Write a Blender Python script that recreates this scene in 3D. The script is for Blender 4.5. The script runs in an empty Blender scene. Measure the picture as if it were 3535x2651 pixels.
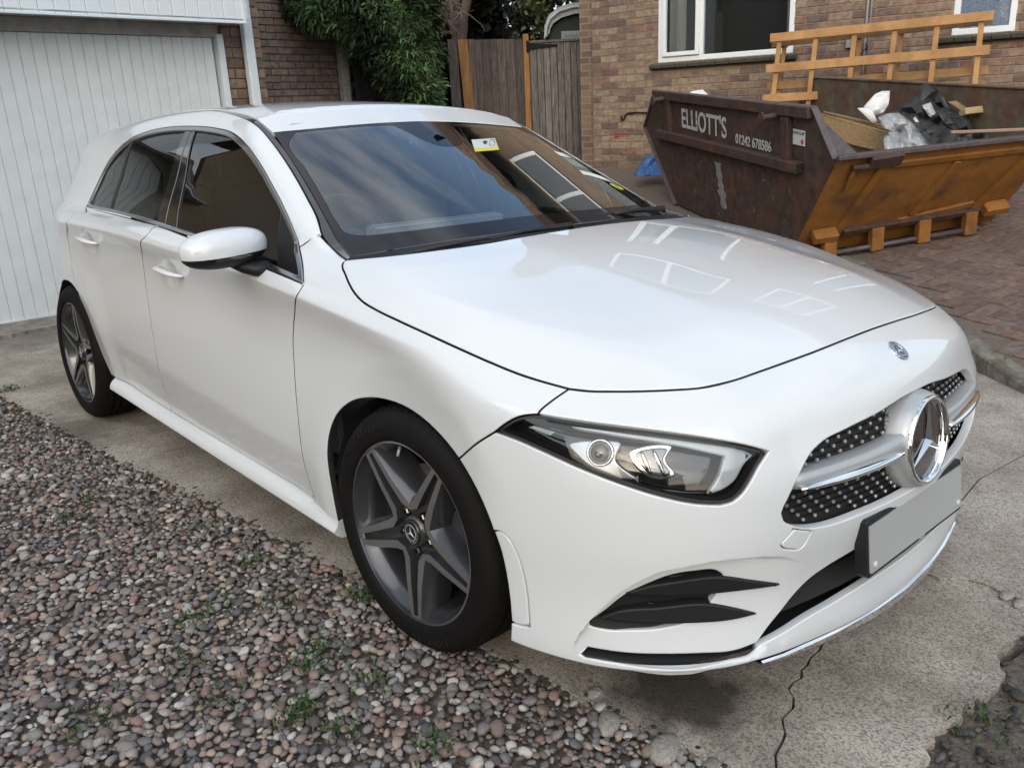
import bpy, math, random
import numpy as np
from math import radians as R, sin, cos, pi
from mathutils import Vector, Matrix
from mathutils.geometry import delaunay_2d_cdt
random.seed(7); RNG = np.random.default_rng(7)
S = bpy.context.scene
COL = S.collection
# ------------------------------------------------------------------ camera
CAM = np.array([1.63750, -1.98729, 1.30532])
FPX, PW, PH = 2909.76, 3535.0, 2651.0
_a, _p, _r = 2.40848, 0.28965, -0.02439
FW = np.array([cos(_a)*cos(_p), sin(_a)*cos(_p), -sin(_p)])
_rt = np.array([sin(_a), -cos(_a), 0.0]); _up = np.cross(_rt, FW)
RT = _rt*cos(_r)+_up*sin(_r); UPV = -_rt*sin(_r)+_up*cos(_r)
cam_d = bpy.data.cameras.new('camera'); cam = bpy.data.objects.new('camera', cam_d); COL.objects.link(cam)
M = Matrix([[RT[0], UPV[0], -FW[0], CAM[0]], [RT[1], UPV[1], -FW[1], CAM[1]], [RT[2], UPV[2], -FW[2], CAM[2]], [0, 0, 0, 1]])
cam.matrix_world = M
cam_d.sensor_fit = 'HORIZONTAL'; cam_d.sensor_width = 36; cam_d.lens = 36*FPX/PW
cam_d.clip_start = .05; cam_d.clip_end = 400
S.camera = cam
def ray(px, py): return FW+RT*((px-PW/2)/FPX)-UPV*((py-PH/2)/FPX)
def at(px, py, d): return CAM+ray(px, py)*d          # place seen at a pixel, d metres deep
def hit(px, py, p0, n):
    d = ray(px, py); n = np.array(n, float); return CAM+d*((np.array(p0)-CAM)@n)/(d@n)
# ------------------------------------------------------------------ world, sun
SUN_EL, SUN_AZ = R(21), R(142)
w = bpy.data.worlds.new('World'); S.world = w; w.use_nodes = True
nt = w.node_tree; nt.nodes.clear()
out = nt.nodes.new('ShaderNodeOutputWorld'); bg = nt.nodes.new('ShaderNodeBackground')
sky = nt.nodes.new('ShaderNodeTexSky'); sky.sky_type = 'NISHITA'; sky.sun_disc = False
sky.sun_elevation = SUN_EL; sky.sun_rotation = SUN_AZ; sky.air_density = 1.2; sky.dust_density = 2.5; sky.ozone_density = 1.2
tc = nt.nodes.new('ShaderNodeTexCoord'); mp = nt.nodes.new('ShaderNodeMapping'); mp.inputs['Scale'].default_value = (1.0, 1.0, 3.0)
mp.inputs['Rotation'].default_value = (0, 0, .6)
nz = nt.nodes.new('ShaderNodeTexNoise'); nz.inputs['Scale'].default_value = 2.4; nz.inputs['Detail'].default_value = 7; nz.inputs['Roughness'].default_value = .55
rp = nt.nodes.new('ShaderNodeValToRGB'); rp.color_ramp.elements[0].position = .36; rp.color_ramp.elements[1].position = .60
mx = nt.nodes.new('ShaderNodeMix'); mx.data_type = 'RGBA'
mx.inputs[7].default_value = (4.4, 5.0, 5.6, 1)
ml = nt.nodes.new('ShaderNodeMath'); ml.operation = 'MULTIPLY'; ml.inputs[1].default_value = .85
nz2 = nt.nodes.new('ShaderNodeTexNoise'); nz2.inputs['Scale'].default_value = 4.2; nz2.inputs['Detail'].default_value = 5
rp2 = nt.nodes.new('ShaderNodeValToRGB'); rp2.color_ramp.elements[0].position = .45; rp2.color_ramp.elements[1].position = .66
rp2.color_ramp.elements[0].color = (3.9, 4.5, 5.1, 1); rp2.color_ramp.elements[1].color = (5.0, 4.8, 4.7, 1)
nt.links.new(mp.outputs[0], nz2.inputs['Vector']); nt.links.new(nz2.outputs['Fac'], rp2.inputs[0]); nt.links.new(rp2.outputs[0], mx.inputs[7])
nt.links.new(tc.outputs['Generated'], mp.inputs[0]); nt.links.new(mp.outputs[0], nz.inputs['Vector'])
nt.links.new(nz.outputs['Fac'], rp.inputs[0]); nt.links.new(rp.outputs[0], ml.inputs[0]); nt.links.new(ml.outputs[0], mx.inputs[0])
nt.links.new(sky.outputs[0], mx.inputs[6]); nt.links.new(mx.outputs[2], bg.inputs[0])
bg.inputs[1].default_value = .14
nt.links.new(bg.outputs[0], out.inputs[0])
sl_ = bpy.data.lights.new('sun', 'SUN'); sun = bpy.data.objects.new('sun', sl_); COL.objects.link(sun)
sl_.energy = 1.45; sl_.angle = R(100); sl_.color = (1, .97, .92)
# the Sky Texture's sun_rotation turns clockwise from +Y
sd = Vector((sin(SUN_AZ)*cos(SUN_EL), cos(SUN_AZ)*cos(SUN_EL), sin(SUN_EL)))
sun.rotation_euler = sd.to_track_quat('Z', 'Y').to_euler()
S.view_settings.view_transform = 'Standard'; S.view_settings.look = 'None'; S.view_settings.gamma = 1
S.view_settings.exposure = .88
S.render.engine = 'CYCLES'
S.cycles.max_bounces = 10; S.cycles.transparent_max_bounces = 16; S.cycles.caustics_reflective = False; S.cycles.caustics_refractive = False

# ------------------------------------------------------------------ helpers
def tag(o, label=None, cat=None, group=None, kind=None):
    if label: o['label'] = label
    if cat: o['category'] = cat
    if group: o['group'] = group
    if kind: o['kind'] = kind
    return o
def empty(name, loc=(0, 0, 0), label=None, cat=None, group=None, parent=None):
    o = bpy.data.objects.new(name, None); COL.objects.link(o); o.location = loc; o.empty_display_size = .1
    if parent: o.parent = parent
    return tag(o, label, cat, group)
def link(name, me, mat, parent=None):
    for m in (mat if isinstance(mat, (list, tuple)) else [mat]): me.materials.append(m)
    o = bpy.data.objects.new(name, me); COL.objects.link(o)
    if parent:
        o.parent = parent
        if parent.type == 'EMPTY' or parent.parent:
            pl = parent; off = Vector()
            while pl: off += pl.location; pl = pl.parent
            o.location = -off
    return o
def share(name, me, parent, mw=None):
    o = bpy.data.objects.new(name, me); COL.objects.link(o); o.parent = parent
    if mw is not None: o.matrix_local = mw
    return o
class MB:
    """collects faces, then links them as one mesh object"""
    def __init__(s): s.v = []; s.f = []; s.m = []
    def add(s, v, f, mi=0):
        b = len(s.v); s.v += [tuple(map(float, q)) for q in v]; s.f += [tuple(i+b for i in q) for q in f]; s.m += [mi]*len(f)
    def box(s, c, sz, ax=None, mi=0, bev=0):
        """box centre c, full sizes, axes rows"""
        c = np.array(c, float); ax = np.eye(3) if ax is None else np.array(ax, float)
        h = np.array(sz)/2
        if bev:
            b = min(bev, *(h*.49)); V = []; 
            for sx in (-1, 1):
                for sy in (-1, 1):
                    for sz_ in (-1, 1):
                        for k in range(3):
                            q = h.copy(); q -= b; q[k] = h[k]
                            V.append(c+(q*np.array((sx, sy, sz_)))@ax)
            def I(sx, sy, sz_, k): return ((sx > 0)*4+(sy > 0)*2+(sz_ > 0))*3+k
            F = []
            for sx in (-1, 1): F.append([I(sx, -1, -1, 0), I(sx, 1, -1, 0), I(sx, 1, 1, 0), I(sx, -1, 1, 0)][::sx])
            for sy in (-1, 1): F.append([I(-1, sy, -1, 1), I(-1, sy, 1, 1), I(1, sy, 1, 1), I(1, sy, -1, 1)][::sy])
            for sz_ in (-1, 1): F.append([I(-1, -1, sz_, 2), I(1, -1, sz_, 2), I(1, 1, sz_, 2), I(-1, 1, sz_, 2)][::sz_])
            for a_ in (-1, 1):
                for b_ in (-1, 1):
                    F.append([I(a_, b_, -1, 0), I(a_, b_, 1, 0), I(a_, b_, 1, 1), I(a_, b_, -1, 1)][::a_*b_])
                    F.append([I(a_, -1, b_, 2), I(a_, 1, b_, 2), I(a_, 1, b_, 0), I(a_, -1, b_, 0)][::a_*b_])
                    F.append([I(-1, a_, b_, 1), I(1, a_, b_, 1), I(1, a_, b_, 2), I(-1, a_, b_, 2)][::a_*b_])
            for sx in (-1, 1):
                for sy in (-1, 1):
                    for sz_ in (-1, 1): F.append([I(sx, sy, sz_, 0), I(sx, sy, sz_, 1), I(sx, sy, sz_, 2)][::sx*sy*sz_])
            s.add(V, F, mi); return s
        V = [c+(h*np.array((x, y, z)))@ax for x in (-1, 1) for y in (-1, 1) for z in (-1, 1)]
        s.add(V, [(0, 1, 3, 2), (4, 6, 7, 5), (0, 4, 5, 1), (2, 3, 7, 6), (0, 2, 6, 4), (1, 5, 7, 3)], mi); return s
    def tube(s, pts, r, n=8, caps=True, mi=0, flat=1.0):
        pts = [np.array(p, float) for p in pts]; rs = r if isinstance(r, (list, tuple)) else [r]*len(pts)
        V = []; prev = None
        for i, p in enumerate(pts):
            t = pts[min(i+1, len(pts)-1)]-pts[max(i-1, 0)]; t /= np.linalg.norm(t)+1e-9
            if prev is None: a = np.cross(t, (0, 0, 1) if abs(t[2]) < .9 else (1, 0, 0))
            else: a = prev-t*(prev@t)
            a /= np.linalg.norm(a)+1e-9; prev = a; b = np.cross(t, a)
            for k in range(n): V.append(p+rs[i]*(a*cos(2*pi*k/n)+flat*b*sin(2*pi*k/n)))
        F = [(i*n+k, i*n+(k+1) % n, (i+1)*n+(k+1) % n, (i+1)*n+k) for i in range(len(pts)-1) for k in range(n)]
        if caps: F += [tuple(range(n))[::-1], tuple(range((len(pts)-1)*n, len(pts)*n))]
        s.add(V, F, mi); return s
    def lathe(s, prof, c=(0, 0, 0), ax=((1, 0, 0), (0, 0, 1), (0, -1, 0)), n=48, mi=0, a0=0, a1=2*pi):
        """profile (r, h) turned about axis ax[2]; ax[0], ax[1] span the plane"""
        ax = np.array(ax, float); c = np.array(c, float); V = []; full = abs(a1-a0-2*pi) < 1e-6; m = n if full else n+1
        for k in range(m):
            a = a0+(a1-a0)*k/n; d = ax[0]*cos(a)+ax[1]*sin(a)
            for r_, h_ in prof: V.append(c+d*r_+ax[2]*h_)
        L_ = len(prof)
        F = [(k*L_+i, k*L_+i+1, ((k+1) % m)*L_+i+1, ((k+1) % m)*L_+i) for k in range(n) for i in range(L_-1)]
        s.add(V, F, mi); return s
    def prism(s, poly, c, ax, h0, h1, mi=0, mi2=None, inset=0):
        """2-D polygon in the plane ax[0],ax[1], extruded along ax[2] from h0 to h1 (front face h1)"""
        ax = np.array(ax, float); c = np.array(c, float); n = len(poly); P = np.array(poly, float)
        V = [c+p[0]*ax[0]+p[1]*ax[1]+ax[2]*h0 for p in P]
        if inset:
            Q = inset_poly(P, inset); V += [c+p[0]*ax[0]+p[1]*ax[1]+ax[2]*(h1-inset) for p in P]; V += [c+p[0]*ax[0]+p[1]*ax[1]+ax[2]*h1 for p in Q]; L_ = 3
        else: V += [c+p[0]*ax[0]+p[1]*ax[1]+ax[2]*h1 for p in P]; L_ = 2
        sg = 1 if area2(P) > 0 else -1
        F = [tuple([l*n+i, l*n+(i+1) % n, (l+1)*n+(i+1) % n, (l+1)*n+i][::sg]) for l in range(L_-1) for i in range(n)]
        s.add(V, F, mi)
        b = len(s.v)-n
        tri = tris2(P if not inset else Q)
        s.f += [tuple(b+i for i in t) for t in tri]; s.m += [mi if mi2 is None else mi2]*len(tri)
        return s
    def build(s, name, mat, parent=None, smooth=False, bevel=0, sharp=None):
        me = bpy.data.meshes.new(name); me.from_pydata(s.v, [], s.f); 
        o = link(name, me, mat, parent)
        me.polygons.foreach_set('material_index', s.m)
        if smooth or sharp: me.polygons.foreach_set('use_smooth', [True]*len(me.polygons))
        if sharp: me.set_sharp_from_angle(angle=sharp)
        if bevel:
            b = o.modifiers.new('bevel', 'BEVEL'); b.width = bevel; b.segments = 2; b.limit_method = 'ANGLE'; b.angle_limit = R(40)
        me.update(); return o
def area2(P):
    P = np.asarray(P); x, y = P[:, 0], P[:, 1]; return .5*np.sum(x*np.roll(y, -1)-y*np.roll(x, -1))
def inset_poly(P, d):
    P = np.asarray(P, float); s = 1 if area2(P) > 0 else -1
    a = P-np.roll(P, 1, 0); b = np.roll(P, -1, 0)-P
    a /= np.linalg.norm(a, axis=1)[:, None]+1e-12; b /= np.linalg.norm(b, axis=1)[:, None]+1e-12
    na = np.stack([-a[:, 1], a[:, 0]], 1)*s; nb = np.stack([-b[:, 1], b[:, 0]], 1)*s
    m = na+nb; L_ = np.linalg.norm(m, axis=1)[:, None]; m = m/np.maximum(L_, .2)
    k = 1/np.maximum((m*na).sum(1), .45)
    return P+m*(d*k)[:, None]
def pip(Q, P):
    Q = np.asarray(Q); P = np.asarray(P); x, y = Q[:, 0][:, None], Q[:, 1][:, None]
    x0, y0 = P[:, 0], P[:, 1]; x1, y1 = np.roll(x0, -1), np.roll(y0, -1)
    c = ((y0 > y) != (y1 > y)) & (x < (x1-x0)*(y-y0)/np.where(y1 == y0, 1e-12, y1-y0)+x0)
    return c.sum(1) % 2 == 1
def tris2(P, holes=(), pts=()):
    """constrained Delaunay of polygon P with holes and inner points"""
    V = [tuple(p) for p in P]; E = [(i, (i+1) % len(P)) for i in range(len(P))]
    for h_ in holes:
        b = len(V); V += [tuple(p) for p in h_]; E += [(b+i, b+(i+1) % len(h_)) for i in range(len(h_))]
    n0 = len(V); V += [tuple(p) for p in pts]
    vo, eo, fo, ov, oe, of = delaunay_2d_cdt([Vector(p) for p in V], E, [], 0, 1e-7, True)
    co = np.array([tuple(q) for q in vo]); mp_ = [o_[0] if o_ else -1 for o_ in ov]
    T = np.array([tuple(f) for f in fo if len(f) == 3])
    cen = co[T].mean(1); ok = pip(cen, P)
    for h_ in holes: ok &= ~pip(cen, h_)
    T = T[ok]; a = co[T]; cr = (a[:, 1, 0]-a[:, 0, 0])*(a[:, 2, 1]-a[:, 0, 1])-(a[:, 2, 0]-a[:, 0, 0])*(a[:, 1, 1]-a[:, 0, 1])
    T = T[np.abs(cr) > 1e-12]; cr = cr[np.abs(cr) > 1e-12]
    T[cr < 0] = T[cr < 0][:, ::-1]
    return [tuple(mp_[i] for i in t) for t in T if all(mp_[i] >= 0 for i in t)]

# ------------------------------------------------------------------ materials
def N(t, k, **kw):
    n = t.nodes.new(k)
    for a, b in kw.items(): setattr(n, a, b)
    return n
def mat(name, col, rough=.5, metal=0, coat=0, vary=0, scale=20, bump=0, bscale=60, spec=.5, col2=None, attr=None, detail=5, coords='Object', lo=.35, hi=.65, stretch=None, coatr=.03, orand=0):
    m = bpy.data.materials.new(name); m.use_nodes = True; t = m.node_tree; b = t.nodes['Principled BSDF']
    b.inputs['Base Color'].default_value = (*col, 1); b.inputs['Roughness'].default_value = rough; b.inputs['Metallic'].default_value = metal
    b.inputs['Coat Weight'].default_value = coat; b.inputs['Coat Roughness'].default_value = coatr; b.inputs['Specular IOR Level'].default_value = spec
    tcn = N(t, 'ShaderNodeTexCoord'); src = tcn.outputs[coords]
    if stretch:
        mpn = N(t, 'ShaderNodeMapping'); mpn.inputs['Scale'].default_value = stretch; t.links.new(src, mpn.inputs[0]); src = mpn.outputs[0]
    cur = None
    if attr:
        an = N(t, 'ShaderNodeAttribute', attribute_name=attr); cur = an.outputs['Color']
    if col2 is not None or vary:
        nz_ = N(t, 'ShaderNodeTexNoise'); nz_.inputs['Scale'].default_value = scale; nz_.inputs['Detail'].default_value = detail; nz_.inputs['Roughness'].default_value = .6
        t.links.new(src, nz_.inputs['Vector'])
        r_ = N(t, 'ShaderNodeValToRGB'); r_.color_ramp.elements[0].position = lo; r_.color_ramp.elements[1].position = hi
        t.links.new(nz_.outputs['Fac'], r_.inputs[0])
        if col2 is not None:
            x = N(t, 'ShaderNodeMix', data_type='RGBA'); t.links.new(r_.outputs[0], x.inputs[0])
            if cur: t.links.new(cur, x.inputs[6])
            else: x.inputs[6].default_value = (*col, 1)
            x.inputs[7].default_value = (*col2, 1); cur = x.outputs[2]
        if vary:
            x = N(t, 'ShaderNodeMix', data_type='RGBA', blend_type='MULTIPLY'); x.inputs[0].default_value = vary
            if cur: t.links.new(cur, x.inputs[6])
            else: x.inputs[6].default_value = (*col, 1)
            nz2 = N(t, 'ShaderNodeTexNoise'); nz2.inputs['Scale'].default_value = scale*2.7; nz2.inputs['Detail'].default_value = 6
            t.links.new(src, nz2.inputs['Vector']); r2 = N(t, 'ShaderNodeValToRGB'); r2.color_ramp.elements[0].position = .3; r2.color_ramp.elements[1].position = .7
            r2.color_ramp.elements[0].color = (.25, .25, .25, 1)
            t.links.new(nz2.outputs['Fac'], r2.inputs[0]); t.links.new(r2.outputs[0], x.inputs[7]); cur = x.outputs[2]
    if orand:
        oi = N(t, 'ShaderNodeObjectInfo'); mr_ = N(t, 'ShaderNodeMapRange'); mr_.inputs[3].default_value = 1-orand; mr_.inputs[4].default_value = 1+orand; t.links.new(oi.outputs['Random'], mr_.inputs[0])
        x = N(t, 'ShaderNodeVectorMath', operation='SCALE'); t.links.new(mr_.outputs[0], x.inputs['Scale'])
        if cur: t.links.new(cur, x.inputs[0])
        else: x.inputs[0].default_value = col
        cur = x.outputs[0]
    if cur: t.links.new(cur, b.inputs['Base Color'])
    if bump:
        nb_ = N(t, 'ShaderNodeTexNoise'); nb_.inputs['Scale'].default_value = bscale; nb_.inputs['Detail'].default_value = 6
        t.links.new(src, nb_.inputs['Vector']); bp = N(t, 'ShaderNodeBump'); bp.inputs['Strength'].default_value = bump; bp.inputs['Distance'].default_value = .01
        t.links.new(nb_.outputs['Fac'], bp.inputs['Height']); t.links.new(bp.outputs[0], b.inputs['Normal'])
    return m
def glass(name, tint, refl_rough=.0, ior=1.5, boost=1.0, k=1.7):
    """thin pane: clear film of tint with a fresnel reflection"""
    m = bpy.data.materials.new(name); m.use_nodes = True; t = m.node_tree; t.nodes.clear()
    o = N(t, 'ShaderNodeOutputMaterial'); tr = N(t, 'ShaderNodeBsdfTransparent'); tr.inputs[0].default_value = (*tint, 1)
    gl = N(t, 'ShaderNodeBsdfGlossy'); gl.inputs['Roughness'].default_value = refl_rough; gl.inputs['Color'].default_value = (boost, boost, boost, 1)
    fr = N(t, 'ShaderNodeFresnel'); fr.inputs[0].default_value = ior
    mm = N(t, 'ShaderNodeMath', operation='MULTIPLY'); mm.inputs[1].default_value = k; mm.use_clamp = True
    x = N(t, 'ShaderNodeMixShader'); t.links.new(fr.outputs[0], mm.inputs[0]); t.links.new(mm.outputs[0], x.inputs[0]); t.links.new(tr.outputs[0], x.inputs[1]); t.links.new(gl.outputs[0], x.inputs[2]); t.links.new(x.outputs[0], o.inputs[0])
    return m



# ================================================================== CAR BODY SURFACE
# the body is one smooth closed surface F(x, y, z) = 0 (x forward from the front axle, y to the car's left, z up);
# every panel is a piece of it cut out along its shut lines

class Spl:
    """natural cubic spline through (x,y), linear outside"""
    def __init__(s,pts):
        p=np.array(pts,float); p=p[np.argsort(p[:,0])]; x,y=p[:,0],p[:,1]; n=len(x); h=np.diff(x)
        A=np.zeros((n,n)); b=np.zeros(n); A[0,0]=A[-1,-1]=1
        for i in range(1,n-1):
            A[i,i-1]=h[i-1];A[i,i]=2*(h[i-1]+h[i]);A[i,i+1]=h[i]
            b[i]=6*((y[i+1]-y[i])/h[i]-(y[i]-y[i-1])/h[i-1])
        s.x,s.y,s.m,s.h=x,y,np.linalg.solve(A,b),h
        s.d0=(y[1]-y[0])/h[0]-h[0]*s.m[1]/6; s.d1=(y[-1]-y[-2])/h[-1]+h[-1]*s.m[-2]/6
    def __call__(s,q):
        q=np.asarray(q,float); i=np.clip(np.searchsorted(s.x,q)-1,0,len(s.x)-2)
        h=s.h[i]; a=(s.x[i+1]-q)/h; b=(q-s.x[i])/h
        r=a*s.y[i]+b*s.y[i+1]+((a**3-a)*s.m[i]+(b**3-b)*s.m[i+1])*h*h/6
        r=np.where(q<s.x[0],s.y[0]+s.d0*(q-s.x[0]),r)
        return np.where(q>s.x[-1],s.y[-1]+s.d1*(q-s.x[-1]),r)
def smax(a,b,k): 
    h=np.maximum(k-np.abs(a-b),0)/k
    return np.maximum(a,b)+h*h*h*k/6
def smin(a,b,k): return -smax(-a,-b,k)
def soft(u,e=.006):   # smooth ramp max(u,0)
    return .5*(u+np.sqrt(u*u+e*e))
Wx=Spl([(-3.75,.66),(-3.6,.74),(-3.4,.805),(-3.2,.845),(-3.0,.868),(-2.73,.884),(-2.3,.883),(-1.8,.884),(-1.2,.886),(-.6,.886),(-.2,.887),(.1,.890),(.3,.889),(.5,.877),(.7,.85),(.9,.81)])
zcr=Spl([(-3.4,.93),(-2.9,.955),(-2.4,.962),(-1.9,.958),(-1.5,.947),(-1.0,.925),(-.5,.888),(-.2,.862),(.1,.832),(.4,.80),(.8,.76)])
Au=Spl([(-.6,-.004),(-.42,-.005),(-.30,-.013),(-.2,-.023),(-.12,-.025),(-.06,-.018),(-.03,-.010),(0,0)])
def sideW(x,z):
    u=z-zcr(x)
    fade=np.clip((.35-x)/.5,0,1); fade=fade*fade*(3-2*fade)
    w=Wx(x)+Au(np.minimum(u,0))*(.35+.65*fade)
    w=w-(.38*soft(u,.004)+1.6*np.maximum(u,0)**2)*(.35+.65*fade)
    lc=.50-.055*(x+2.4)
    lf=np.clip((-.35-x)/.3,0,1)*np.clip((x+2.5)/.3,0,1)
    w=w-.17*soft(lc-z,.01)*lf
    w=w-.05*np.maximum(.45-z,0)*(1-lf)
    for hx,hz in ((-1.44,.852),(-2.335,.898)):
        q=np.clip(1-(np.hypot((x-hx)/.078,(z-hz)/.062))**2,0,1)
        w=w-.016*q*q
    for cx,r0 in ((0.01,.445),(-2.735,.44)):
        r=np.hypot(x-cx,z-.32)
        fl=np.clip((.62-r)/.2,0,1); fl=fl*fl*(3-2*fl)
        w=w+.008*fl*np.clip((.9-z)/.2,0,1)
        w=w-.12*soft(r0-r,.006)*np.clip((z-.12)/.1,0,1)
    return w
zh=Spl([(-.9,1.065),(-.5,1.045),(-.2,1.025),(.1,.995),(.35,.952),(.5,.922),(.62,.886),(.72,.842),(.8,.795),(.86,.752),(.9,.71),(.95,.65)])
scr=Spl([(-.5,.78),(-.28,.773),(-.07,.77),(.14,.748),(.29,.709),(.40,.674),(.50,.638),(.65,.575),(.85,.48)])
cr1=Spl([(-.5,.055),(-.1,.062),(.15,.068),(.4,.070),(.7,.066),(.9,.055)])       # drop at the crease
sl=Spl([(-.5,.19),(-.2,.22),(.1,.26),(.4,.33),(.6,.38),(.9,.4)])   # slope outside crease
def topT(x,s):
    c=scr(x); t=s/c
    d=cr1(x)*np.where(t<1,t*t,2*t-1)
    k_=np.clip((.95-x)/.5,0,1)
    d=d+(.16+.34*k_)*(soft(s-c,.010))+.07*k_*np.clip((x+.25)/.3,0,1)*(soft(s-.355,.012)-soft(s-.47,.05))
    return zh(np.maximum(x,-.6))-d
xc=Spl([(.10,.82),(.15,.872),(.19,.893),(.25,.890),(.35,.885),(.45,.900),(.55,.902),(.62,.893),(.68,.872),(.73,.86),(.8,.84),(.9,.80)])
pl=Spl([(0,0),(.1,.003),(.25,.018),(.4,.045),(.5,.068),(.6,.105),(.7,.17),(.76,.235),(.8,.30),(.84,.39),(.88,.53),(.95,.83)])
BR=np.array([(.40,.37),(.449,.413),(.496,.436),(.559,.452),(.627,.459),(.66,.4585),(.695,.453),(.729,.441),(.757,.415),(.781,.374),(.801,.321),(.812,.29),(.820,.255),(.8245,.228),(.83,.19)])
def pocket(s,z):
    zb=np.interp(s,BR[:,0],BR[:,1],right=-1); e=.004
    sl_=(np.interp(s+e,BR[:,0],BR[:,1])-np.interp(s-e,BR[:,0],BR[:,1]))/(2*e)
    d=(zb-z)/np.sqrt(1+sl_*sl_)
    k=np.clip((s-.43)/.30,0,1); k=k*k*(3-2*k)
    q=np.clip(d/.010,0,1); q=q*q*(3-2*q)
    low=np.clip((z-.206)/.012,0,1)
    t=np.clip((.834-s)/.03,0,1); t=t*t*(3-2*t)
    return .042*k*q*low*t
def frontX(s,z):
    return xc(z)-pl(s)
xr=Spl([(.15,-3.50),(.3,-3.56),(.5,-3.575),(.65,-3.57),(.85,-3.50),(.95,-3.47),(1.0,-3.45)])
plr=Spl([(0,0),(.3,.02),(.5,.08),(.65,.17),(.75,.29),(.82,.45),(.9,.8)])
def lower(x,s,z):
    a=s-sideW(x,z)
    b=(z-topT(x,s))*.93
    b=smax(b,z-np.where(x<-.45,1.0,1.3),.02)
    c=(x-frontX(s,z))/np.sqrt(1+(.9*np.clip(s-.2,0,1))**2*2)
    f=smax(a,b,.07)
    f=smax(f,c,.07)
    f=f+np.where(x>.3,pocket(s,z),0)
    d=(xr(z)+plr(s)-x)*.8
    f=smax(f,d,.12)
    f=smax(f,.165-z,.02)
    return f
zr=Spl([(-.8,1.35),(-1.0,1.390),(-1.15,1.413),(-1.35,1.434),(-1.6,1.448),(-1.9,1.453),(-2.2,1.447),(-2.6,1.425),(-2.9,1.396),(-3.2,1.357),(-3.4,1.325)])
Gz=Spl([(.9,.825),(.98,.800),(1.08,.762),(1.18,.715),(1.28,.672),(1.36,.622),(1.42,.58)])
Gx=Spl([(-3.6,.17),(-3.3,.105),(-3.0,.06),(-2.6,.026),(-2.2,.008),(-1.8,0),(-1.2,.002),(-.8,.012),(-.5,.025),(-.3,.04)])
wb=Spl([(0,0),(.2,.010),(.4,.046),(.58,.107),(.735,.19),(.85,.27)])
def wsX(s,z): return -.2966-2.149*(z-1.0)-wb(s)-.25*np.clip(z-.97,-1,.4)*(.35-np.clip(z-.97,-1,.4))*0
GK=[.012]
def green(x,s,z):
    a=(s-Gz(z)+Gx(x))*.9
    b=z-(zr(x)-.115*s*s-.25*np.maximum(s-.40,0)**2)
    c=(x-wsX(s,z))/np.sqrt(1+2.149**2)
    d=(-3.20-.72*(1.34-z)+plr(s)*.8-x)*.75
    f=smax(a,b,.07); f=smax(f,c,GK[0]); f=smax(f,d,.08); f=smax(f,.86-z,.02)
    return f
def F(x,y,z):
    s=np.abs(y); s=np.sqrt(s*s+1e-8)
    return smin(lower(x,s,z),green(x,s,z),.03+.09*np.clip((-2.5-x)/.4,0,1))
def grad(x,y,z,fn=F,e=2e-4):
    g=np.stack([fn(x+e,y,z)-fn(x-e,y,z),fn(x,y+e,z)-fn(x,y-e,z),fn(x,y,z+e)-fn(x,y,z-e)],-1)
    return g/np.maximum(np.linalg.norm(g,axis=-1,keepdims=True),1e-12)

CEN_CACHE = {}
class Cyl:                       # unrolls about an axis along x
    def __init__(s, y0, z0, sgn=0, r=.7): s.y0, s.z0, s.r, s.m = y0, z0, r, sgn
    def to(s, P):
        dy, dz = P[:, 1]-s.y0, P[:, 2]-s.z0
        ang = np.arctan2(dy, dz) if s.m == 0 else np.arctan2(dz, -dy)
        return np.stack([P[:, 0], ang*s.r], 1)
    def rays(s, Q):
        a = Q[:, 1]/s.r
        o = np.stack([Q[:, 0], np.full(len(Q), s.y0), np.full(len(Q), s.z0)], 1)
        d = np.stack([np.zeros(len(Q)), np.sin(a), np.cos(a)], 1) if s.m == 0 else np.stack([np.zeros(len(Q)), -np.cos(a), np.sin(a)], 1)
        return o, d
class Sph:                       # azimuth / elevation about a centre
    def __init__(s, c, r=.7): s.c = np.array(c, float); s.r = r
    def to(s, P):
        d = P-s.c; return np.stack([np.arctan2(d[:, 1], d[:, 0]), np.arctan2(d[:, 2], np.hypot(d[:, 0], d[:, 1]))], 1)*s.r
    def rays(s, Q):
        a, e = Q[:, 0]/s.r, Q[:, 1]/s.r
        return np.repeat(s.c[None], len(Q), 0), np.stack([np.cos(e)*np.cos(a), np.cos(e)*np.sin(a), np.sin(e)], 1)
def solve_out(fn, o, d, t1=1.7):
    """surface point where the ray leaves the body"""
    n = 34; ts = np.linspace(t1, .02, n); t = np.full(len(o), np.nan); fprev = None
    lo = np.full(len(o), .02); hi = np.full(len(o), t1); done = np.zeros(len(o), bool)
    for tt in ts:                                    # come in from outside
        p = o+d*tt; f = fn(p[:, 0], p[:, 1], p[:, 2]); new = (f < 0) & ~done
        lo[new] = tt; done |= new; hi[~done] = tt
        if done.all(): break
    for i in range(13):
        m = (lo+hi)/2; p = o+d*m[:, None]; f = fn(p[:, 0], p[:, 1], p[:, 2]); ins = f < 0
        lo = np.where(ins, m, lo); hi = np.where(ins, hi, m)
    return o+d*((lo+hi)/2)[:, None]
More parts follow.
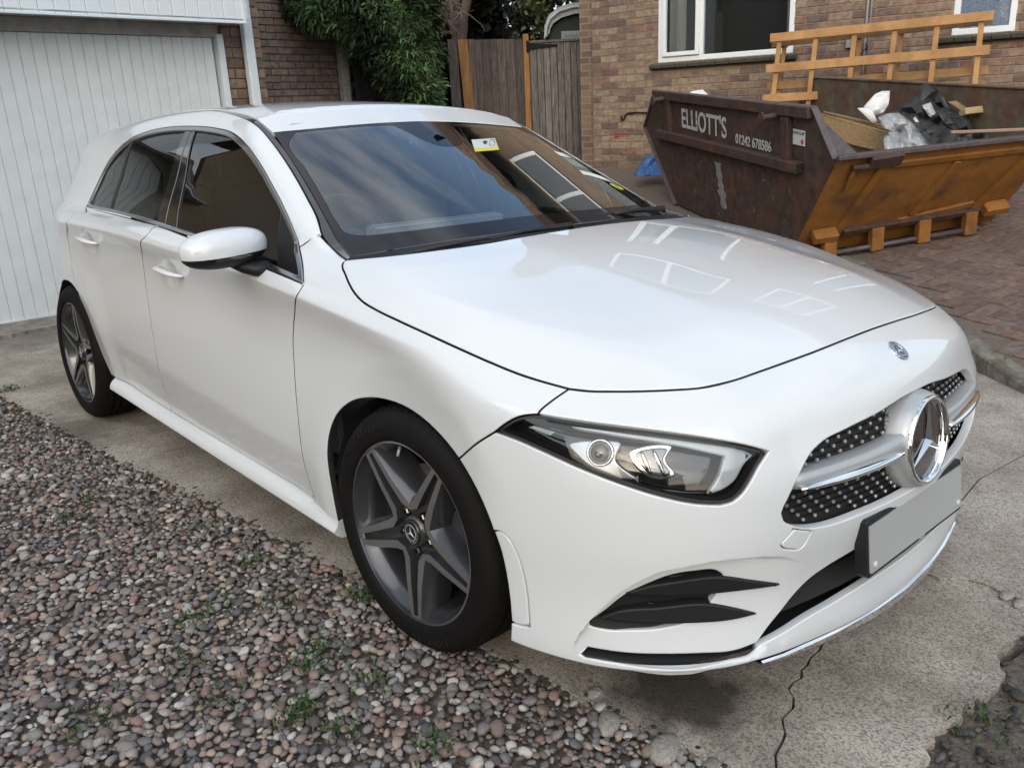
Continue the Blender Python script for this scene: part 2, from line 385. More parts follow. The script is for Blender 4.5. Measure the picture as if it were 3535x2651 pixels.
def crom(P, closed=False, step=.010):
    """Catmull-Rom through points, resampled"""
    P = np.array(P, float)
    if len(P) < 3: 
        n = max(1, int(np.linalg.norm(P[-1]-P[0])/step)); return np.array([P[0]+(P[-1]-P[0])*k/n for k in range(n+1)])
    E = np.vstack([2*P[0]-P[1], P, 2*P[-1]-P[-2]]) if not closed else np.vstack([P[-1], P, P[0], P[1]])
    out = []; m = len(P)-1 if not closed else len(P)
    for i in range(m):
        a, b, c, d = E[i:i+4]; l = np.linalg.norm(c-b); n = max(1, int(round(l/step)))
        ta = .5*(c-a); tb = .5*(d-b)
        ka = np.linalg.norm(b-a); kc = np.linalg.norm(d-c)          # non-uniform tangents
        ta = ((b-a)/max(ka, 1e-6)*l+(c-b)/max(l, 1e-6)*ka)/(ka+l+1e-9)*l if ka > 1e-6 else ta
        tb = ((c-b)/max(l, 1e-6)*kc+(d-c)/max(kc, 1e-6)*l)/(kc+l+1e-9)*l if kc > 1e-6 else tb
        for k in range(n):
            u = k/n; out.append((2*u**3-3*u**2+1)*b+(u**3-2*u**2+u)*ta+(-2*u**3+3*u**2)*c+(u**3-u**2)*tb)
    if not closed: out.append(P[-1])
    return np.array(out)
def chain(*segs, step=.010):
    """smooth curves joined with corners into one closed outline"""
    out = []
    for s_ in segs:
        c = crom(s_, step=step)
        if out and np.linalg.norm(out[-1]-c[0]) < .004: c = c[1:]
        out += list(c)
    if np.linalg.norm(out[-1]-out[0]) < .004: out.pop()
    return np.array(out)
def mir(P): P = np.array(P, float).copy(); P[:, 1] *= -1; return P[::-1]
def panel(name, outline, proj, mat, parent, holes=(), h=.022, fn=None, off=0.0, gap=.0022, lip=.02, feat=(), mirror=False, rim=.0025, mats=None, inner_mat_poly=None, seal=None):
    fn0 = fn or F
    fn = (lambda x, y, z: fn0(x, y, z)+off) if off else fn0
    def ring(P3, sgn):
        P = proj.to(np.asarray(P3)); s_ = 1 if area2(P) > 0 else -1
        P = P[::s_]                       # ccw
        B = inset_poly(P, sgn*gap) if gap else P
        return B, inset_poly(B, sgn*rim)
    B0, I0 = ring(outline, 1); HB = [ring(h_, -1) for h_ in holes]
    x0, y0 = I0.min(0); x1, y1 = I0.max(0)
    gx, gy = np.meshgrid(np.arange(x0, x1, h), np.arange(y0, y1, h*.87)); gx = gx+(np.arange(gx.shape[0]) % 2)[:, None]*h/2
    G = np.stack([gx.ravel(), gy.ravel()], 1)
    rings = [I0]+[q[1] for q in HB]
    G = G[pip(G, I0)]
    for q in HB: G = G[~pip(G, q[1])] if len(G) else G
    fe = []
    for f_ in feat:
        c = proj.to(crom(f_[0], step=f_[2] if len(f_) > 2 else .008)); t = np.gradient(c, axis=0); t /= np.linalg.norm(t, axis=1)[:, None]+1e-9; nn = np.stack([-t[:, 1], t[:, 0]], 1)
        for o_ in f_[1]: fe.append(c+nn*o_)
    if fe:
        fe = np.vstack(fe); fe = fe[pip(fe, I0)]
        for q in HB: fe = fe[~pip(fe, q[1])]
    allb = np.vstack(rings+([fe] if len(fe) else []))
    if len(G):
        keep = np.ones(len(G), bool)
        for k in range(0, len(G), 2000):
            dd = ((G[k:k+2000, None]-allb[None])**2).sum(-1).min(1); keep[k:k+2000] = dd > (h*.42)**2
        G = G[keep]
    if len(fe):
        rb = np.vstack(rings); dd = ((fe[:, None]-rb[None])**2).sum(-1).min(1); fe = fe[dd > .0025**2]
        G = np.vstack([G, fe]) if len(G) else fe
    tri = tris2(I0, [q[1] for q in HB], G)
    allI = np.vstack([I0]+[q[1] for q in HB]+([G] if len(G) else []))
    allB = np.vstack([B0]+[q[0] for q in HB])
    o, d = proj.rays(np.vstack([allI, allB])); P = solve_out(fn, o, d)
    PI, PB = P[:len(allI)], P[len(allI):]
    nI = grad(PI[:, 0], PI[:, 1], PI[:, 2], fn, 8e-4); nB = grad(PB[:, 0], PB[:, 1], PB[:, 2], fn, 8e-4)
    nb = len(allB); outw = PB-PI[:nb]; outw -= nB*(outw*nB).sum(1)[:, None]; outw /= np.linalg.norm(outw, axis=1)[:, None]+1e-9
    V = [PI]; NN = [nI]
    if lip:
        V += [PB-nB*.0007, PB-nB*.0035+outw*.0004, PB-nB*lip]
        m = nB*.75+outw*.65; m /= np.linalg.norm(m, axis=1)[:, None]; m2 = nB*.2+outw; m2 /= np.linalg.norm(m2, axis=1)[:, None]
        NN += [m, m2, outw]
    else: V += [PB]; NN += [nB]
    V = np.vstack(V); NN = np.vstack(NN)
    Fc = list(tri); nI_ = len(allI); st = 0
    # orientation of the triangles against the outward normal
    a, b, c = PI[tri[len(tri)//2][0]], PI[tri[len(tri)//2][1]], PI[tri[len(tri)//2][2]]
    tr = np.array(tri); cr = np.cross(PI[tr[:, 1]]-PI[tr[:, 0]], PI[tr[:, 2]]-PI[tr[:, 0]]); flip = ((cr*nI[tr[:, 0]]).sum(1) < 0).mean() > .5
    if flip: Fc = [t[::-1] for t in Fc]
    L_ = 3 if lip else 1
    for k, (Bq, Iq) in enumerate([(B0, I0)]+HB):
        n = len(Bq)
        for i in range(n):
            j = (i+1) % n; prev = [st+i, st+j]
            for l in range(L_):
                nx = [nI_+l*nb+st+i, nI_+l*nb+st+j]
                q = (prev[0], prev[1], nx[1], nx[0]) if not flip else (prev[0], nx[0], nx[1], prev[1])
                q = q[::-1]
                Fc.append(q if k == 0 else q[::-1]); prev = nx
        st += n
    # holes run the other way round
    nf = len(Fc)
    if mirror:
        b0 = len(V); V = np.vstack([V, V*[1, -1, 1]]); NN = np.vstack([NN, NN*[1, -1, 1]])
        Fc += [tuple(b0+i for i in f)[::-1] for f in Fc]
    me = bpy.data.meshes.new(name); me.from_pydata(V.tolist(), [], Fc)
    ob = link(name, me, mat, parent)
    if mats is not None:
        # second material inside inner_mat_poly
        ip = proj.to(np.asarray(inner_mat_poly)); cen = np.array([np.vstack([allI])[list(t)].mean(0) for t in tri]); ins = pip(cen, ip)
        me.materials.append(mats)
        mi = np.zeros(len(me.polygons), int); mi[:len(tri)] = ins; me.polygons.foreach_set('material_index', mi)
    if seal is not None and lip:
        me.materials.append(seal); mi = np.zeros(len(me.polygons), int); k_ = len(tri)
        nper = np.arange(nf-k_) % 3; mi[k_:nf] = (nper >= 1); me.polygons.foreach_set('material_index', mi)  # panel edges blackened, painting the shade into the shut-line gaps
    me.polygons.foreach_set('use_smooth', [True]*len(me.polygons))
    me.update()
    me.normals_split_custom_set_from_vertices([tuple(n) for n in NN])
    return ob
def surf(P, proj, fn=None, off=0):
    P = np.asarray(P, float); f0 = fn or F; f = (lambda x, y, z: f0(x, y, z)+off) if off else f0
    o, d = proj.rays(proj.to(P)); return solve_out(f, o, d)

def inset3(P3, proj, d, fn=None, off=0):
    P = proj.to(np.asarray(P3)); Q = inset_poly(P, d); return surf_q(Q, proj, fn, off)
def surf_q(Q, proj, fn=None, off=0):
    f0 = fn or F; f = (lambda x, y, z: f0(x, y, z)+off) if off else f0
    o, d = proj.rays(Q); return solve_out(f, o, d)
def lower3(x, y, z): return lower(x, np.sqrt(y*y+1e-8), z)
def snap(L_, fn=None):
    """put hand-measured points exactly on the body (along the line they were measured on)"""
    fn = fn or F; out = []
    for p in np.array(L_, float):
        if abs(p[1]) < .04:
            d = np.array((.5, 0, .85)) if p[2] > .75 else np.array((1., 0, 0)); o = p-d*.12; t0, t1 = .24, 0.
        else:
            v = p-CAM; L = np.linalg.norm(v); d = v/L; o = p-d*.15; t0, t1 = 0., .30
        ts = np.linspace(t0, t1, 121); q = o+ts[:, None]*d; f_ = fn(q[:, 0], q[:, 1], q[:, 2]); ins = f_ < 0
        if ins.any() and not ins[0]:
            i = int(np.argmax(ins)); a, b = ts[i-1], ts[i]
            for _ in range(14):
                m = (a+b)/2; qq = o+m*d; s_ = fn(*[np.array([c]) for c in qq])[0] < 0
                if s_: b = m
                else: a = m
            out.append(tuple(o+d*b))
        else: out.append(tuple(p))
    return out
def Fs(x, y, z):
    GK[0] = .035; r = F(x, y, z); GK[0] = .012; return r
def green3(x, y, z): return green(x, np.sqrt(y*y+1e-8), z)

class Mir:                       # the same projection for the other side
    def __init__(s, p): s.p = p
    def to(s, P): return s.p.to(P*[1, -1, 1])
    def rays(s, Q): o, d = s.p.rays(Q); return o*[1, -1, 1], d*[1, -1, 1]
def both(name, outline, proj, mat, parent, holes=(), feat=(), **kw):
    """right-hand panel (y < 0) and its mirror image"""
    r = []
    r.append(panel(name, outline, proj, mat, parent, holes=holes, feat=feat, **kw))
    m = np.array([1, -1, 1])
    pj = proj if isinstance(proj, Sph) else Mir(proj)
    r.append(panel(name, np.asarray(outline)*m, pj, mat, parent, holes=[np.asarray(h_)*m for h_ in holes],
             feat=[([tuple(np.array(q)*m) for q in f_[0]],)+tuple(f_[1:]) for f_ in feat], **kw))
    return r

# ================================================================== SETTING
UPB = np.array([.001885, -.030608, .99953]); UPB /= np.linalg.norm(UPB)
def ortho(e, up):
    e = np.array(e, float); e -= up*(e@up); e /= np.linalg.norm(e); return e
def obj_mesh(name, V, Fc, m, parent=None, smooth=False):
    b = MB(); b.add(V, Fc); return b.build(name, m, parent, smooth)
M_dirt = mat('dark_soil', (.045, .038, .03), .95, vary=.6, scale=14, bump=.6, bscale=60)
M_conc = mat('weathered_concrete', (.42, .39, .35), .88, col2=(.22, .19, .162), scale=3.2, vary=.12, bump=.5, bscale=220, lo=.38, hi=.72)
t = M_conc.node_tree; bs = t.nodes['Principled BSDF']
src = bs.inputs['Base Color'].links[0].from_socket
vo = N(t, 'ShaderNodeTexVoronoi'); vo.inputs['Scale'].default_value = 210; rr_ = N(t, 'ShaderNodeValToRGB'); cr = rr_.color_ramp
cr.elements[0].position = 0; cr.elements[0].color = (.34, .31, .29, 1); cr.elements[1].position = 1; cr.elements[1].color = (1.35, 1.3, 1.22, 1)
e = cr.elements.new(.5); e.color = (1, .97, .93, 1)
tcn = N(t, 'ShaderNodeTexCoord'); t.links.new(tcn.outputs['Object'], vo.inputs['Vector'])
sep = N(t, 'ShaderNodeSeparateColor'); t.links.new(vo.outputs['Color'], sep.inputs[0]); t.links.new(sep.outputs[0], rr_.inputs[0])
mu = N(t, 'ShaderNodeMix', data_type='RGBA', blend_type='MULTIPLY'); mu.inputs[0].default_value = .8
t.links.new(src, mu.inputs[6]); t.links.new(rr_.outputs[0], mu.inputs[7])
# oil stain under the bumper corner; dark patches by wheels, kerb and garage
cur = mu.outputs[2]
geo = N(t, 'ShaderNodeNewGeometry')
for (sx_, sy_, rad, colr, st) in ((.60, -.52, .20, (.018, .012, .008), .85), (-2.55, -1.02, .30, (.05, .035, .025), .6), (.95, 2.45, .45, (.03, .03, .018), .7), (-.2, -.80, .22, (.06, .035, .022), .6), (-4.9, -.6, .4, (.05, .045, .04), .5)):
    vm = N(t, 'ShaderNodeVectorMath', operation='DISTANCE'); vm.inputs[1].default_value = (sx_, sy_, 0); t.links.new(geo.outputs['Position'], vm.inputs[0])
    nn = N(t, 'ShaderNodeTexNoise'); nn.inputs['Scale'].default_value = 9; nn.inputs['Detail'].default_value = 6; t.links.new(geo.outputs['Position'], nn.inputs['Vector'])
    ad = N(t, 'ShaderNodeMath', operation='MULTIPLY_ADD'); ad.inputs[1].default_value = rad*1.3; t.links.new(nn.outputs['Fac'], ad.inputs[0]); t.links.new(vm.outputs['Value'], ad.inputs[2])
    mr = N(t, 'ShaderNodeMapRange'); mr.inputs[1].default_value = rad*1.15; mr.inputs[2].default_value = rad*1.75; mr.inputs[3].default_value = st; mr.inputs[4].default_value = 0
    t.links.new(ad.outputs[0], mr.inputs[0]); x = N(t, 'ShaderNodeMix', data_type='RGBA'); t.links.new(mr.outputs[0], x.inputs[0]); t.links.new(cur, x.inputs[6]); x.inputs[7].default_value = (*colr, 1); cur = x.outputs[2]
t.links.new(cur, bs.inputs['Base Color'])
tag(obj_mesh('ground', [(-60, -60, -.075), (60, -60, -.075), (60, 60, -.075), (-60, 60, -.075)], [(0, 1, 2, 3)], M_dirt), kind='structure')
def jag(P, amp, step=.03, seed=1):
    rg = np.random.default_rng(seed); out = []
    for a, c in zip(P[:-1], P[1:]):
        a = np.array(a, float); c = np.array(c, float); n = max(1, int(np.linalg.norm(c-a)/step)); d = (c-a)/np.linalg.norm(c-a); nn = np.array((-d[1], d[0]))
        for k in range(n): out.append(a+(c-a)*k/n+nn*rg.normal(0, amp))
    out.append(np.array(P[-1], float)); return out
def slab(name, poly, z, m, depth=.07):
    b = MB(); b.prism(poly, (0, 0, z), np.eye(3), -depth, 0); o = b.build(name, m); return tag(o, kind='structure')
edge_l = jag([(-6.2, -1.55), (-4.4, -1.28), (-3.5, -1.114), (-2.62, -1.04), (-2.08, -.99), (-1.45, -.90), (-.775, -.835), (.13, -.755), (.6, -.704), (.8, -.675), (1.10, -.63)], .008, seed=3)
crk_b = jag([(.93, -.655), (.87, -.53), (.814, -.39), (.773, -.303), (.747, -.184), (.742, -.05), (.70, .12), (.735, .28), (.76, .425)], .006, .025, 5)
crk_a = jag([(.76, .425), (.84, .475), (.91, .502), (1.0, .483), (1.08, .492), (1.25, .50), (1.6, .56)], .007, .025, 6)
front_e = jag([(1.11, -.02), (1.118, .07), (1.072, .17), (1.085, .30), (1.13, .38), (1.16, .48)], .005, .025, 8)
fe_lo = jag([(1.10, -.63), (1.095, -.3), (1.11, -.02)], .008, .03, 9)
i_ = next(k for k, p in enumerate(edge_l) if p[0] > .93)
eps = .0035
slab('concrete_drive', edge_l[:i_]+[p+(-eps, 0) for p in crk_b]+[(.70, .60), (.62, 1.3), (.68, 2.0), (.55, 2.62), (.0, 2.95), (-3, 3.2), (-6.2, 3.2)], 0, M_conc)
slab('concrete_drive', [p+(eps, 0) for p in crk_b]+[p+(0, -eps) for p in crk_a[1:-3]]+[p for p in front_e[::-1]]+[p for p in fe_lo[::-1][1:]]+edge_l[i_:-1][::-1], -.003, M_conc)
slab('concrete_drive', [p+(0, eps) for p in crk_a]+[(3.0, .9), (3.0, 1.2), (.9, 2.5), (.557, 2.62), (.687, 2.0), (.627, 1.3), (.707, .60)], .002, M_conc)
slab('garage_apron', jag([(-6.3, -1.9), (-5.05, -.80)], .006)+jag([(-5.03, -.80), (-5.12, -.38), (-5.35, 2.2)], .008)+[(-6.3, 2.2)], .028, mat('apron_concrete', (.34, .31, .28), .9, col2=(.22, .20, .175), scale=5, vary=.6, bump=.5, bscale=120))
# soil filled joints and the edge of the bed
b = MB()
for P, wd, sd in ((edge_l, .030, 1), ([np.array(q) for q in jag([(.9, 2.50), (1.6, 2.02), (2.4, 1.5)], .02)], .06, 2), (crk_a, .006, 3)):
    rg = np.random.default_rng(sd)
    for p in P[::1]:
        for k in range(3):
            q = np.array(p)+rg.normal(0, wd*.45, 2); s_ = rg.uniform(.2, 1)*wd*.5
            b.lathe([(s_, 0), (s_*.6, s_*.35), (0, s_*.5)], (q[0], q[1], -.004), ((1, 0, 0), (0, 1, 0), (0, 0, 1)), 5)
tag(b.build('soil_crumbs', M_dirt), kind='stuff', label='dark crumbling soil along the edge of the concrete strip', cat='soil')
# gravel
M_st = mat('river_gravel', (.2, .18, .17), .62, attr='tone', vary=.35, scale=60, bump=.25, bscale=200, spec=.35)
def ico(sub):
    import bmesh
    bm = bmesh.new(); bmesh.ops.create_icosphere(bm, subdivisions=sub, radius=1); V = np.array([v.co[:] for v in bm.verts]); Fc = np.array([[v.index for v in f.verts] for f in bm.faces]); bm.free(); return V, Fc
IV, IF = ico(2)
def stones(name, P, sizes, cols, zc, m, rg, label, cat):
    n = len(P); V = np.empty((n, len(IV), 3)); C_ = np.empty((n, len(IV), 4))
    for i in range(n):
        fr = rg.normal(0, 1, (3, 3)); q = IV*(1+.10*np.sin(IV@fr.T*1.3+rg.uniform(0, 6, 3)).sum(1)[:, None]+.07*np.sin(IV@fr*2.6+rg.uniform(0, 6, 3)).sum(1)[:, None])
        q = q*[1, rg.uniform(.62, .95), rg.uniform(.36, .60)]
        ax_, an = rg.uniform(-.45, .45, 2), rg.uniform(0, 2*pi)
        ca, sa = cos(an), sin(an); Rz = np.array([[ca, -sa, 0], [sa, ca, 0], [0, 0, 1]]); Rx = np.array([[1, 0, 0], [0, cos(ax_[0]), -sin(ax_[0])], [0, sin(ax_[0]), cos(ax_[0])]]); Ry = np.array([[cos(ax_[1]), 0, sin(ax_[1])], [0, 1, 0], [-sin(ax_[1]), 0, cos(ax_[1])]])
        V[i] = (q*sizes[i])@(Rz@Rx@Ry).T+[P[i, 0], P[i, 1], zc[i]]; C_[i, :, :3] = cols[i]; C_[i, :, 3] = 1
    me = bpy.data.meshes.new(name); nv = n*len(IV); me.vertices.add(nv); me.vertices.foreach_set('co', V.reshape(-1))
    FF = (IF[None]+np.arange(n)[:, None, None]*len(IV)).reshape(-1, 3); me.loops.add(FF.size); me.loops.foreach_set('vertex_index', FF.reshape(-1).astype(np.int32))
    me.polygons.add(len(FF)); me.polygons.foreach_set('loop_start', np.arange(0, FF.size, 3, dtype=np.int32)); me.polygons.foreach_set('use_smooth', np.ones(len(FF), bool))
    ca_ = me.color_attributes.new('tone', 'FLOAT_COLOR', 'POINT'); ca_.data.foreach_set('color', C_.reshape(-1)); me.update(); me.validate()
    return tag(link(name, me, m), kind='stuff', label=label, cat=cat)
PAL = np.array([(.17, .125, .105), (.21, .15, .125), (.13, .115, .115), (.30, .27, .24), (.16, .145, .135), (.25, .185, .14), (.10, .095, .098), (.19, .115, .095), (.30, .28, .26), (.145, .11, .105), (.22, .20, .19)])
def gline(x): return np.interp(x, [-6.2, -4.4, -3.5, -2.62, -2.08, -1.45, -.775, .13, .6, .8, 1.1, 2.5], [-1.55, -1.28, -1.114, -1.04, -.99, -.90, -.835, -.755, -.704, -.675, -.63, -.5])
rg = np.random.default_rng(11); cand = []
for (x0, x1, dn) in ((-4.6, -2.6, 2600), (-2.6, -1.2, 5200), (-1.2, 1.35, 8000)):
    wdt = 1.5; nn_ = int((x1-x0)*wdt*dn); xs = rg.uniform(x0, x1, nn_); cand.append(np.stack([xs, gline(xs)-rg.uniform(-.012, wdt, nn_)], 1))
cand = np.vstack(cand)
D = np.column_stack([cand, np.full(len(cand), 0)])-CAM; dp = D@FW; ux = (D@RT)/dp*FPX; uy = -(D@UPV)/dp*FPX
vis = (dp > .2) & (np.abs(ux) < PW/2+170) & (uy < PH/2+220); cand = cand[vis]
sz = np.clip(rg.lognormal(np.log(.0092), .30, len(cand)), .0048, .021)
# keep stones from sitting in each other (grid hash)
order = np.argsort(-sz); grid = {}; keep = []
for i in order:
    x, y = cand[i]; r_ = sz[i]*.74; gx, gy = int(x//.05), int(y//.05); ok = True
    for a in (-1, 0, 1):
        for c_ in (-1, 0, 1):
            for j in grid.get((gx+a, gy+c_), ()):
                if (cand[j, 0]-x)**2+(cand[j, 1]-y)**2 < (r_+sz[j]*.74)**2*.72: ok = False; break
            if not ok: break
        if not ok: break
    if ok: grid.setdefault((gx, gy), []).append(i); keep.append(i)
keep = np.array(keep); P_ = cand[keep]; s_ = sz[keep]
cl = PAL[rg.integers(0, len(PAL), len(keep))]; cl = cl*.78+cl.mean(1, keepdims=True)*.22; cl = cl*rg.uniform(.8, 1.7, (len(keep), 1))
stones('gravel', P_, s_, cl, -.012+s_*.35+rg.uniform(-.004, .004, len(s_)), M_st, rg, 'mixed pink, grey and brown rounded gravel beside the concrete strip', 'gravel')
NG = len(keep)
tag(obj_mesh('gravel_bed', [(-6.5, -.6, -.022), (-6.5, -8, -.022), (3, -8, -.022), (3, .9, -.022), (1.15, .5, -.022), (1.0, -.4, -.022)], [(0, 1, 2, 3, 4, 5)][:1], mat('gravel_bed_soil', (.09, .075, .06), .95, col2=(.20, .165, .14), scale=45, vary=.6, bump=.8, bscale=90)), kind='structure')
# dark chippings at the broken end of the slab
xs = rg.uniform(1.09, 1.6, 900); ys = rg.uniform(-.75, .55, 900); ss = np.clip(rg.lognormal(np.log(.008), .4, 900), .004, .02)
stones('dark_chippings', np.stack([xs, ys], 1), ss, np.array([(.05, .048, .046)])*rg.uniform(.6, 2.2, (900, 1)), np.full(900, -.014)+ss*.3, M_st, rg, 'small dark chippings at the broken end of the concrete', 'chippings')
# larger stones that can be told apart
for k, (px, py, sc_) in enumerate(((2100, 2487, .045), (2290, 2572, .055), (3470, 2060, .028), (3525, 2085, .03), (2050, 2392, .03), (1085, 2385, .03))):
    d = ray(px, py); p = CAM+d*(-CAM[2]/d[2]); rg2 = np.random.default_rng(k+40)
    fr = rg2.normal(0, 1, (3, 3)); q = IV*(1+.12*np.sin(IV@fr.T*1.6).sum(1)[:, None])*[1, .62, .32]*sc_; an = rg2.uniform(0, 3); q = q@np.array([[cos(an), sin(an), 0], [-sin(an), cos(an), 0], [0, 0, 1]])
    lb = ['pale angular stone lying just off the concrete edge in front of the bumper', 'largest pale angular stone at the bottom edge of the gravel', 'grey rubble lump in the crack of the concrete at the right', 'second rubble lump beside the crack at the far right edge', 'flat pale stone near the dark soil below the bumper corner', 'flat grey stone among the gravel near the front wheel'][k]
    b = MB(); b.add(q+p+(0, 0, -.004 if k not in (2, 3) else .004), [tuple(f) for f in IF]); o = b.build('stone', mat('pale_stone', (.34, .32, .29), .8, vary=.5, scale=50, bump=.6, bscale=120) if k == 0 else bpy.data.materials['pale_stone'], None, True); tag(o, lb, 'stone')
# weeds and moss between the stones
M_weed = mat('weed_green', (.045, .10, .022), .6, vary=.5, scale=80)
b = MB(); rg = np.random.default_rng(5)
spots = [(675, 2135), (700, 2100), (1050, 2300), (1100, 2240), (680, 1830), (960, 2080), (1180, 2520), (760, 2410), (1050, 2450), (1240, 2060), (330, 1730), (20, 1345), (30, 1350), (230, 1790), (860, 1940), (1000, 2470), (1300, 2350), (640, 2300), (1500, 2585), (300, 2500), (3380, 2500)]
for px, py in spots:
    d = ray(px, py); p0 = CAM+d*(-CAM[2]/d[2]); R_ = rg.uniform(.02, .045)
    for k in range(int(60)):
        q = p0+np.array([*rg.normal(0, R_, 2), 0]); a = rg.uniform(0, 2*pi); h_ = rg.uniform(.004, .018); l_ = rg.uniform(.005, .016); w_ = rg.uniform(.0015, .005)
        dv = np.array((cos(a), sin(a), 0)); nv = np.array((-sin(a), cos(a), 0)); z0 = np.array((0, 0, rg.uniform(-.004, .006)))
        b.add([q-nv*w_*.3+z0, q+dv*l_*.5+nv*w_-(0, 0, 0)+z0+(0, 0, h_), q+dv*l_+z0+(0, 0, h_*1.1), q+dv*l_*.5-nv*w_+z0+(0, 0, h_)], [(0, 1, 2, 3)])
for k in range(900):
    x = rg.uniform(-3.6, .9); q = np.array((x, gline(x)-abs(rg.normal(0, .22))-.01, rg.uniform(-.008, .004))); a = rg.uniform(0, 2*pi); l_ = rg.uniform(.004, .012)
    dv = np.array((cos(a), sin(a), 0)); nv = np.array((-sin(a), cos(a), 0)); b.add([q, q+dv*l_+nv*l_*.3+(0, 0, l_*.5), q+dv*l_*1.4+(0, 0, l_*.4), q+dv*l_-nv*l_*.3+(0, 0, l_*.5)], [(0, 1, 2, 3)])
tag(b.build('weeds', M_weed), kind='stuff', label='small green weeds and moss growing between the gravel', cat='weeds')
# ------------------------------------------------------------------ brick helpers
def brickmat(name, cols, info=True):
    m = bpy.data.materials.new(name); m.use_nodes = True; t = m.node_tree; b = t.nodes['Principled BSDF']; b.inputs['Roughness'].default_value = .9
    r_ = N(t, 'ShaderNodeValToRGB'); r_.color_ramp.interpolation = 'LINEAR'
    if info: s = N(t, 'ShaderNodeObjectInfo').outputs['Random']
    else: s = N(t, 'ShaderNodeAttribute', attribute_name='rnd').outputs['Fac']
    t.links.new(s, r_.inputs[0]); cr = r_.color_ramp
    for k, c in enumerate(cols):
        e = cr.elements[k] if k < 2 else cr.elements.new(0); 
    for k, c in enumerate(cols): cr.elements[k].position = k/(len(cols)-1) if False else cr.elements[k].position
    while len(cr.elements) > 1: cr.elements.remove(cr.elements[-1])
    cr.elements[0].position = 0; cr.elements[0].color = (*cols[0], 1)
    for k, c in enumerate(cols[1:]): e = cr.elements.new((k+1)/(len(cols)-1)); e.color = (*c, 1)
    tcn = N(t, 'ShaderNodeNewGeometry'); n1 = N(t, 'ShaderNodeTexNoise'); n1.inputs['Scale'].default_value = 22; n1.inputs['Detail'].default_value = 6; t.links.new(tcn.outputs['Position'], n1.inputs['Vector'])
    r2 = N(t, 'ShaderNodeValToRGB'); r2.color_ramp.elements[0].position = .3; r2.color_ramp.elements[1].position = .72; r2.color_ramp.elements[0].color = (.55, .53, .52, 1); r2.color_ramp.elements[1].color = (1.15, 1.12, 1.08, 1)
    t.links.new(n1.outputs['Fac'], r2.inputs[0]); x = N(t, 'ShaderNodeMix', data_type='RGBA', blend_type='MULTIPLY'); x.inputs[0].default_value = 1
    t.links.new(r_.outputs[0], x.inputs[6]); t.links.new(r2.outputs[0], x.inputs[7]); t.links.new(x.outputs[2], b.inputs['Base Color'])
    n2 = N(t, 'ShaderNodeTexNoise'); n2.inputs['Scale'].default_value = 150; n2.inputs['Detail'].default_value = 4; t.links.new(tcn.outputs['Position'], n2.inputs['Vector'])
    bp = N(t, 'ShaderNodeBump'); bp.inputs['Strength'].default_value = .5; bp.inputs['Distance'].default_value = .004; t.links.new(n2.outputs['Fac'], bp.inputs['Height']); t.links.new(bp.outputs[0], b.inputs['Normal'])
    return m
HCOL = [(0.279, 0.221, 0.166), (0.186, 0.122, 0.102), (0.298, 0.24, 0.182), (0.233, 0.176, 0.134), (0.149, 0.098, 0.091), (0.27, 0.206, 0.161), (0.316, 0.26, 0.198), (0.205, 0.147, 0.123), (0.126, 0.093, 0.091), (0.26, 0.196, 0.144), (0.223, 0.122, 0.091), (0.288, 0.23, 0.177)]
M_brk = brickmat('buff_brick', HCOL); M_brk2 = brickmat('buff_brick_far', HCOL, False)
M_mort = mat('pale_mortar', (.34, .26, .18), .95, vary=.4, scale=30, bump=.4)
def view_px(p):
    d = np.asarray(p)-CAM; z = d@FW; return (d@RT)/z*FPX+PW/2, -(d@UPV)/z*FPX+PH/2, z
def boxmesh(name, sx, sy, sz, bev=.002):
    b = MB(); b.box((0, 0, 0), (sx, sy, sz), bev=bev) if bev else b.box((0, 0, 0), (sx, sy, sz)); me = bpy.data.meshes.new(name); me.from_pydata(b.v, [], b.f); return me
def frame_mat(o, e, n, u): return Matrix([[e[0], n[0], u[0], o[0]], [e[1], n[1], u[1], o[1]], [e[2], n[2], u[2], o[2]], [0, 0, 0, 1]])
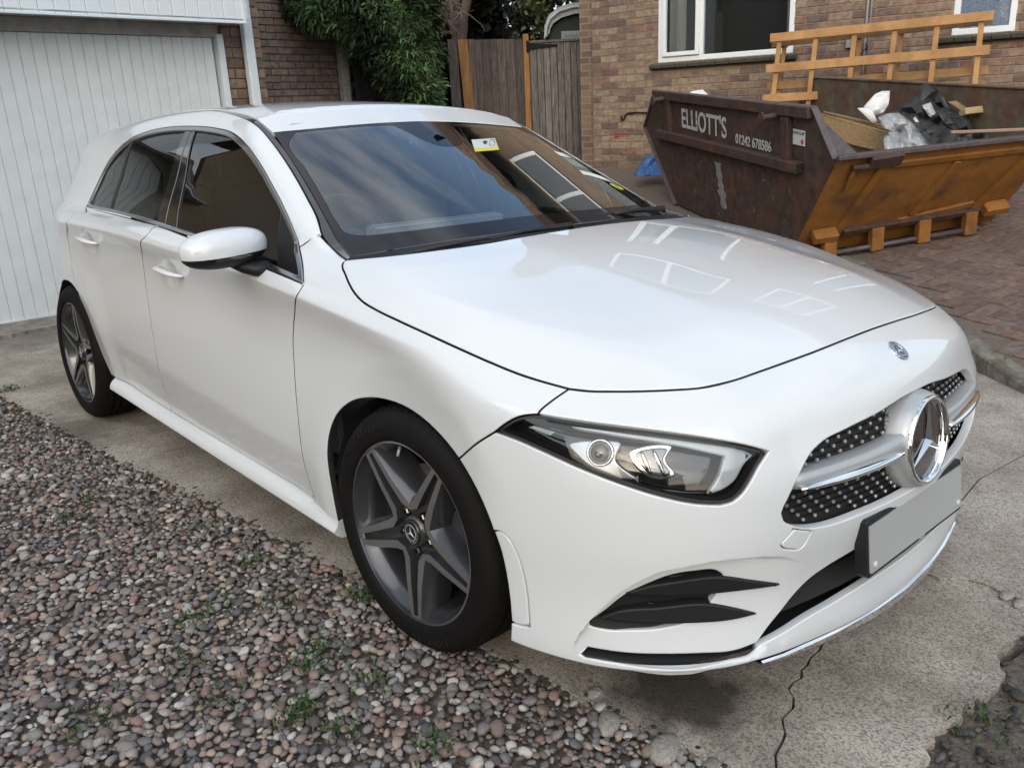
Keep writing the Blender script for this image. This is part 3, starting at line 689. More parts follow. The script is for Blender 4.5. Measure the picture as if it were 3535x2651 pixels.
def bricks(parent, P0, e, u, n, u0, u1, v0, v1, skip_, M_a, M_b, cap=300, L=.215, H=.065, jt=.010, T=.03, prefer=None, seed=0, openings=()):
    """stretcher-bond bricks proud of a mortar sheet; the largest in view become parts"""
    rg = np.random.default_rng(seed); L0, H0 = L+jt, H+jt; items = []
    for r_ in range(int((v1-v0)/H0)+1):
        v = v0+r_*H0+H/2
        if v+H/2 > v1+.02: break
        k = 0; x = u0-(L0/2 if r_ % 2 else 0)
        while x < u1:
            a, b_ = max(x, u0), min(x+L, u1); x += L0
            for (g0, g1, gv) in openings:
                if v+H/2 > gv:
                    if a < g0 < b_: b_ = g0
                    elif a < g1 < b_: a = g1
                    elif a >= g0 and b_ <= g1: b_ = a
            if b_-a < .03: continue
            c = (a+b_)/2
            if skip_(c, v, (b_-a)/2): continue
            items.append((c, v, b_-a))
    pos = [P0+e*c+u*v for c, v, l in items]; px = np.array([view_px(p) for p in pos])
    inv = (px[:, 2] > 0) & (px[:, 0] > -60) & (px[:, 0] < PW+60) & (px[:, 1] > -40) & (px[:, 1] < PH)
    order = np.argsort(np.where(inv, px[:, 2], 1e3)); lead = set(order[:cap].tolist()) & set(np.nonzero(inv)[0].tolist())
    meshes = {}
    b = MB(); rnd = []
    pl = Vector(); q_ = parent
    while q_: pl += q_.location; q_ = q_.parent
    for i, (c, v, l) in enumerate(items):
        p = pos[i]+n*rg.uniform(-.0015, .0025)
        if i in lead:
            key = round(l, 3)
            if key not in meshes: me = boxmesh('brick', key, T, H, .003); me.materials.append(M_a); meshes[key] = me
            m = frame_mat(p-n*(T/2-.008), e, n, u); m.translation -= pl
            share('brick', meshes[key], parent, m)
        else:
            b.box(p-n*(T/2-.008), (l, T, H), (e, n, u)); rnd.append(rg.random())
    if rnd:
        o = b.build('bricks_farther_along', M_b, parent); tag(o, kind='stuff'); at_ = o.data.attributes.new('rnd', 'FLOAT', 'FACE'); at_.data.foreach_set('value', np.repeat(rnd, 6))
    return len(lead), len(items)

# ------------------------------------------------------------------ car materials
M_paint = mat('white_car_paint', (.635, .665, .69), .34, coat=1.0, coatr=.015)
M_under = mat('dark_underbody', (.012, .012, .013), .8)
M_blk = mat('black_gloss', (.008, .008, .009), .08, coat=.6)
M_plas = mat('black_plastic', (.011, .012, .014), .5, spec=.35, bump=.15, bscale=600)
M_trim = mat('brown_black_trim', (.035, .028, .026), .12, coat=.5)
M_rub = mat('rubber_gap_shade', (.02, .02, .021), .6)  # rubber parts, and the painted shade in the panel gaps
M_chr = mat('polished_chrome', (.82, .83, .84), .06, metal=1)
M_satin = mat('satin_silver', (.40, .42, .44), .34, metal=.35, coat=.2)
M_tyre = mat('tyre_rubber', (.0085, .008, .008), .72, vary=.3, scale=9, bump=.1, bscale=300, spec=.12)
M_wdark = mat('wheel_graphite_paint', (.055, .058, .064), .24, metal=.5, coat=.5)
M_wcut = mat('wheel_machined_face', (.34, .34, .345), .30, metal=.8)
M_disc = mat('brake_disc_steel', (.20, .185, .17), .42, metal=.8, vary=.5, scale=30)
M_cal = mat('brake_caliper', (.05, .055, .065), .5, metal=.3)
M_glass = glass('windscreen_glass', (.84, .90, .90), k=2.3)
M_sideg = glass('side_window_glass', (.28, .31, .31), k=1.0)
M_priv = glass('dark_rear_window_glass', (.06, .06, .065), k=1.0)
M_lens = glass('headlight_lens', (.88, .90, .91), k=1.1)
M_frit = mat('black_glass_border', (.012, .009, .010), .05, spec=.45)
M_cab = mat('cabin_dark_fabric', (.34, .35, .36), .8)
M_cab2 = mat('cabin_grey_lining', (.30, .30, .29), .8)
M_led = mat('clear_light_guide', (.62, .66, .70), .12, coat=1)
M_amb = mat('lamp_silver_reflector', (.42, .44, .47), .22, metal=.7)
M_led2 = mat('lamp_grey_reflector', (.16, .17, .18), .08, metal=.6, coat=1)
M_plate = mat('number_plate_white', (.36, .375, .385), .25, coat=.4)
M_yel = mat('sticker_yellow', (.60, .50, .04), .5)
M_white = mat('sticker_white', (.50, .55, .56), .4)
M_ink = mat('sticker_ink', (.03, .03, .035), .5)

CAR = empty('hatchback_car', (0, 0, 0), 'white five-door hatchback parked on the concrete strip between gravel and skip', 'car')
PS = Cyl(-.15, .62, -1, .72)          # side panels
PT = Cyl(0, .35, 0, .70)              # bonnet, roof
PR = Cyl(0, .60, 0, .78)
PF = Sph((.05, 0, .42), .80)          # front end
PW_ = Sph((-1.35, 0, .80), .80)       # windscreen
def sy(L_, s=-1): return [(x, s*y, z) for x, y, z in L_]
hood_side = snap(sy([(-.381, .768, .981), (-.378, .782, .977), (-.358, .798, .970), (-.311, .820, .958), (-.256, .842, .938), (-.213, .855, .922), (-.165, .864, .908), (-.10, .868, .896), (-.007, .869, .883), (.112, .866, .866), (.213, .857, .848), (.30, .841, .829), (.375, .819, .811), (.425, .797, .80), (.468, .775, .791)]))
hood_front = snap(sy([(.468, .775, .791), (.50, .748, .787), (.535, .714, .786), (.575, .669, .785), (.617, .617, .785), (.655, .567, .787), (.683, .510, .794), (.705, .445, .804), (.721, .37, .812), (.734, .27, .819), (.742, .139, .826), (.744, 0, .829)]))
hood_front[0] = hood_side[-1]; hood_front[-1] = (hood_front[-1][0], 0, hood_front[-1][2])
hood_rear = sy([(-.381, .768, .981), (-.345, .730, .988), (-.29, .66, .998), (-.235, .55, 1.004), (-.19, .42, 1.01), (-.165, .25, 1.016), (-.155, 0, 1.02)])
def full(L_): return L_+[(x, -y, z) for x, y, z in L_[::-1][1:]]
hood_rear[0] = hood_side[0]
panel('bonnet', chain(full(hood_rear), [(x, -y, z) for x, y, z in hood_side], full(hood_front)[::-1], hood_side[::-1], step=.014), PT, M_paint, CAR, fn=lower3, h=.03, seal=M_rub,
      feat=[([(x, s*float(scr(x)), .93) for x in np.linspace(-.34, .70, 14)], (-.014, -.006, 0, .006, .014), .014) for s in (-1, 1)])
split = snap(sy([(-.56, .741, 1.032), (-.588, .767, 1.017), (-.612, .785, 1.0)]))
ditch_lo = snap(sy([(-.381, .766, .983), (-.444, .757, .993), (-.512, .744, 1.011), (-.56, .735, 1.032)]))
ditch_hi = snap(sy([(-.56, .735, 1.032), (-.631, .707, 1.079), (-.72, .682, 1.125), (-.812, .658, 1.172), (-.956, .628, 1.247), (-1.05, .613, 1.294), (-1.146, .603, 1.34), (-1.274, .588, 1.372), (-1.474, .562, 1.398), (-1.763, .535, 1.417), (-2.2, .515, 1.42), (-2.7, .50, 1.39), (-3.1, .49, 1.34)]))
door_f = snap(sy([(-.452, .867, .919), (-.468, .88, .892), (-.495, .878, .85), (-.52, .874, .80), (-.538, .873, .74), (-.545, .873, .671), (-.542, .878, .579), (-.535, .882, .50), (-.528, .885, .415), (-.524, .876, .33), (-.524, .862, .262)]))
arch_f = snap(sy([(-.368, .872, .215), (-.380, .874, .30), (-.386, .876, .36), (-.380, .882, .434), (-.355, .884, .51), (-.310, .881, .577), (-.24, .877, .628), (-.156, .873, .657), (-.07, .872, .670), (.016, .871, .668), (.08, .871, .655), (.140, .872, .633), (.196, .873, .603), (.213, .874, .592)]))
arch_f2 = snap(sy([(.213, .874, .592), (.25, .875, .560), (.29, .877, .518), (.322, .877, .468), (.330, .877, .452)]))
arch_f3 = snap(sy([(.330, .877, .452), (.348, .875, .412), (.360, .872, .36), (.368, .87, .30), (.371, .868, .234)]))
fend_front = snap(sy([(.468, .775, .791), (.466, .80, .783), (.46, .825, .771), (.452, .843, .757), (.447, .846, .748)]))
lamp_tl = snap(sy([(.447, .846, .748), (.434, .849, .745), (.403, .857, .735), (.369, .867, .713), (.341, .873, .689)]))
front_end = snap(sy([(-.452, .867, .919), (-.49, .845, .955), (-.55, .815, .983), (-.612, .785, 1.0)])); front_end[0] = door_f[0]; split[-1] = front_end[-1]
bump_side = snap(sy([(.341, .873, .689), (.292, .878, .655), (.25, .877, .622), (.213, .874, .592)]))
ditch_lo[0] = hood_side[0]; lamp_tl[0] = fend_front[-1]; bump_side[0] = lamp_tl[-1]; fend_front[0] = hood_side[-1]; hood_front[0] = hood_side[-1]; arch_f[-1] = bump_side[-1]; ditch_lo[-1] = split[0]
both('front_wing', chain(hood_side, fend_front, lamp_tl, bump_side, arch_f[::-1], sy([(-.368, .872, .215), (-.44, .868, .245), (-.524, .862, .262)]), door_f[::-1],
      front_end, split[::-1], ditch_lo[::-1]), PS, M_paint, CAR, h=.024, seal=M_rub,
      feat=[(sy([(-.5, .885, .888), (-.3, .885, .869), (-.1, .885, .85), (.1, .885, .832)]), (-.012, -.004, .004, .012), .012)])
# headlight and front bumper
lamp_top = snap(sy([(.447, .846, .748), (.517, .81, .743), (.584, .761, .735), (.666, .688, .721), (.724, .628, .706), (.770, .566, .686), (.795, .532, .672)]))
lamp_in = snap(sy([(.795, .532, .672), (.793, .560, .650), (.791, .586, .622), (.787, .608, .600), (.779, .626, .587), (.766, .650, .583)]))
lamp_bot = snap(sy([(.766, .650, .583), (.739, .688, .589), (.68, .745, .607), (.61, .789, .628), (.53, .825, .651), (.47, .844, .667), (.404, .860, .681), (.341, .873, .689)]))
flap = snap(sy([(.330, .877, .452), (.352, .876, .458), (.376, .873, .448), (.396, .868, .418), (.411, .863, .371), (.419, .86, .318), (.422, .858, .242)]))
flap_b = snap(sy([(.422, .858, .242), (.40, .864, .236), (.371, .868, .234)]))
bump_bot = sy([(.371, .868, .234), (.368, .868, .186)]); 
bump_bot2 = snap(sy([(.368, .868, .186), (.456, .852, .187), (.53, .828, .189), (.60, .797, .192), (.68, .744, .196), (.748, .67, .196), (.790, .595, .194), (.815, .53, .193), (.834, .471, .193), (.851, .389, .191), (.868, .30, .189), (.886, .15, .186), (.893, 0, .186)]))
lamp_top[0] = fend_front[-1]; lamp_in[0] = lamp_top[-1]; lamp_bot[0] = lamp_in[-1]; lamp_bot[-1] = lamp_tl[-1]; arch_f2[0] = bump_side[-1]; flap[0] = arch_f2[-1]; flap_b[0] = flap[-1]; arch_f3[0] = flap[0]; arch_f3[-1] = flap_b[-1]; bump_bot[0] = flap_b[-1]; bump_bot2[0] = bump_bot[-1]
half = list(chain(hood_front[::-1], fend_front, lamp_top, lamp_in, lamp_bot, bump_side, arch_f2, flap, flap_b, bump_bot, bump_bot2, step=.011))
bo = np.array(half+[(x, -y, z) for x, y, z in half[::-1][0:-1]])
gr_half = snap(sy([(.866, 0, .698), (.865, .06, .697), (.861, .196, .685), (.846, .314, .673), (.836, .378, .664), (.833, .424, .648), (.835, .468, .615), (.832, .506, .566), (.829, .519, .542), (.831, .513, .526), (.839, .486, .507), (.849, .442, .49), (.857, .401, .481), (.883, .256, .474), (.897, .13, .472), (.902, 0, .472)]))
grille_o = crom(gr_half+[(x, -y, z) for x, y, z in gr_half[::-1][1:-1]], closed=True, step=.012)
slot_u = snap(sy([(.545, .819, .2165), (.57, .796, .2185), (.614, .769, .2195), (.666, .726, .220), (.734, .652, .220), (.780, .585, .222), (.802, .535, .230)]))
slot_c = snap(sy([(.802, .535, .230), (.811, .507, .262), (.820, .480, .288), (.830, .443, .321), (.84, .398, .346), (.852, .346, .361), (.866, .275, .372), (.874, .224, .377), (.884, .1, .381), (.885, 0, .382)]))
slot_l = snap(sy([(.89, 0, .276), (.877, .185, .272), (.859, .315, .262), (.835, .44, .247), (.812, .51, .229), (.796, .555, .219), (.770, .60, .2175), (.734, .655, .217), (.666, .728, .2165), (.614, .770, .2162), (.57, .797, .2158), (.545, .819, .2150)]))
sh_ = list(chain(slot_l, slot_u, slot_c, step=.012)); k0 = int(np.argmin(np.linalg.norm(np.array(sh_)-np.array(slot_c[-1]), axis=1)))
sh_ = sh_[:k0+1]
slot_o = np.array(sh_+[(x, -y, z) for x, y, z in sh_[::-1][1:-1]])
mesh_h = crom(sy([(.545, .793, .272), (.575, .772, .315), (.613, .748, .360), (.645, .722, .386), (.68, .690, .408), (.715, .655, .417), (.745, .622, .416), (.753, .607, .400), (.747, .612, .37), (.737, .619, .344), (.725, .635, .318), (.708, .655, .297), (.677, .69, .283), (.619, .746, .274), (.575, .777, .269)]), closed=True, step=.01)
tow_o = chain(sy([(.843, .484, .496), (.835, .512, .474)]), sy([(.835, .512, .474), (.833, .516, .468), (.834, .509, .460), (.837, .498, .454)]), sy([(.837, .498, .454), (.842, .468, .444)]), sy([(.842, .468, .444), (.845, .457, .444), (.848, .447, .450)]), sy([(.848, .447, .450), (.853, .432, .478)]), sy([(.853, .432, .478), (.843, .484, .496)]), step=.008)
brow = [(.0, -float(s_), float(z_)) for s_, z_ in BR[1:-1]]
def onF(L_): return [tuple(q) for q in surf(L_, PF)]
brow3 = [(.66+.2*(1-(s_/.83)**2)+.0, -s_, z_) for s_, z_ in BR[1:-1]]
_bp = []
for s_, z_ in BR[1:-1]:
    xs = np.linspace(1.0, .35, 400); f_ = F(xs, np.full(400, -s_), np.full(400, z_+.004)); i_ = np.argmax(f_ < 0); _bp.append((xs[i_], -s_, z_))
brow3 = _bp
feats = []
for s_ in (1, -1):
    b_ = [(x, y*s_, z) for x, y, z in brow3]
    feats.append((b_, (-.014, -.0105, -.007, -.0035, 0, .0035, .007, .0105, .014), .009))
    feats.append(([(x, y*s_, z-.0065) for x, y, z in slot_l[2:]], (-.006, -.003, 0, .003), .012))
panel('front_bumper', bo, PF, M_paint, CAR, holes=[grille_o, slot_o, mesh_h, mir(mesh_h), tow_o], h=.022, fn=F, feat=feats, lip=.022)
panel('towing_eye_cover', tow_o, PF, M_paint, CAR, h=.015, gap=.0012, rim=.0015, lip=.006)
fl_o = chain(flap, flap_b, arch_f3[::-1])
both('wheel_arch_flap', fl_o, PF, M_paint, CAR, h=.02, off=.003)
for s_, gp in ((1, 'right'), (-1, 'left')):
    f3 = lambda L_: [(x, y*s_, z) for x, y, z in L_]
    lamp_o = chain(f3(lamp_top), f3(lamp_in), f3(lamp_bot), f3(lamp_tl)[::-1])
    HL = empty('headlight', parent=CAR)
    panel('lens', lamp_o, PF, M_lens, HL, h=.03, off=.0015, gap=.003, lip=.006)
    panel('housing', lamp_o, PF, M_blk, HL, h=.03, off=.055, gap=-.018, lip=0, rim=.001)
    panel('seal', lamp_o, PF, M_rub, HL, holes=[inset3(lamp_o, PF, .0085)], h=.03, off=.0005, gap=.0022, lip=.03, rim=.001)
    panel('light_guide', chain(f3(sy([(.475, .833, .7405), (.59, .757, .7295), (.69, .668, .710), (.765, .575, .682), (.783, .556, .668)])), f3(sy([(.783, .556, .668), (.779, .585, .650), (.776, .612, .622), (.758, .656, .603), (.748, .672, .601)])),
          f3(sy([(.748, .672, .601), (.752, .638, .640), (.752, .622, .672)])), f3(sy([(.752, .622, .672), (.68, .693, .697), (.58, .777, .717), (.50, .826, .731), (.475, .833, .7405)]))), PF, M_led, HL, h=.03, off=.016, lip=.012, rim=.004)
    panel('bezel', crom(f3(sy([(.507, .829, .688), (.567, .795, .709), (.607, .77, .704), (.604, .782, .674), (.648, .765, .634), (.60, .794, .632), (.56, .812, .647), (.53, .822, .667)])), closed=True, step=.006), PF, M_amb, HL, h=.02, off=.026, lip=.012, rim=.003)
    panel('bezel', crom(f3(sy([(.621, .765, .689), (.641, .742, .701), (.684, .697, .696), (.683, .716, .674), (.704, .711, .644), (.691, .729, .633), (.654, .757, .643)])), closed=True, step=.006), PF, M_chr, HL, h=.02, off=.024, lip=.012, rim=.003)
    panel('reflector', crom(f3(sy([(.633, .755, .687), (.648, .738, .694), (.676, .705, .690), (.676, .718, .672), (.693, .716, .646), (.686, .728, .640), (.658, .751, .649)])), closed=True, step=.006), PF, M_led2, HL, h=.02, off=.0225, lip=.004, rim=.003, gap=.001)
    for q0_, q1_ in (((.640, -.748, .690), (.664, -.743, .643)), ((.655, -.729, .693), (.684, -.724, .640))):
        P_ = surf(np.array([(x_, y_*s_, z_) for x_, y_, z_ in [tuple(np.array(q0_)*(1-t_)+np.array(q1_)*t_) for t_ in np.linspace(0, 1, 7)]]), PF, off=.020); b = MB(); b.tube(P_, [.002, .004, .0055, .006, .005, .0035, .002], 6); b.build('reflector_rib', M_chr, HL, smooth=True)
    lb_ = f3(sy([(.423, .853, .715), (.436, .85, .7205), (.482, .835, .714), (.474, .839, .706)]))
    panel('label', chain([lb_[0], lb_[1]], [lb_[1], lb_[2]], [lb_[2], lb_[3]], [lb_[3], lb_[0]]), PF, M_white, HL, h=.02, off=.0045, gap=0, lip=0, rim=.001)
    for (px_, py_, pz_), rr in (((.572, -.795, .680), .023),):
        c = surf(np.array([(px_, py_*s_, pz_)]), PF, off=.030)[0]; n_ = grad(*[np.array([q]) for q in c])[0]
        e_ = np.cross((0, 0, 1), n_); e_ /= np.linalg.norm(e_); u_ = np.cross(n_, e_)
        b = MB(); b.lathe([(rr*1.25, .003), (rr*1.22, .010), (rr*1.05, .011), (rr, .004)], c, (e_, u_, n_), 28); b.build('lamp_ring', M_chr, HL, smooth=True)
        b = MB(); b.lathe([(rr*cos(a), .004+rr*.75*sin(a)) for a in np.linspace(0, pi/2, 9)], c, (e_, u_, n_), 28); b.build('lamp_lens_ball', mat('projector_glass', (.10, .105, .11), .02, coat=1) if 'projector_glass' not in bpy.data.materials else bpy.data.materials['projector_glass'], HL, smooth=True)
# blades and mesh in the side intakes, centre intake
for s_ in (1, -1):
    f3 = lambda L_: [(x, y*s_, z) for x, y, z in L_]
    IN = empty('side_air_intake', parent=CAR)
    mo = mesh_h*np.array([1, s_, 1])
    panel('grille_mesh', mo, PF, M_plas, IN, h=.02, off=.024, gap=-.012, lip=0, rim=.001)
    panel('blade', chain(f3(sy([(.612, .752, .364), (.640, .727, .381), (.69, .680, .396), (.745, .618, .404), (.785, .553, .386), (.817, .490, .364)])), f3(sy([(.817, .490, .364), (.781, .56, .3655), (.72, .643, .363), (.653, .716, .361), (.612, .752, .364)]))), PF, M_plas, IN, h=.02, off=-.008, lip=.034, rim=.004, gap=0)
    panel('blade', chain(f3(sy([(.563, .783, .296), (.60, .757, .320), (.66, .70, .332), (.728, .628, .338), (.765, .578, .322), (.793, .536, .303)])), f3(sy([(.793, .536, .303), (.763, .584, .2965), (.71, .655, .295), (.653, .713, .295), (.60, .76, .295), (.563, .783, .296)]))), PF, M_plas, IN, h=.02, off=-.008, lip=.034, rim=.004, gap=0)
    b = MB()
    for k in range(4):
        z0 = .285+k*.037
        pts = [q for q in surf(np.array([(.7, -s__*s_, z0+.003*sin(40*s__)) for s__ in np.linspace(.60, .785, 12)]), PF, off=.018)]
        if k > 1: pts = pts[:-2-(k-2)*2]
        b.tube(pts, .0035, 6)
    b.build('slat', M_plas, IN, smooth=True)
CI = empty('lower_air_intake', parent=CAR)
b = MB(); pts = []
for y_ in np.linspace(-.81, .81, 33):
    xf = .862-float(pl(abs(y_)))-.02*(abs(y_) > .5)
    pts.append([(xf-.065, y_, .40), (xf-.065, y_, .30), (xf-.045, y_, .298), (xf-.012, y_, .262), (xf-.075, y_, .212), (xf-.075, y_, .206), (xf+.022, y_, .2055)])
V = [q for p in pts for q in p]; b.add(V, [(i*7+k, i*7+k+1, (i+1)*7+k+1, (i+1)*7+k) for i in range(32) for k in range(6)])
b.build('duct', M_under, CI)
b = MB()
for k in range(6):
    z0 = .308+k*.0155
    for j in range(26):
        y0 = -.5+j*.04+(k % 2)*.02; xf = .862-float(pl(abs(y0)))
        b.box((xf-.058, y0, z0), (.014, .030, .006))
tag(b.build('mesh_bars', M_plas, CI), kind='stuff')
b = MB()
sp = [( .893-.0, 0.0), (.886, .15), (.868, .30), (.851, .389), (.834, .471), (.815, .53)]
pts = []
for x_, s_ in [(q[0], -q[1]) for q in sp[::-1]]+[(q[0], q[1]) for q in sp[1:]]:
    e_ = 1-(abs(s_)/.55)**2; pts.append([(x_-.004, s_, .187), (x_+.004*e_, s_, .183), (x_+.004*e_-.003, s_, .183-.022*e_-.002), (x_-.05, s_, .183-.022*e_-.004)])
V = [q for p in pts for q in p]; b.add(V, [(i*4+k, (i+1)*4+k, (i+1)*4+k+1, i*4+k+1) for i in range(len(pts)-1) for k in range(3)])
b.build('chrome_splitter', M_chr, CAR, sharp=R(25))
# ---- grille
GR = empty('radiator_grille', parent=CAR)
panel('backing', grille_o, PF, M_under, GR, h=.05, off=.040, gap=-.03, lip=0, rim=.001)
gpoly = PF.to(grille_o); gin = inset_poly(gpoly if area2(gpoly) > 0 else gpoly[::-1], .006)
pin_y = []; 
for k in range(14):
    z0 = .480+k*.0165
    for j in range(-14, 15): pin_y.append((.86, j*.042+(k % 2)*.021, z0))
pin_y = np.array(pin_y); q2 = PF.to(pin_y); pin_y = pin_y[pip(q2, gin)]
c_ = surf(pin_y, PF, off=.030); n_ = grad(c_[:, 0], c_[:, 1], c_[:, 2])
keep = ~((np.abs(c_[:, 2]-.594) < .022) | (np.hypot(c_[:, 1], c_[:, 2]-.58) < .127))
b = MB()
for c, nn in zip(c_[keep], n_[keep]):
    e_ = np.cross((0, 0, 1), nn); e_ /= np.linalg.norm(e_); u_ = np.cross(nn, e_)
    b.lathe([(.0012, -.004), (.0044, -.001), (.0046, .003), (.0040, .0042), (0, .0044)], c, (e_, u_, nn), 6)
tag(b.build('grille_pins', mat('pin_silver', (.42, .43, .44), .3, metal=.7), GR), kind='stuff')
b = MB()
rows = sorted(set(np.round(pin_y[:, 2], 4)))
for z0 in rows:
    ys = np.arange(-.51, .511, .015); row = np.array([(.86, y_, z0) for y_ in ys]); row = row[pip(PF.to(row), gin)]; row = row[np.hypot(row[:, 1], row[:, 2]-.581) > .121]
    if len(row) < 2: continue
    cr_ = surf(row, PF, off=.038)
    for i in range(0, len(cr_)-1):
        if abs(cr_[i][1]-cr_[i+1][1]) < .02: b.add([cr_[i]+(.006, 0, .004), cr_[i+1]+(.006, 0, .004), cr_[i+1]+(-.012, 0, -.004), cr_[i]+(-.012, 0, -.004)], [(0, 1, 2, 3)])
tag(b.build('grille_fins', M_plas, GR), kind='stuff')
for s_ in (-1, 1):
    V = []; Vc = []; ys = np.linspace(.075, .512, 16)
    for y_ in ys:
        base = surf(np.array([(.86, s_*y_, .594)]), PF)[0]; t_ = (y_-.075)/.437; hgt = .5*(.030*(1-t_)**4+.034); zc_ = .593+.004*t_
        x_ = base[0]+.004-.018*(t_ > .97)
        V.append([(x_-.05, base[1], zc_+hgt*.8), (x_-.012, base[1], zc_+hgt), (x_-.004, base[1], zc_+hgt*.75), (x_, base[1], zc_-hgt*.1), (x_-.004, base[1], zc_-hgt*.8), (x_-.04, base[1], zc_-hgt)])
    b = MB(); b.add([q for p in V for q in p], [((i*6+k, i*6+k+1, (i+1)*6+k+1, (i+1)*6+k) if s_ > 0 else (i*6+k, (i+1)*6+k, (i+1)*6+k+1, i*6+k+1)) for i in range(15) for k in range(5)])
    fin = b.build('grille_louvre', M_satin, GR, smooth=True)
    b = MB(); rs = []; pts = []
    for t_ in np.linspace(0, 1, 18):
        y_ = .125+t_*.362; base = surf(np.array([(.86, s_*y_, .582)]), PF)[0]; pts.append((base[0]+.003, base[1], .584+.001*t_)); rs.append(.019*max(sin(pi*min(1, .08+t_*.94)), .05)**.45)
    b.tube(pts, rs, 12, flat=.55); b.build('chrome_strip', M_chr, fin, smooth=True)
b = MB(); SC = (.888, 0, .581); SX = ((0, 1, 0), (-.10, 0, .995), (.995, 0, .10))
b.lathe([(.126, -.050), (.121, -.018), (.117, -.002), (.113, .010), (.108, .014)], SC, SX, 64); b.build('badge_surround', M_satin, GR, smooth=True)
b = MB(); b.lathe([(.108, .012), (.1075, .020), (.104, .0235), (.0985, .022), (.0965, .010)], SC, SX, 64); b.build('badge_ring', M_chr, GR, smooth=True)
b = MB(); b.lathe([(.0970, .010), (.06, .0125), (.0, .0135)], SC, SX, 48); b.build('badge_disc', mat('badge_dark_glass', (.03, .024, .022), .04, coat=1), GR, smooth=True)
def star(b, c, ax, r, wd, h):
    ax = np.array(ax, float); c = np.array(c, float)
    for k in range(3):
        a = pi/2+k*2*pi/3; d = ax[0]*cos(a)+ax[1]*sin(a)
        V = [c+ax[2]*h]
        a1, a2 = a-pi/3, a+pi/3
        V += [c+(ax[0]*cos(a1)+ax[1]*sin(a1))*wd, c+d*r+ax[2]*h*.25, c+(ax[0]*cos(a2)+ax[1]*sin(a2))*wd]
        b.add(V, [(0, 1, 2), (0, 2, 3)])
b = MB(); star(b, np.array(SC)+np.array(SX[2])*.0135, SX, .099, .0125, .013); b.build('star', M_chr, GR)
# bonnet roundel on the bumper nose
c = surf(np.array([(.811, 0, .786)]), PF)[0]; n_ = grad(*[np.array([q]) for q in c])[0]; e_ = np.array((0, 1., 0)); u_ = np.cross(n_, e_)*1.0
ax_ = (e_, -u_ if u_[0] > 0 else u_, n_)
BD = empty('round_badge', parent=CAR)
b = MB(); b.lathe([(.0285, -.002), (.0285, .0018), (.027, .0026), (.0262, .002)], c, ax_, 40); b.build('rim', M_chr, BD, smooth=True)
b = MB(); b.lathe([(.0264, .0016), (.0, .0020)], c, ax_, 40); b.build('face', mat('badge_blue_black', (.018, .022, .035), .15, coat=.6), BD, smooth=True)
b = MB(); b.lathe([(.0185, .0019), (.0182, .0027), (.0170, .0027), (.0168, .0019)], c, ax_, 40)
star(b, c+n_*.0019, ax_, .0172, .0028, .0016)
for k in range(26):
    a = 2*pi*k/26
    if k % 13 in (5, 6, 7): continue
    b.box(c+n_*.0022+(ax_[0]*cos(a)+ax_[1]*sin(a))*.0224, (.0028, .0035, .0006), (ax_[0]*-sin(a)+ax_[1]*cos(a), ax_[0]*cos(a)+ax_[1]*sin(a), n_))
b.build('star_and_wreath', M_chr, BD)
# number plate
PL = empty('number_plate', parent=CAR)
pax = ((0, 1, 0), (-.12, 0, .993), (.993, 0, .12))
b = MB(); b.prism([(-.258, -.070), (.258, -.070), (.264, -.062), (.264, .062), (.258, .070), (-.258, .070), (-.264, .062), (-.264, -.062)], (.898, 0, .388), pax, -.026, .004)
b.build('holder', M_plas, PL, bevel=.003)
b = MB(); b.prism([(-.257, -.056), (-.254, -.059), (.254, -.059), (.257, -.056), (.257, .052), (.254, .055), (-.254, .055), (-.257, .052)], (.898, 0, .388), pax, .004, .0075)
b.build('plate', M_plate, PL)
for s_ in (-1, 1):
    b = MB(); b.lathe([(.0075, .0075), (.0075, .010), (.005, .0115), (0, .0115)], np.array((.898, 0, .388))+np.array(pax[0])*s_*.235-np.array(pax[1])*.042, pax, 16); b.build('screw', M_white, PL, smooth=True)

# ------------------------------------------------------------------ sides
dlo_top = snap(sy([(-.612, .785, 1.0), (-.68, .763, 1.046), (-.779, .737, 1.107), (-.884, .713, 1.164), (-1.003, .689, 1.229), (-1.126, .667, 1.283), (-1.274, .643, 1.325), (-1.467, .63, 1.347), (-1.71, .623, 1.357), (-1.936, .622, 1.356), (-2.152, .628, 1.341), (-2.317, .64, 1.314), (-2.438, .66, 1.269), (-2.545, .692, 1.190), (-2.615, .724, 1.103), (-2.662, .762, 1.022)])); dlo_top[0] = front_end[-1]
belt_all = sy([(-.452, .866, .925), (-.70, .862, .951), (-1.0, .850, .975), (-1.289, .832, .993), (-1.66, .806, 1.006), (-2.0, .787, 1.016), (-2.28, .776, 1.021), (-2.5, .768, 1.022), (-2.662, .762, 1.022)])
def dz(L_, d): return [(x, y, z+d) for x, y, z in L_]
belt_all = [(x, y, z-.006) for x, y, z in belt_all]
belt_all = snap(belt_all); belt_all[0] = door_f[0]; belt_lo = belt_all
def cut(L_, x0, x1):
    P = np.array(L_); P = P[np.argsort(-P[:, 0])]
    q = lambda x: tuple(np.array([x]+[np.interp(-x, -P[:, 0], P[:, k]) for k in (1, 2)]))
    return [q(x0)]+[tuple(p) for p in P if min(x0, x1)+.03 < p[0] < max(x0, x1)-.03]+[q(x1)]
door_r = snap(sy([(-1.655, .806, .999), (-1.648, .85, .972), (-1.648, .882, .935), (-1.665, .877, .87), (-1.686, .872, .802), (-1.688, .873, .74), (-1.682, .875, .68), (-1.668, .88, .594), (-1.66, .881, .50), (-1.656, .878, .42), (-1.655, .866, .34), (-1.655, .849, .262)]))
belt_all[-1] = dlo_top[-1]
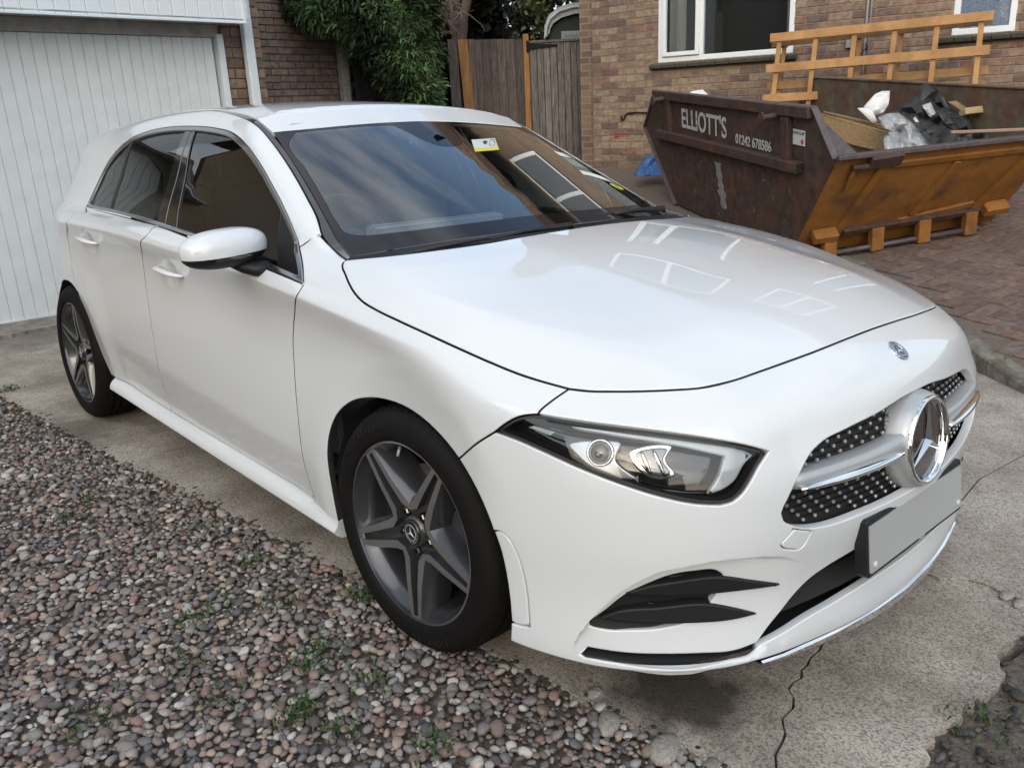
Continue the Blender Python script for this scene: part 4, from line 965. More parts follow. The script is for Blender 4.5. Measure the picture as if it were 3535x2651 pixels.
door_rr = snap(sy([(-2.662, .763, 1.015), (-2.635, .82, .990), (-2.607, .872, .955), (-2.603, .877, .90), (-2.612, .877, .83), (-2.618, .877, .76), (-2.585, .877, .65), (-2.50, .877, .55), (-2.43, .875, .44), (-2.38, .868, .36), (-2.345, .858, .288)])); door_rr[0] = belt_all[-1]
sill_t = sy([(-.524, .862, .262), (-.9, .850, .262), (-1.3, .848, .262), (-1.655, .849, .262)])
sill_t2 = sy([(-1.655, .849, .262), (-2.0, .845, .268), (-2.345, .858, .288)])
bf = [( -.462, -.872, .911)]
cr_f = [(sy([(x, .885, float(zcr(x))) for x in np.arange(-2.9, -.4, .2)]), (-.010, -.003, .003, .010), .014)]
dish = lambda cx, cz: [(sy([(cx+.078*k*cos(a), .875, cz+.062*k*sin(a)) for a in np.linspace(0, 2*pi, 17)]), (0,), .012) for k in (.3, .55, .8, 1.0)]
both('front_door', chain(door_f, sill_t, door_r[::-1], cut(belt_lo, -1.655, -.456)), PS, M_paint, CAR, h=.028, seal=M_rub, feat=cr_f+dish(-1.44, .852))
both('rear_door', chain(door_r, sill_t2, door_rr[::-1], cut(belt_lo, -2.662, -1.655)), PS, M_paint, CAR, h=.028, seal=M_rub, feat=cr_f+dish(-2.335, .898))
arch_r = sy([(-2.345, .858, .288), (-2.375, .866, .36), (-2.42, .872, .45), (-2.49, .875, .54), (-2.57, .876, .612), (-2.66, .876, .658), (-2.75, .875, .674), (-2.85, .874, .668), (-2.94, .872, .635), (-3.02, .870, .575), (-3.075, .868, .49), (-3.10, .865, .40), (-3.105, .862, .30), (-3.10, .858, .22)])
both('side_panel', chain(ditch_hi, sy([(-3.1, .49, 1.34), (-3.17, .54, 1.32), (-3.24, .60, 1.27), (-3.32, .64, 1.18), (-3.40, .67, 1.08), (-3.46, .71, .97), (-3.49, .74, .85), (-3.50, .755, .7), (-3.50, .76, .5), (-3.48, .765, .3), (-3.45, .77, .22)]), sy([(-3.45, .77, .22), (-3.10, .858, .22)]), arch_r[::-1], door_rr[::-1],
     dlo_top[::-1], split[::-1]), PS, M_paint, CAR, h=.032, seal=M_rub, fn=Fs, feat=[cr_f[0]])
class Rear(Sph):
    def to(s, P): return Sph.to(s, np.array([[2*s.c[0], 0, 0]])+P*[-1, 1, 1])
    def rays(s, Q): o, d = Sph.rays(s, Q); return o, d*[-1, 1, 1]
PB = Rear((-2.8, 0, .75), .7)
rear_half = sy([(-3.45, .77, .22), (-3.48, .765, .3), (-3.50, .76, .5), (-3.50, .755, .7), (-3.49, .74, .85), (-3.46, .71, .97), (-3.40, .67, 1.08), (-3.32, .64, 1.18), (-3.24, .60, 1.27), (-3.17, .54, 1.32), (-3.1, .49, 1.34)])
panel('tailgate', chain(rear_half, sy([(-3.1, .49, 1.34), (-3.14, .25, 1.36), (-3.15, 0, 1.365), (-3.14, -.25, 1.36), (-3.1, -.49, 1.34)]), [(x, -y, z) for x, y, z in rear_half[::-1]], sy([(-3.45, -.77, .22), (-3.55, 0, .22), (-3.45, .77, .22)])), PB, M_paint, CAR, h=.05)
# roof and its dark side strips
ditch_in = [(x, y+.024, z+.002) for x, y, z in ditch_hi[5:]]
glassA = sy([(-1.102, .581, 1.327), (-1.013, .597, 1.280), (-.863, .627, 1.204), (-.718, .661, 1.128), (-.594, .693, 1.062), (-.522, .713, 1.025), (-.459, .728, .998), (-.405, .742, .986)])
ditch_all = ditch_lo[:-1]+ditch_hi
roof_f = sy([(-1.102, .581, 1.327), (-1.075, .45, 1.335), (-1.062, .312, 1.343), (-1.058, .15, 1.352), (-1.060, 0, 1.356)])
rin = ditch_in[2:]
panel('roof', chain(sy([(-1.102, .581, 1.327)])+rin, sy([(-3.1, .466, 1.342), (-3.14, .25, 1.36), (-3.15, 0, 1.365), (-3.14, -.25, 1.36), (-3.1, -.466, 1.342)]), [(x, -y, z) for x, y, z in (sy([(-1.102, .581, 1.327)])+rin)[::-1]], [(x, -y, z) for x, y, z in roof_f]+roof_f[::-1][1:]), PR, M_paint, CAR, h=.045, fn=green3)
both('roof_strip', chain(ditch_all, [ditch_all[-1], rin[-1]], rin[::-1]+glassA[1:], [glassA[-1], ditch_lo[0]]), Cyl(0, .5, 0, .8), M_trim, CAR, h=.03, fn=F, off=.003, gap=.001, rim=.0015, lip=.008)
# windscreen
ws_b = sy([(-.405, .742, .986), (-.375, .68, .992), (-.36, .6, .998), (-.345, .4, 1.004), (-.335, .2, 1.006), (-.33, 0, 1.007)])
ws_o = chain(glassA, ws_b, [(x, -y, z) for x, y, z in ws_b[::-1]], [(x, -y, z) for x, y, z in glassA[::-1]], [(x, -y, z) for x, y, z in roof_f], roof_f[::-1])
frit_a = sy([(-1.075, .50, 1.310), (-1.04, .545, 1.285), (-.863, .592, 1.198), (-.718, .627, 1.122), (-.594, .66, 1.060), (-.53, .672, 1.035), (-.50, .64, 1.025)])
frit_b = sy([(-.50, .64, 1.025), (-.455, .5, 1.030), (-.43, .3, 1.034), (-.42, 0, 1.036), (-.43, -.3, 1.034), (-.455, -.5, 1.03), (-.50, -.64, 1.025)])
frit_t = [(-1.075, .50, 1.310), (-1.055, .35, 1.322), (-1.045, .20, 1.328), (-1.04, .13, 1.325)]
cam_h = [(-1.04, .13, 1.325), (-.99, .105, 1.300), (-.93, .085, 1.275), (-.885, .05, 1.252), (-.875, 0, 1.248), (-.885, -.05, 1.252), (-.93, -.085, 1.275), (-.99, -.105, 1.300), (-1.04, -.13, 1.325)]
frit_t2 = [(-1.04, -.13, 1.325), (-1.045, -.20, 1.328), (-1.055, -.35, 1.322), (-1.075, -.50, 1.310)]
pane_o = chain(frit_a, frit_b, [(x, -y, z) for x, y, z in frit_a[::-1]], frit_t, cam_h, frit_t2)
panel('windscreen', pane_o, PW_, M_glass, CAR, h=.06, fn=green3, off=.0015, gap=0, lip=0, rim=.002)
panel('windscreen_border', ws_o, PW_, M_frit, CAR, holes=[pane_o, np.array([(-.935, .022, 1.2785), (-.915, -.035, 1.268), (-.945, -.028, 1.285), (-.965, .004, 1.295)])*np.array([1,1,1])], h=.06, fn=green3, off=.001, gap=.001, lip=0, rim=.0015)
# cowl between bonnet and glass
b = MB(); n_ = 24; A_ = crom(full(hood_rear), step=.05); B_ = crom(ws_b+[(x, -y, z) for x, y, z in ws_b[::-1][1:]], step=.05)
ia = np.linspace(0, len(A_)-1, n_+1).astype(int); ib = np.linspace(0, len(B_)-1, n_+1).astype(int)
V = []
for i, j in zip(ia, ib):
    a, c = A_[i], B_[j]; V += [a+(0.01, 0, -.030), a*.6+c*.4-(0, 0, .024), a*.2+c*.8-(0, 0, .012), c+(0, 0, -.002)]
b.add(V, [(i*4+k, (i+1)*4+k, (i+1)*4+k+1, i*4+k+1) for i in range(n_) for k in range(3)]); b.build('cowl', M_plas, CAR, smooth=True)
for (base, tip) in (((-.245, -.02, 1.006), (-.33, -.58, .978)), ((-.36, .60, 1.004), (-.372, .10, 1.012))):
    W_ = empty('wiper', parent=CAR)
    base = np.array(base); tip = np.array(tip); up_ = np.array((0, 0, .016))
    b = MB(); b.tube([base, base+up_, base*.7+tip*.3+up_*1.1, base*.45+tip*.55+up_*.7], [.012, .010, .007, .005], 8, flat=.6); b.build('arm', M_plas, W_, smooth=True)
    ts = np.linspace(0, 1, 12); cv = [base+(tip-base)*t+np.array((-.03*(1-abs(2*t-1))*.3, 0, .008+.006*sin(pi*t))) for t in ts]
    b = MB(); b.tube(cv, [.004]+[.006]*10+[.003], 6); b.build('blade', M_rub, W_, smooth=True)
# side windows: opening = dlo_top + belt
inn = .016
dlo_o = chain(dlo_top, belt_all[::-1], front_end)
dq = PS.to(dlo_o); dq = dq if area2(dq) > 0 else dq[::-1]
for s_ in (1, -1):
    pj = PS if s_ == 1 else Mir(PS); mm = np.array([1, s_, 1])
    iq = inset_poly(dq, inn); sgd = np.vstack([dq+(np.roll(dq, -1, 0)-dq)*t_ for t_ in (0, .33, .66)]); dd_ = np.sqrt(((iq[:, None]-sgd[None])**2).sum(-1).min(1)); inner = surf_q(iq[dd_ > inn*.93], PS, F)
    panel('chrome_window_frame', dlo_o*mm, pj, M_chr if False else mat('window_frame_silver', (.42, .42, .43), .16, metal=.95) if 'window_frame_silver' not in bpy.data.materials else bpy.data.materials['window_frame_silver'], CAR, holes=[inner*mm], h=.06, fn=F, off=-.001, gap=.001, rim=.003, lip=.010)
    g_off = .007
    belt_in = [(x, y, z+.005) for x, y, z in belt_all]
    top = crom(dlo_top, step=.01)
    def seg(x0, x1): return [tuple(p) for p in top if min(x0, x1)-1e-6 <= p[0] <= max(x0, x1)]
    def win(name, xt0, xb0, xt1, xb1, m_, off, **k):
        t_ = seg(xt0, xt1); bl = cut(belt_in, xb0, xb1)
        o_ = chain([t_[0]]+t_[3:-3:4]+[t_[-1]], [t_[-1], bl[-1]], bl[::-1], [bl[0], t_[0]])
        return panel(name, o_*mm, pj, m_, CAR, h=.07, fn=green3, off=off, gap=.0, rim=.002, lip=.004, **k)
    win('front_window', -.80, -.74, -1.612, -1.515, M_sideg, g_off+.002)
    win('mirror_corner', -.625, -.52, -.80, -.74, M_plas, g_off-.001)
    win('door_pillar', -1.612, -1.515, -1.652, -1.625, M_blk, g_off-.003)
    win('door_pillar', -1.657, -1.630, -1.712, -1.715, M_blk, g_off-.003)
    win('rear_window', -1.712, -1.715, -2.275, -2.285, M_priv, g_off+.002)
    win('quarter_bar', -2.275, -2.285, -2.30, -2.31, M_rub, g_off-.002)
    win('quarter_window', -2.30, -2.31, -2.655, -2.64, M_priv, g_off+.001)
# sill skirts
for s_ in (1, -1):
    b = MB(); V = []; xs = np.concatenate([np.linspace(-.372, -.6, 6), np.linspace(-.7, -2.2, 16), np.linspace(-2.24, -2.31, 4)])
    for x in xs:
        t_ = (-.372-x)/1.94; zt = .232+.036*t_+.02*max(0, t_-.8)*5*.2; zb = .190+.036*t_; yt = .868 if x > -.55 else .852
        zt = np.interp(-x, [.372, .52, .9, 1.3, 1.655, 2.0, 2.31], [.236, .256, .262, .262, .262, .268, .286])
        V += [(x, -s_*(yt-.02), zt-.001), (x, -s_*(yt+.004), zt-.004), (x, -s_*.876, zt-.022), (x, -s_*.884, (zt+zb)/2-.006), (x, -s_*.886, zb+.010), (x, -s_*.880, zb), (x, -s_*.862, zb-.012), (x, -s_*.80, zb-.016)]
    n = len(xs); F8 = [(i*8+k, i*8+k+1, (i+1)*8+k+1, (i+1)*8+k) for i in range(n-1) for k in range(7)]
    if s_ < 0: F8 = [f[::-1] for f in F8]
    caps = [tuple(range(8)), tuple(range((n-1)*8, n*8))[::-1]]
    b.add(V, F8+(caps if s_ > 0 else [c[::-1] for c in caps])); o_ = b.build('side_skirt', M_paint, CAR, smooth=True, sharp=R(38))
# door handles
for s_ in (1, -1):
    for hx, hz in ((-1.43, .852), (-2.325, .898)):
        b = MB(); pts = []; rs = []
        for t_ in np.linspace(-1, 1, 15):
            x = hx+t_*.112; pts.append((x, -s_*(.866+.030*(1-abs(t_)**3.2)), hz+.004-.012*t_*.6+.004*(1-t_*t_))); rs.append(.0165*(1-.55*abs(t_)**3))
        b.tube(pts, rs, 10, flat=.55); b.build('door_handle', M_paint, CAR, smooth=True)
# mirrors
for s_ in (1, -1):
    MR = empty('door_mirror', parent=CAR)
    cx, cy, cz = (-.755, .95, 1.003) if s_ > 0 else (-.90, .895, 1.0); yaw = R(-14) if s_ > 0 else R(-75)
    def mp_(a, bq, lower_=False):
        # a around the vertical axis, bq elevation
        e = .78; sg = lambda v: math.copysign(abs(v)**e, v)
        u = sg(cos(bq)); x = .078*u*sg(cos(a)); y = .138*u*sg(sin(a)); z = .056*sg(sin(bq))
        if x < 0: x *= .62
        y += .012*x*6*0; z += .010*(y/.128)*-1*.5
        x -= .16*max(0, y)**1.5
        return (x*cos(yaw)-y*sin(yaw), x*sin(yaw)+y*cos(yaw), z)
    nA, nB = 40, 20
    def gridm(b0, b1, sc=1.0):
        V = []; 
        for i in range(nB+1):
            bq = b0+(b1-b0)*i/nB
            for k in range(nA):
                p = mp_(2*pi*k/nA, bq); sq = 1
                V.append((cx+p[0]*sc, -s_*(cy+p[1]*sc), cz+p[2]*sc))
        Fm = [(i*nA+k, i*nA+(k+1) % nA, (i+1)*nA+(k+1) % nA, (i+1)*nA+k) for i in range(nB) for k in range(nA)]
        return V, (Fm if s_ < 0 else [f[::-1] for f in Fm])
    b = MB(); b.add(*gridm(R(-11), R(90))); b.build('mirror_cap', M_paint, MR, smooth=True)
    b = MB(); b.add(*gridm(R(-90), R(-12), .985)); b.build('mirror_base', M_plas, MR, smooth=True)
    b = MB(); b.add(*gridm(R(-22), R(-12), .992)); b.build('indicator', M_blk, MR, smooth=True)
    b = MB(); b.tube([(-.775, -s_*.925, .972), (-.742, -s_*.895, .945), (-.72, -s_*.862, .935), (-.70, -s_*.84, .94)], [.042, .036, .040, .03], 14, flat=.62); b.build('mirror_foot', M_plas, MR, smooth=True)
# ------------------------------------------------------------------ wheels
def wheel(x, steer, camber, a0, s_):
    WH = empty('wheel', parent=CAR)
    c = np.array((x, -s_*.884, .33)); cs = cos(steer); ss = sin(steer)
    nrm = np.array((ss, -cs*cos(camber), -sin(camber))) if s_ > 0 else np.array((-ss, cs*cos(camber), -sin(camber)))
    e1 = np.array((cs, ss, 0)); e1 /= np.linalg.norm(e1); e2 = np.cross(nrm, e1)*(1 if s_ < 0 else -1); e2 = np.array((0, 0, 1.)) - nrm*nrm[2]; e2 /= np.linalg.norm(e2); e1 = np.cross(e2, nrm)*1.0
    if s_ > 0: e1 = -np.cross(nrm, e2) if (-np.cross(nrm, e2))[0] > 0 else np.cross(nrm, e2)
    c = c-nrm*.0
    ax = (e1, e2, nrm); TR = .330
    # tyre
    prof = [(.243, -.006), (.247, .004), (.252, .008), (.262, .009), (.275, .0105), (.290, .0095), (.303, .004), (.312, -.004), (.3185, -.014), (.3225, -.024)]
    tr_ = [(.3258, -.036), (.3285, -.050), (.3285, -.052), (.320, -.0525), (.320, -.0585), (.3292, -.059), (.330, -.084), (.322, -.0845), (.322, -.0925), (.3303, -.093), (.3303, -.123), (.322, -.1235), (.322, -.1315), (.330, -.132), (.3292, -.157), (.320, -.1575), (.320, -.1635), (.3285, -.164), (.3258, -.180), (.3225, -.192), (.312, -.212), (.290, -.226), (.262, -.224), (.245, -.212)]
    b = MB(); b.lathe(prof+tr_, c, ax, 120); b.build('tyre', M_tyre, WH, smooth=True, sharp=R(50))
    b = MB()
    for k in range(72):
        a = 2*pi*k/72; d = e1*cos(a)+e2*sin(a); t = -e1*sin(a)+e2*cos(a)
        for h0, h1, r0, r1 in ((-.017, -.046, .3215, .3293), (-.162, -.195, .3293, .322)):
            q0 = c+d*(r0+.0012)+nrm*h0; q1 = c+d*(r1+.0004)+nrm*h1; w_ = t*.0105
            k0_ = d*.006; sk = t*.008
            b.add([q0-w_, q0+w_, q1+w_+sk, q1-w_+sk, q0-w_-k0_, q0+w_-k0_, q1+w_+sk-k0_, q1-w_+sk-k0_], [(0, 1, 2, 3), (0, 4, 5, 1), (1, 5, 6, 2), (2, 6, 7, 3), (3, 7, 4, 0)])
    tag(b.build('tread_blocks', M_tyre, WH), kind='stuff')
    # rim
    b = MB(); b.lathe([(.2462, -.012), (.2468, -.003), (.2455, .000), (.2400, .0006)], c, ax, 96); b.build('rim_edge', M_wcut, WH, smooth=True)
    b = MB(); b.lathe([(.2400, .0004), (.2385, -.004), (.236, -.020), (.222, -.030), (.216, -.060), (.212, -.19)], c, ax, 96)
    b.build('rim_barrel', M_wdark, WH, smooth=True)
    RM = empty('spokes', parent=WH)
    # five forked arms
    def P2(r, a): return np.array((r*cos(a), r*sin(a)))
    for k in range(5):
        a = a0+k*2*pi/5; nx_ = a+2*pi/5; mid = a+pi/5
        # machined valley running from the tip of this arm to the next one
        hw = R(5.0)
        p1 = P2(.2425, a+hw); p2 = P2(.094, mid-R(11)); p3 = P2(.079, mid); p4 = P2(.094, mid+R(11)); p5 = P2(.2425, nx_-hw)
        o1 = P2(.2425, a+hw-R(3.3)); o2 = P2(.079, mid-R(23)); o3 = P2(.0625, mid); o4 = P2(.079, mid+R(23)); o5 = P2(.2425, nx_-hw+R(3.3))
        poly = [p1, p2*.6+p1*.4+P2(.002, mid+pi), p2, p3, p4, p4*.6+p5*.4+P2(.002, mid+pi), p5, o5, o4*.6+o5*.4, o4, o3, o2, o2*.6+o1*.4, o1]
        Z = [-.002, -.006, -.013, -.014, -.013, -.006, -.002, -.002, -.006, -.013, -.014, -.013, -.006, -.002]
        b = MB(); n = len(poly)
        V = [c+e1*p[0]+e2*p[1]+nrm*z for p, z in zip(poly, Z)]
        Fq = [(i, i+1, n-2-i, n-1-i) for i in range(6)]
        b.add(V, Fq); b.build('machined_spoke_face', M_wcut, RM)
        # painted body: flank falling away into the wheel on the outer side, wall into the slot on the inner side
        b = MB(); fl = []
        for i in range(7):
            p = poly[i]; dirn = P2(1, mid); f_ = p+dirn*(.020 if i in (0, 6) else .030)*(1-.55*(i in (0, 6))); fl.append((p, Z[i], f_))
        V = []
        for p, z, f_ in fl: V += [c+e1*p[0]+e2*p[1]+nrm*z, c+e1*(p*.6+f_*.4)[0]+e2*(p*.6+f_*.4)[1]+nrm*(z-.010), c+e1*f_[0]+e2*f_[1]+nrm*(z-.042), c+e1*f_[0]+e2*f_[1]+nrm*(z-.085)]
        b.add(V, [(i*4+k_, i*4+k_+1, (i+1)*4+k_+1, (i+1)*4+k_) for i in range(6) for k_ in range(3)])
        V = []
        for i in range(7):
            p = poly[n-1-i]; z = Z[n-1-i]; V += [c+e1*p[0]+e2*p[1]+nrm*z, c+e1*p[0]+e2*p[1]+nrm*(z-.03)]
        b.add(V, [(i*2, (i+1)*2, (i+1)*2+1, i*2+1) for i in range(6)])
        # floor of the slot in this arm
        q = [P2(.236, a-hw+R(2)), P2(.236, a+hw-R(2)), P2(.080, mid-R(22)), P2(.0625, mid), P2(.03, mid), P2(.03, a-pi/5), P2(.0625, a-pi/5), P2(.080, a-pi/5+R(22))]
        zf = [-.014, -.014, -.036, -.036, -.03, -.03, -.036, -.036]
        b.add([c+e1*p[0]+e2*p[1]+nrm*z for p, z in zip(q, zf)], [(0, 1, 2, 7), (2, 3, 4, 5, 6, 7)])
        b.build('spoke', M_wdark, RM, sharp=R(35))
        tp = [P2(.2425, a-hw+R(3.3)), P2(.2425, a+hw-R(3.3)), P2(.232, a+hw-R(2.7)), P2(.232, a-hw+R(2.7))]
        b = MB(); b.add([c+e1*p[0]+e2*p[1]+nrm*-.0025 for p in tp], [(0, 1, 2, 3)]); b.build('machined_tip', M_wcut, RM)
        b = MB(); bc = c+(e1*cos(a)+e2*sin(a))*.056
        b.lathe([(.0125, -.036), (.0125, -.024), (.0095, -.021), (.006, -.022), (.0055, -.03)], bc, ax, 6); b.build('wheel_bolt', M_blk, WH)
    b = MB(); b.lathe([(.046, -.036), (.042, -.020), (.036, -.0155), (.0335, -.0155)], c, ax, 40); b.build('hub', M_wdark, WH, smooth=True)
    b = MB(); b.lathe([(.0335, -.016), (.033, -.012), (.030, -.0105), (0, -.0095)], c, ax, 40); b.build('hub_cap', M_blk, WH, smooth=True)
    b = MB(); b.lathe([(.0225, -.0105), (.0225, -.0092), (.0205, -.0088), (.0203, -.0098)], c, ax, 40); star(b, c-nrm*.0096, (e1, e2, nrm), .0208, .0032, .003)
    b.build('hub_star', M_satin, WH)
    # brake
    b = MB(); b.lathe([(.0, -.075), (.07, -.075), (.075, -.09), (.160, -.092), (.160, -.115)], c, ax, 48); b.build('brake_disc', M_disc, WH, smooth=True, sharp=R(30))
    b = MB(); ca = R(10) if x > -1 else R(160)
    b.lathe([(.105, -.065), (.165, -.060), (.178, -.075), (.178, -.12)], c, ax, 10, a0=ca-R(24), a1=ca+R(24)); b.build('brake_caliper', M_cal, WH, sharp=R(35))
    b = MB(); va = a0+R(44); d = e1*cos(va)+e2*sin(va); q = c+d*.224-nrm*.024
    b.tube([q, q-d*.022+nrm*.012], [.0045, .0038], 8); b.build('valve', M_satin, WH, smooth=True)
    return c, ax, WH
wf = wheel(0, .0322, -.004, R(57), 1); wr = wheel(-2.729, 0, -.0137, R(12), 1)
wheel(0, .0322, -.004, R(40), -1); wheel(-2.729, 0, -.0137, R(30), -1)
def text_mesh(txt, size, extrude=.0008, bold=0):
    cu = bpy.data.curves.new('t', 'FONT'); cu.body = txt; cu.offset = bold; cu.size = size; cu.extrude = extrude; cu.align_x = 'CENTER'; cu.align_y = 'CENTER'
    ob = bpy.data.objects.new('t', cu); COL.objects.link(ob); bpy.context.view_layer.update()
    me = bpy.data.meshes.new_from_object(ob.evaluated_get(bpy.context.evaluated_depsgraph_get())); bpy.data.objects.remove(ob); bpy.data.curves.remove(cu)
    return me
def place_text(name, txt, size, c, ax, mat_, parent, extrude=.0008, sx=1.0, bold=0):
    me = text_mesh(txt, size, extrude, bold); ax = np.array(ax, float)
    co = np.empty(len(me.vertices)*3); me.vertices.foreach_get('co', co); co = co.reshape(-1, 3)
    co = np.array(c)+(co*[sx, 1, 1])@ax; me.vertices.foreach_set('co', co.ravel()); me.name = name; me.update()
    return link(name, me, mat_, parent)
M_tt = mat('tyre_lettering', (.010, .010, .010), .5)
c, ax, WH = wf
for txt, aa, rr, sz in (('EffeXSport', 122, .289, .028), ('TRIANGLE', -72, .289, .026)):
    L_ = list(txt); st_ = sz*.78/rr
    for i, ch in enumerate(L_):
        a = R(aa)-(i-(len(L_)-1)/2)*st_ if aa > 0 else R(aa)+(i-(len(L_)-1)/2)*st_
        d = ax[0]*cos(a)+ax[1]*sin(a); t = ax[0]*sin(a)-ax[1]*cos(a)
        if aa < 0: d2, t2 = -d, -t
        else: d2, t2 = d, t
        place_text('tyre_letter', ch, sz, c+d*rr+ax[2]*.0098, (t2, d2, ax[2]), M_tt, WH, .0006)
for i, ch in enumerate('MERCEDES'):
    a = R(20)-i*R(17); d = ax[0]*cos(a)+ax[1]*sin(a); t = ax[0]*sin(a)-ax[1]*cos(a)
    place_text('cap_letter', ch, .0075, c+d*.0272-ax[2]*.0098, (t, d, ax[2]), M_satin, WH, .0003)
PLN = np.array(pax[2]); place_text('holder_text', 'cinch', .016, np.array((.898, 0, .388))+np.array(pax[0])*.02-np.array(pax[1])*.0645+PLN*.0045, pax, M_white, PL, .0003)
# wheel housings and floor
for x_, r_ in ((0, .385), (-2.735, .385)):
    for s_ in (1, -1):
        b = MB(); b.lathe([(r_, -.015), (r_+.005, -.27), (0.05, -.275)], (x_, -s_*.872, .30), ((1, 0, 0), (0, 0, 1), (0, -s_, 0)), 40, a0=-.12, a1=pi+.12); b.build('wheel_housing', M_under, CAR)
b = MB(); b.box((-1.37, 0, .235), (1.95, 1.60, .05)); b.box((-3.25, 0, .26), (.45, 1.3, .06)); b.box((-1.5, 0, .24), (4.0, 1.1, .05)); b.box((.30, 0, .45), (.75, .9, .5)); b.box((0, 0, .50), (.9, 1.1, .5)); b.build('underbody', M_under, CAR)
# ------------------------------------------------------------------ cabin
b = MB(); b.box((-.62, 0, .93), (.55, 1.36, .06), bev=.02); b.box((-.86, 0, .86), (.12, 1.38, .16), bev=.03); b.box((-.94, -.02, .945), (.05, .62, .11), bev=.01); b.build('dashboard', M_cab, CAR, bevel=.01)
b = MB(); b.add([(-.60, -.50, .965), (-.52, -.50, .968), (-.52, .30, .968), (-.60, .30, .965)], [(0, 1, 2, 3)]); b.build('demister_vent', M_cab2, CAR)
ST = empty('steering_wheel', parent=CAR)
sc_ = np.array((-1.02, -.37, .93)); sx_ = np.array(((0, 1, 0), (-.38, 0, .925), (.925, 0, .38)))
b = MB(); b.tube([sc_+.182*(sx_[0]*cos(a)+sx_[1]*sin(a)) for a in np.linspace(0, 2*pi, 41)], .016, 10, caps=False); b.build('rim', M_blk, ST, smooth=True)
b = MB(); b.box(sc_, (.16, .13, .05), sx_, bev=.02)
for a in (0, pi, -pi/2): b.tube([sc_, sc_+.175*(sx_[0]*cos(a)+sx_[1]*sin(a))], .014, 8)
b.build('hub', M_blk, ST)
for y_ in (-.37, .37):
    SE = empty('front_seat', parent=CAR)
    b = MB(); b.box((-1.42, y_, .55), (.52, .50, .16), bev=.05); b.build('seat', M_cab, SE, bevel=.02)
    b = MB(); b.box((-1.72, y_, .86), (.14, .48, .60), ((.97, 0, .22), (0, 1, 0), (-.22, 0, .97)), bev=.06); b.build('backrest', M_cab, SE, bevel=.02)
    b = MB(); b.box((-1.80, y_, 1.20), (.10, .27, .19), ((.97, 0, .22), (0, 1, 0), (-.22, 0, .97)), bev=.05); b.build('headrest', M_cab, SE, bevel=.02)
b = MB(); b.box((-2.55, 0, .80), (.16, 1.24, .60), ((.93, 0, .35), (0, 1, 0), (-.35, 0, .93)), bev=.05); b.box((-2.3, 0, .55), (.5, 1.24, .14)); b.build('rear_seat', M_cab, CAR, bevel=.02)
b = MB()
for s_ in (1, -1):
    b.box((-1.55, s_*.765, .66), (2.1, .02, .56)); 
b.box((-1.4, 0, .30), (2.2, 1.5, .03)); b.box((-3.0, 0, .90), (.6, 1.2, .03)); b.box((-.36, 0, .62), (.03, 1.36, .62)); b.build('cabin_lining', M_cab, CAR)
b = MB(); V = []; 
for x in np.linspace(-1.12, -3.0, 12):
    for y_ in np.linspace(-.5, .5, 9): V.append((x, y_, float(zr(x))-.115*y_*y_-.03))
b.add(V, [(i*9+k, i*9+k+1, (i+1)*9+k+1, (i+1)*9+k) for i in range(11) for k in range(8)]); b.build('headlining', M_cab2, CAR, smooth=True)
b = MB(); b.box((-.985, 0, 1.255), (.03, .22, .062), ((.97, 0, -.2), (0, 1, 0), (.2, 0, .97)), bev=.012); b.tube([(-.97, 0, 1.27), (-.99, 0, 1.31)], .01); b.build('rear_view_mirror', M_blk, CAR)
# stickers inside the windscreen
def on_screen(px, py):
    d = ray(px, py); t = np.array([.5, 4.0]); ts = np.linspace(1, 4.5, 400); p = CAM+ts[:, None]*d; f_ = green3(p[:, 0], p[:, 1], p[:, 2]); return p[np.argmax(f_ < 0)]
def sticker(name, quad, mat_, off):
    P = np.array([on_screen(*q) for q in quad]); n = grad(P[:, 0], P[:, 1], P[:, 2], green3); P = P-n*off
    b = MB(); b.add(P, [tuple(range(len(P)))]); return b.build(name, mat_, CAR)
sticker('paper_sticker', [(1627, 484), (1708, 478), (1723, 519), (1640, 526)], M_white, -.001)
sticker('sticker_band', [(1636, 515), (1719, 508), (1723, 519), (1640, 526)], M_yel, -.0018)
for q in ([(1666, 492), (1670, 488), (1681, 488), (1683, 503), (1678, 499), (1672, 501)],):
    sticker('sticker_mark', q, M_ink, -.0018)
cc = np.array([(1699+10*cos(a), 495+13*sin(a)) for a in np.linspace(0, 2*pi, 17)[:-1]]); ci = np.array([(1699+8*cos(a), 495+10.5*sin(a)) for a in np.linspace(0, 2*pi, 17)[:-1]])
P = np.array([on_screen(*q) for q in np.vstack([cc, ci])]); n = grad(P[:, 0], P[:, 1], P[:, 2], green3); P = P+n*.0018
b = MB(); b.add(P, [(i, (i+1) % 16, 16+(i+1) % 16, 16+i) for i in range(16)]); b.build('sticker_ring', M_ink, CAR)
p0 = on_screen(2128, 646); n0 = grad(*[np.array([q]) for q in p0], green3)[0]; p1 = on_screen(2118, 640); e_ = p0-p1; e_ /= np.linalg.norm(e_); u_ = np.cross(n0, e_)
b = MB(); b.add([p0+n0*.002+.030*(e_*cos(a)+u_*sin(a)) for a in np.linspace(0, 2*pi, 29)[:-1]], [tuple(range(28))]); b.build('round_sticker', M_yel, CAR)
place_text('sticker_letters', 'AA', .024, p0+n0*.003, (e_, u_, n0), M_ink, CAR, .0002)

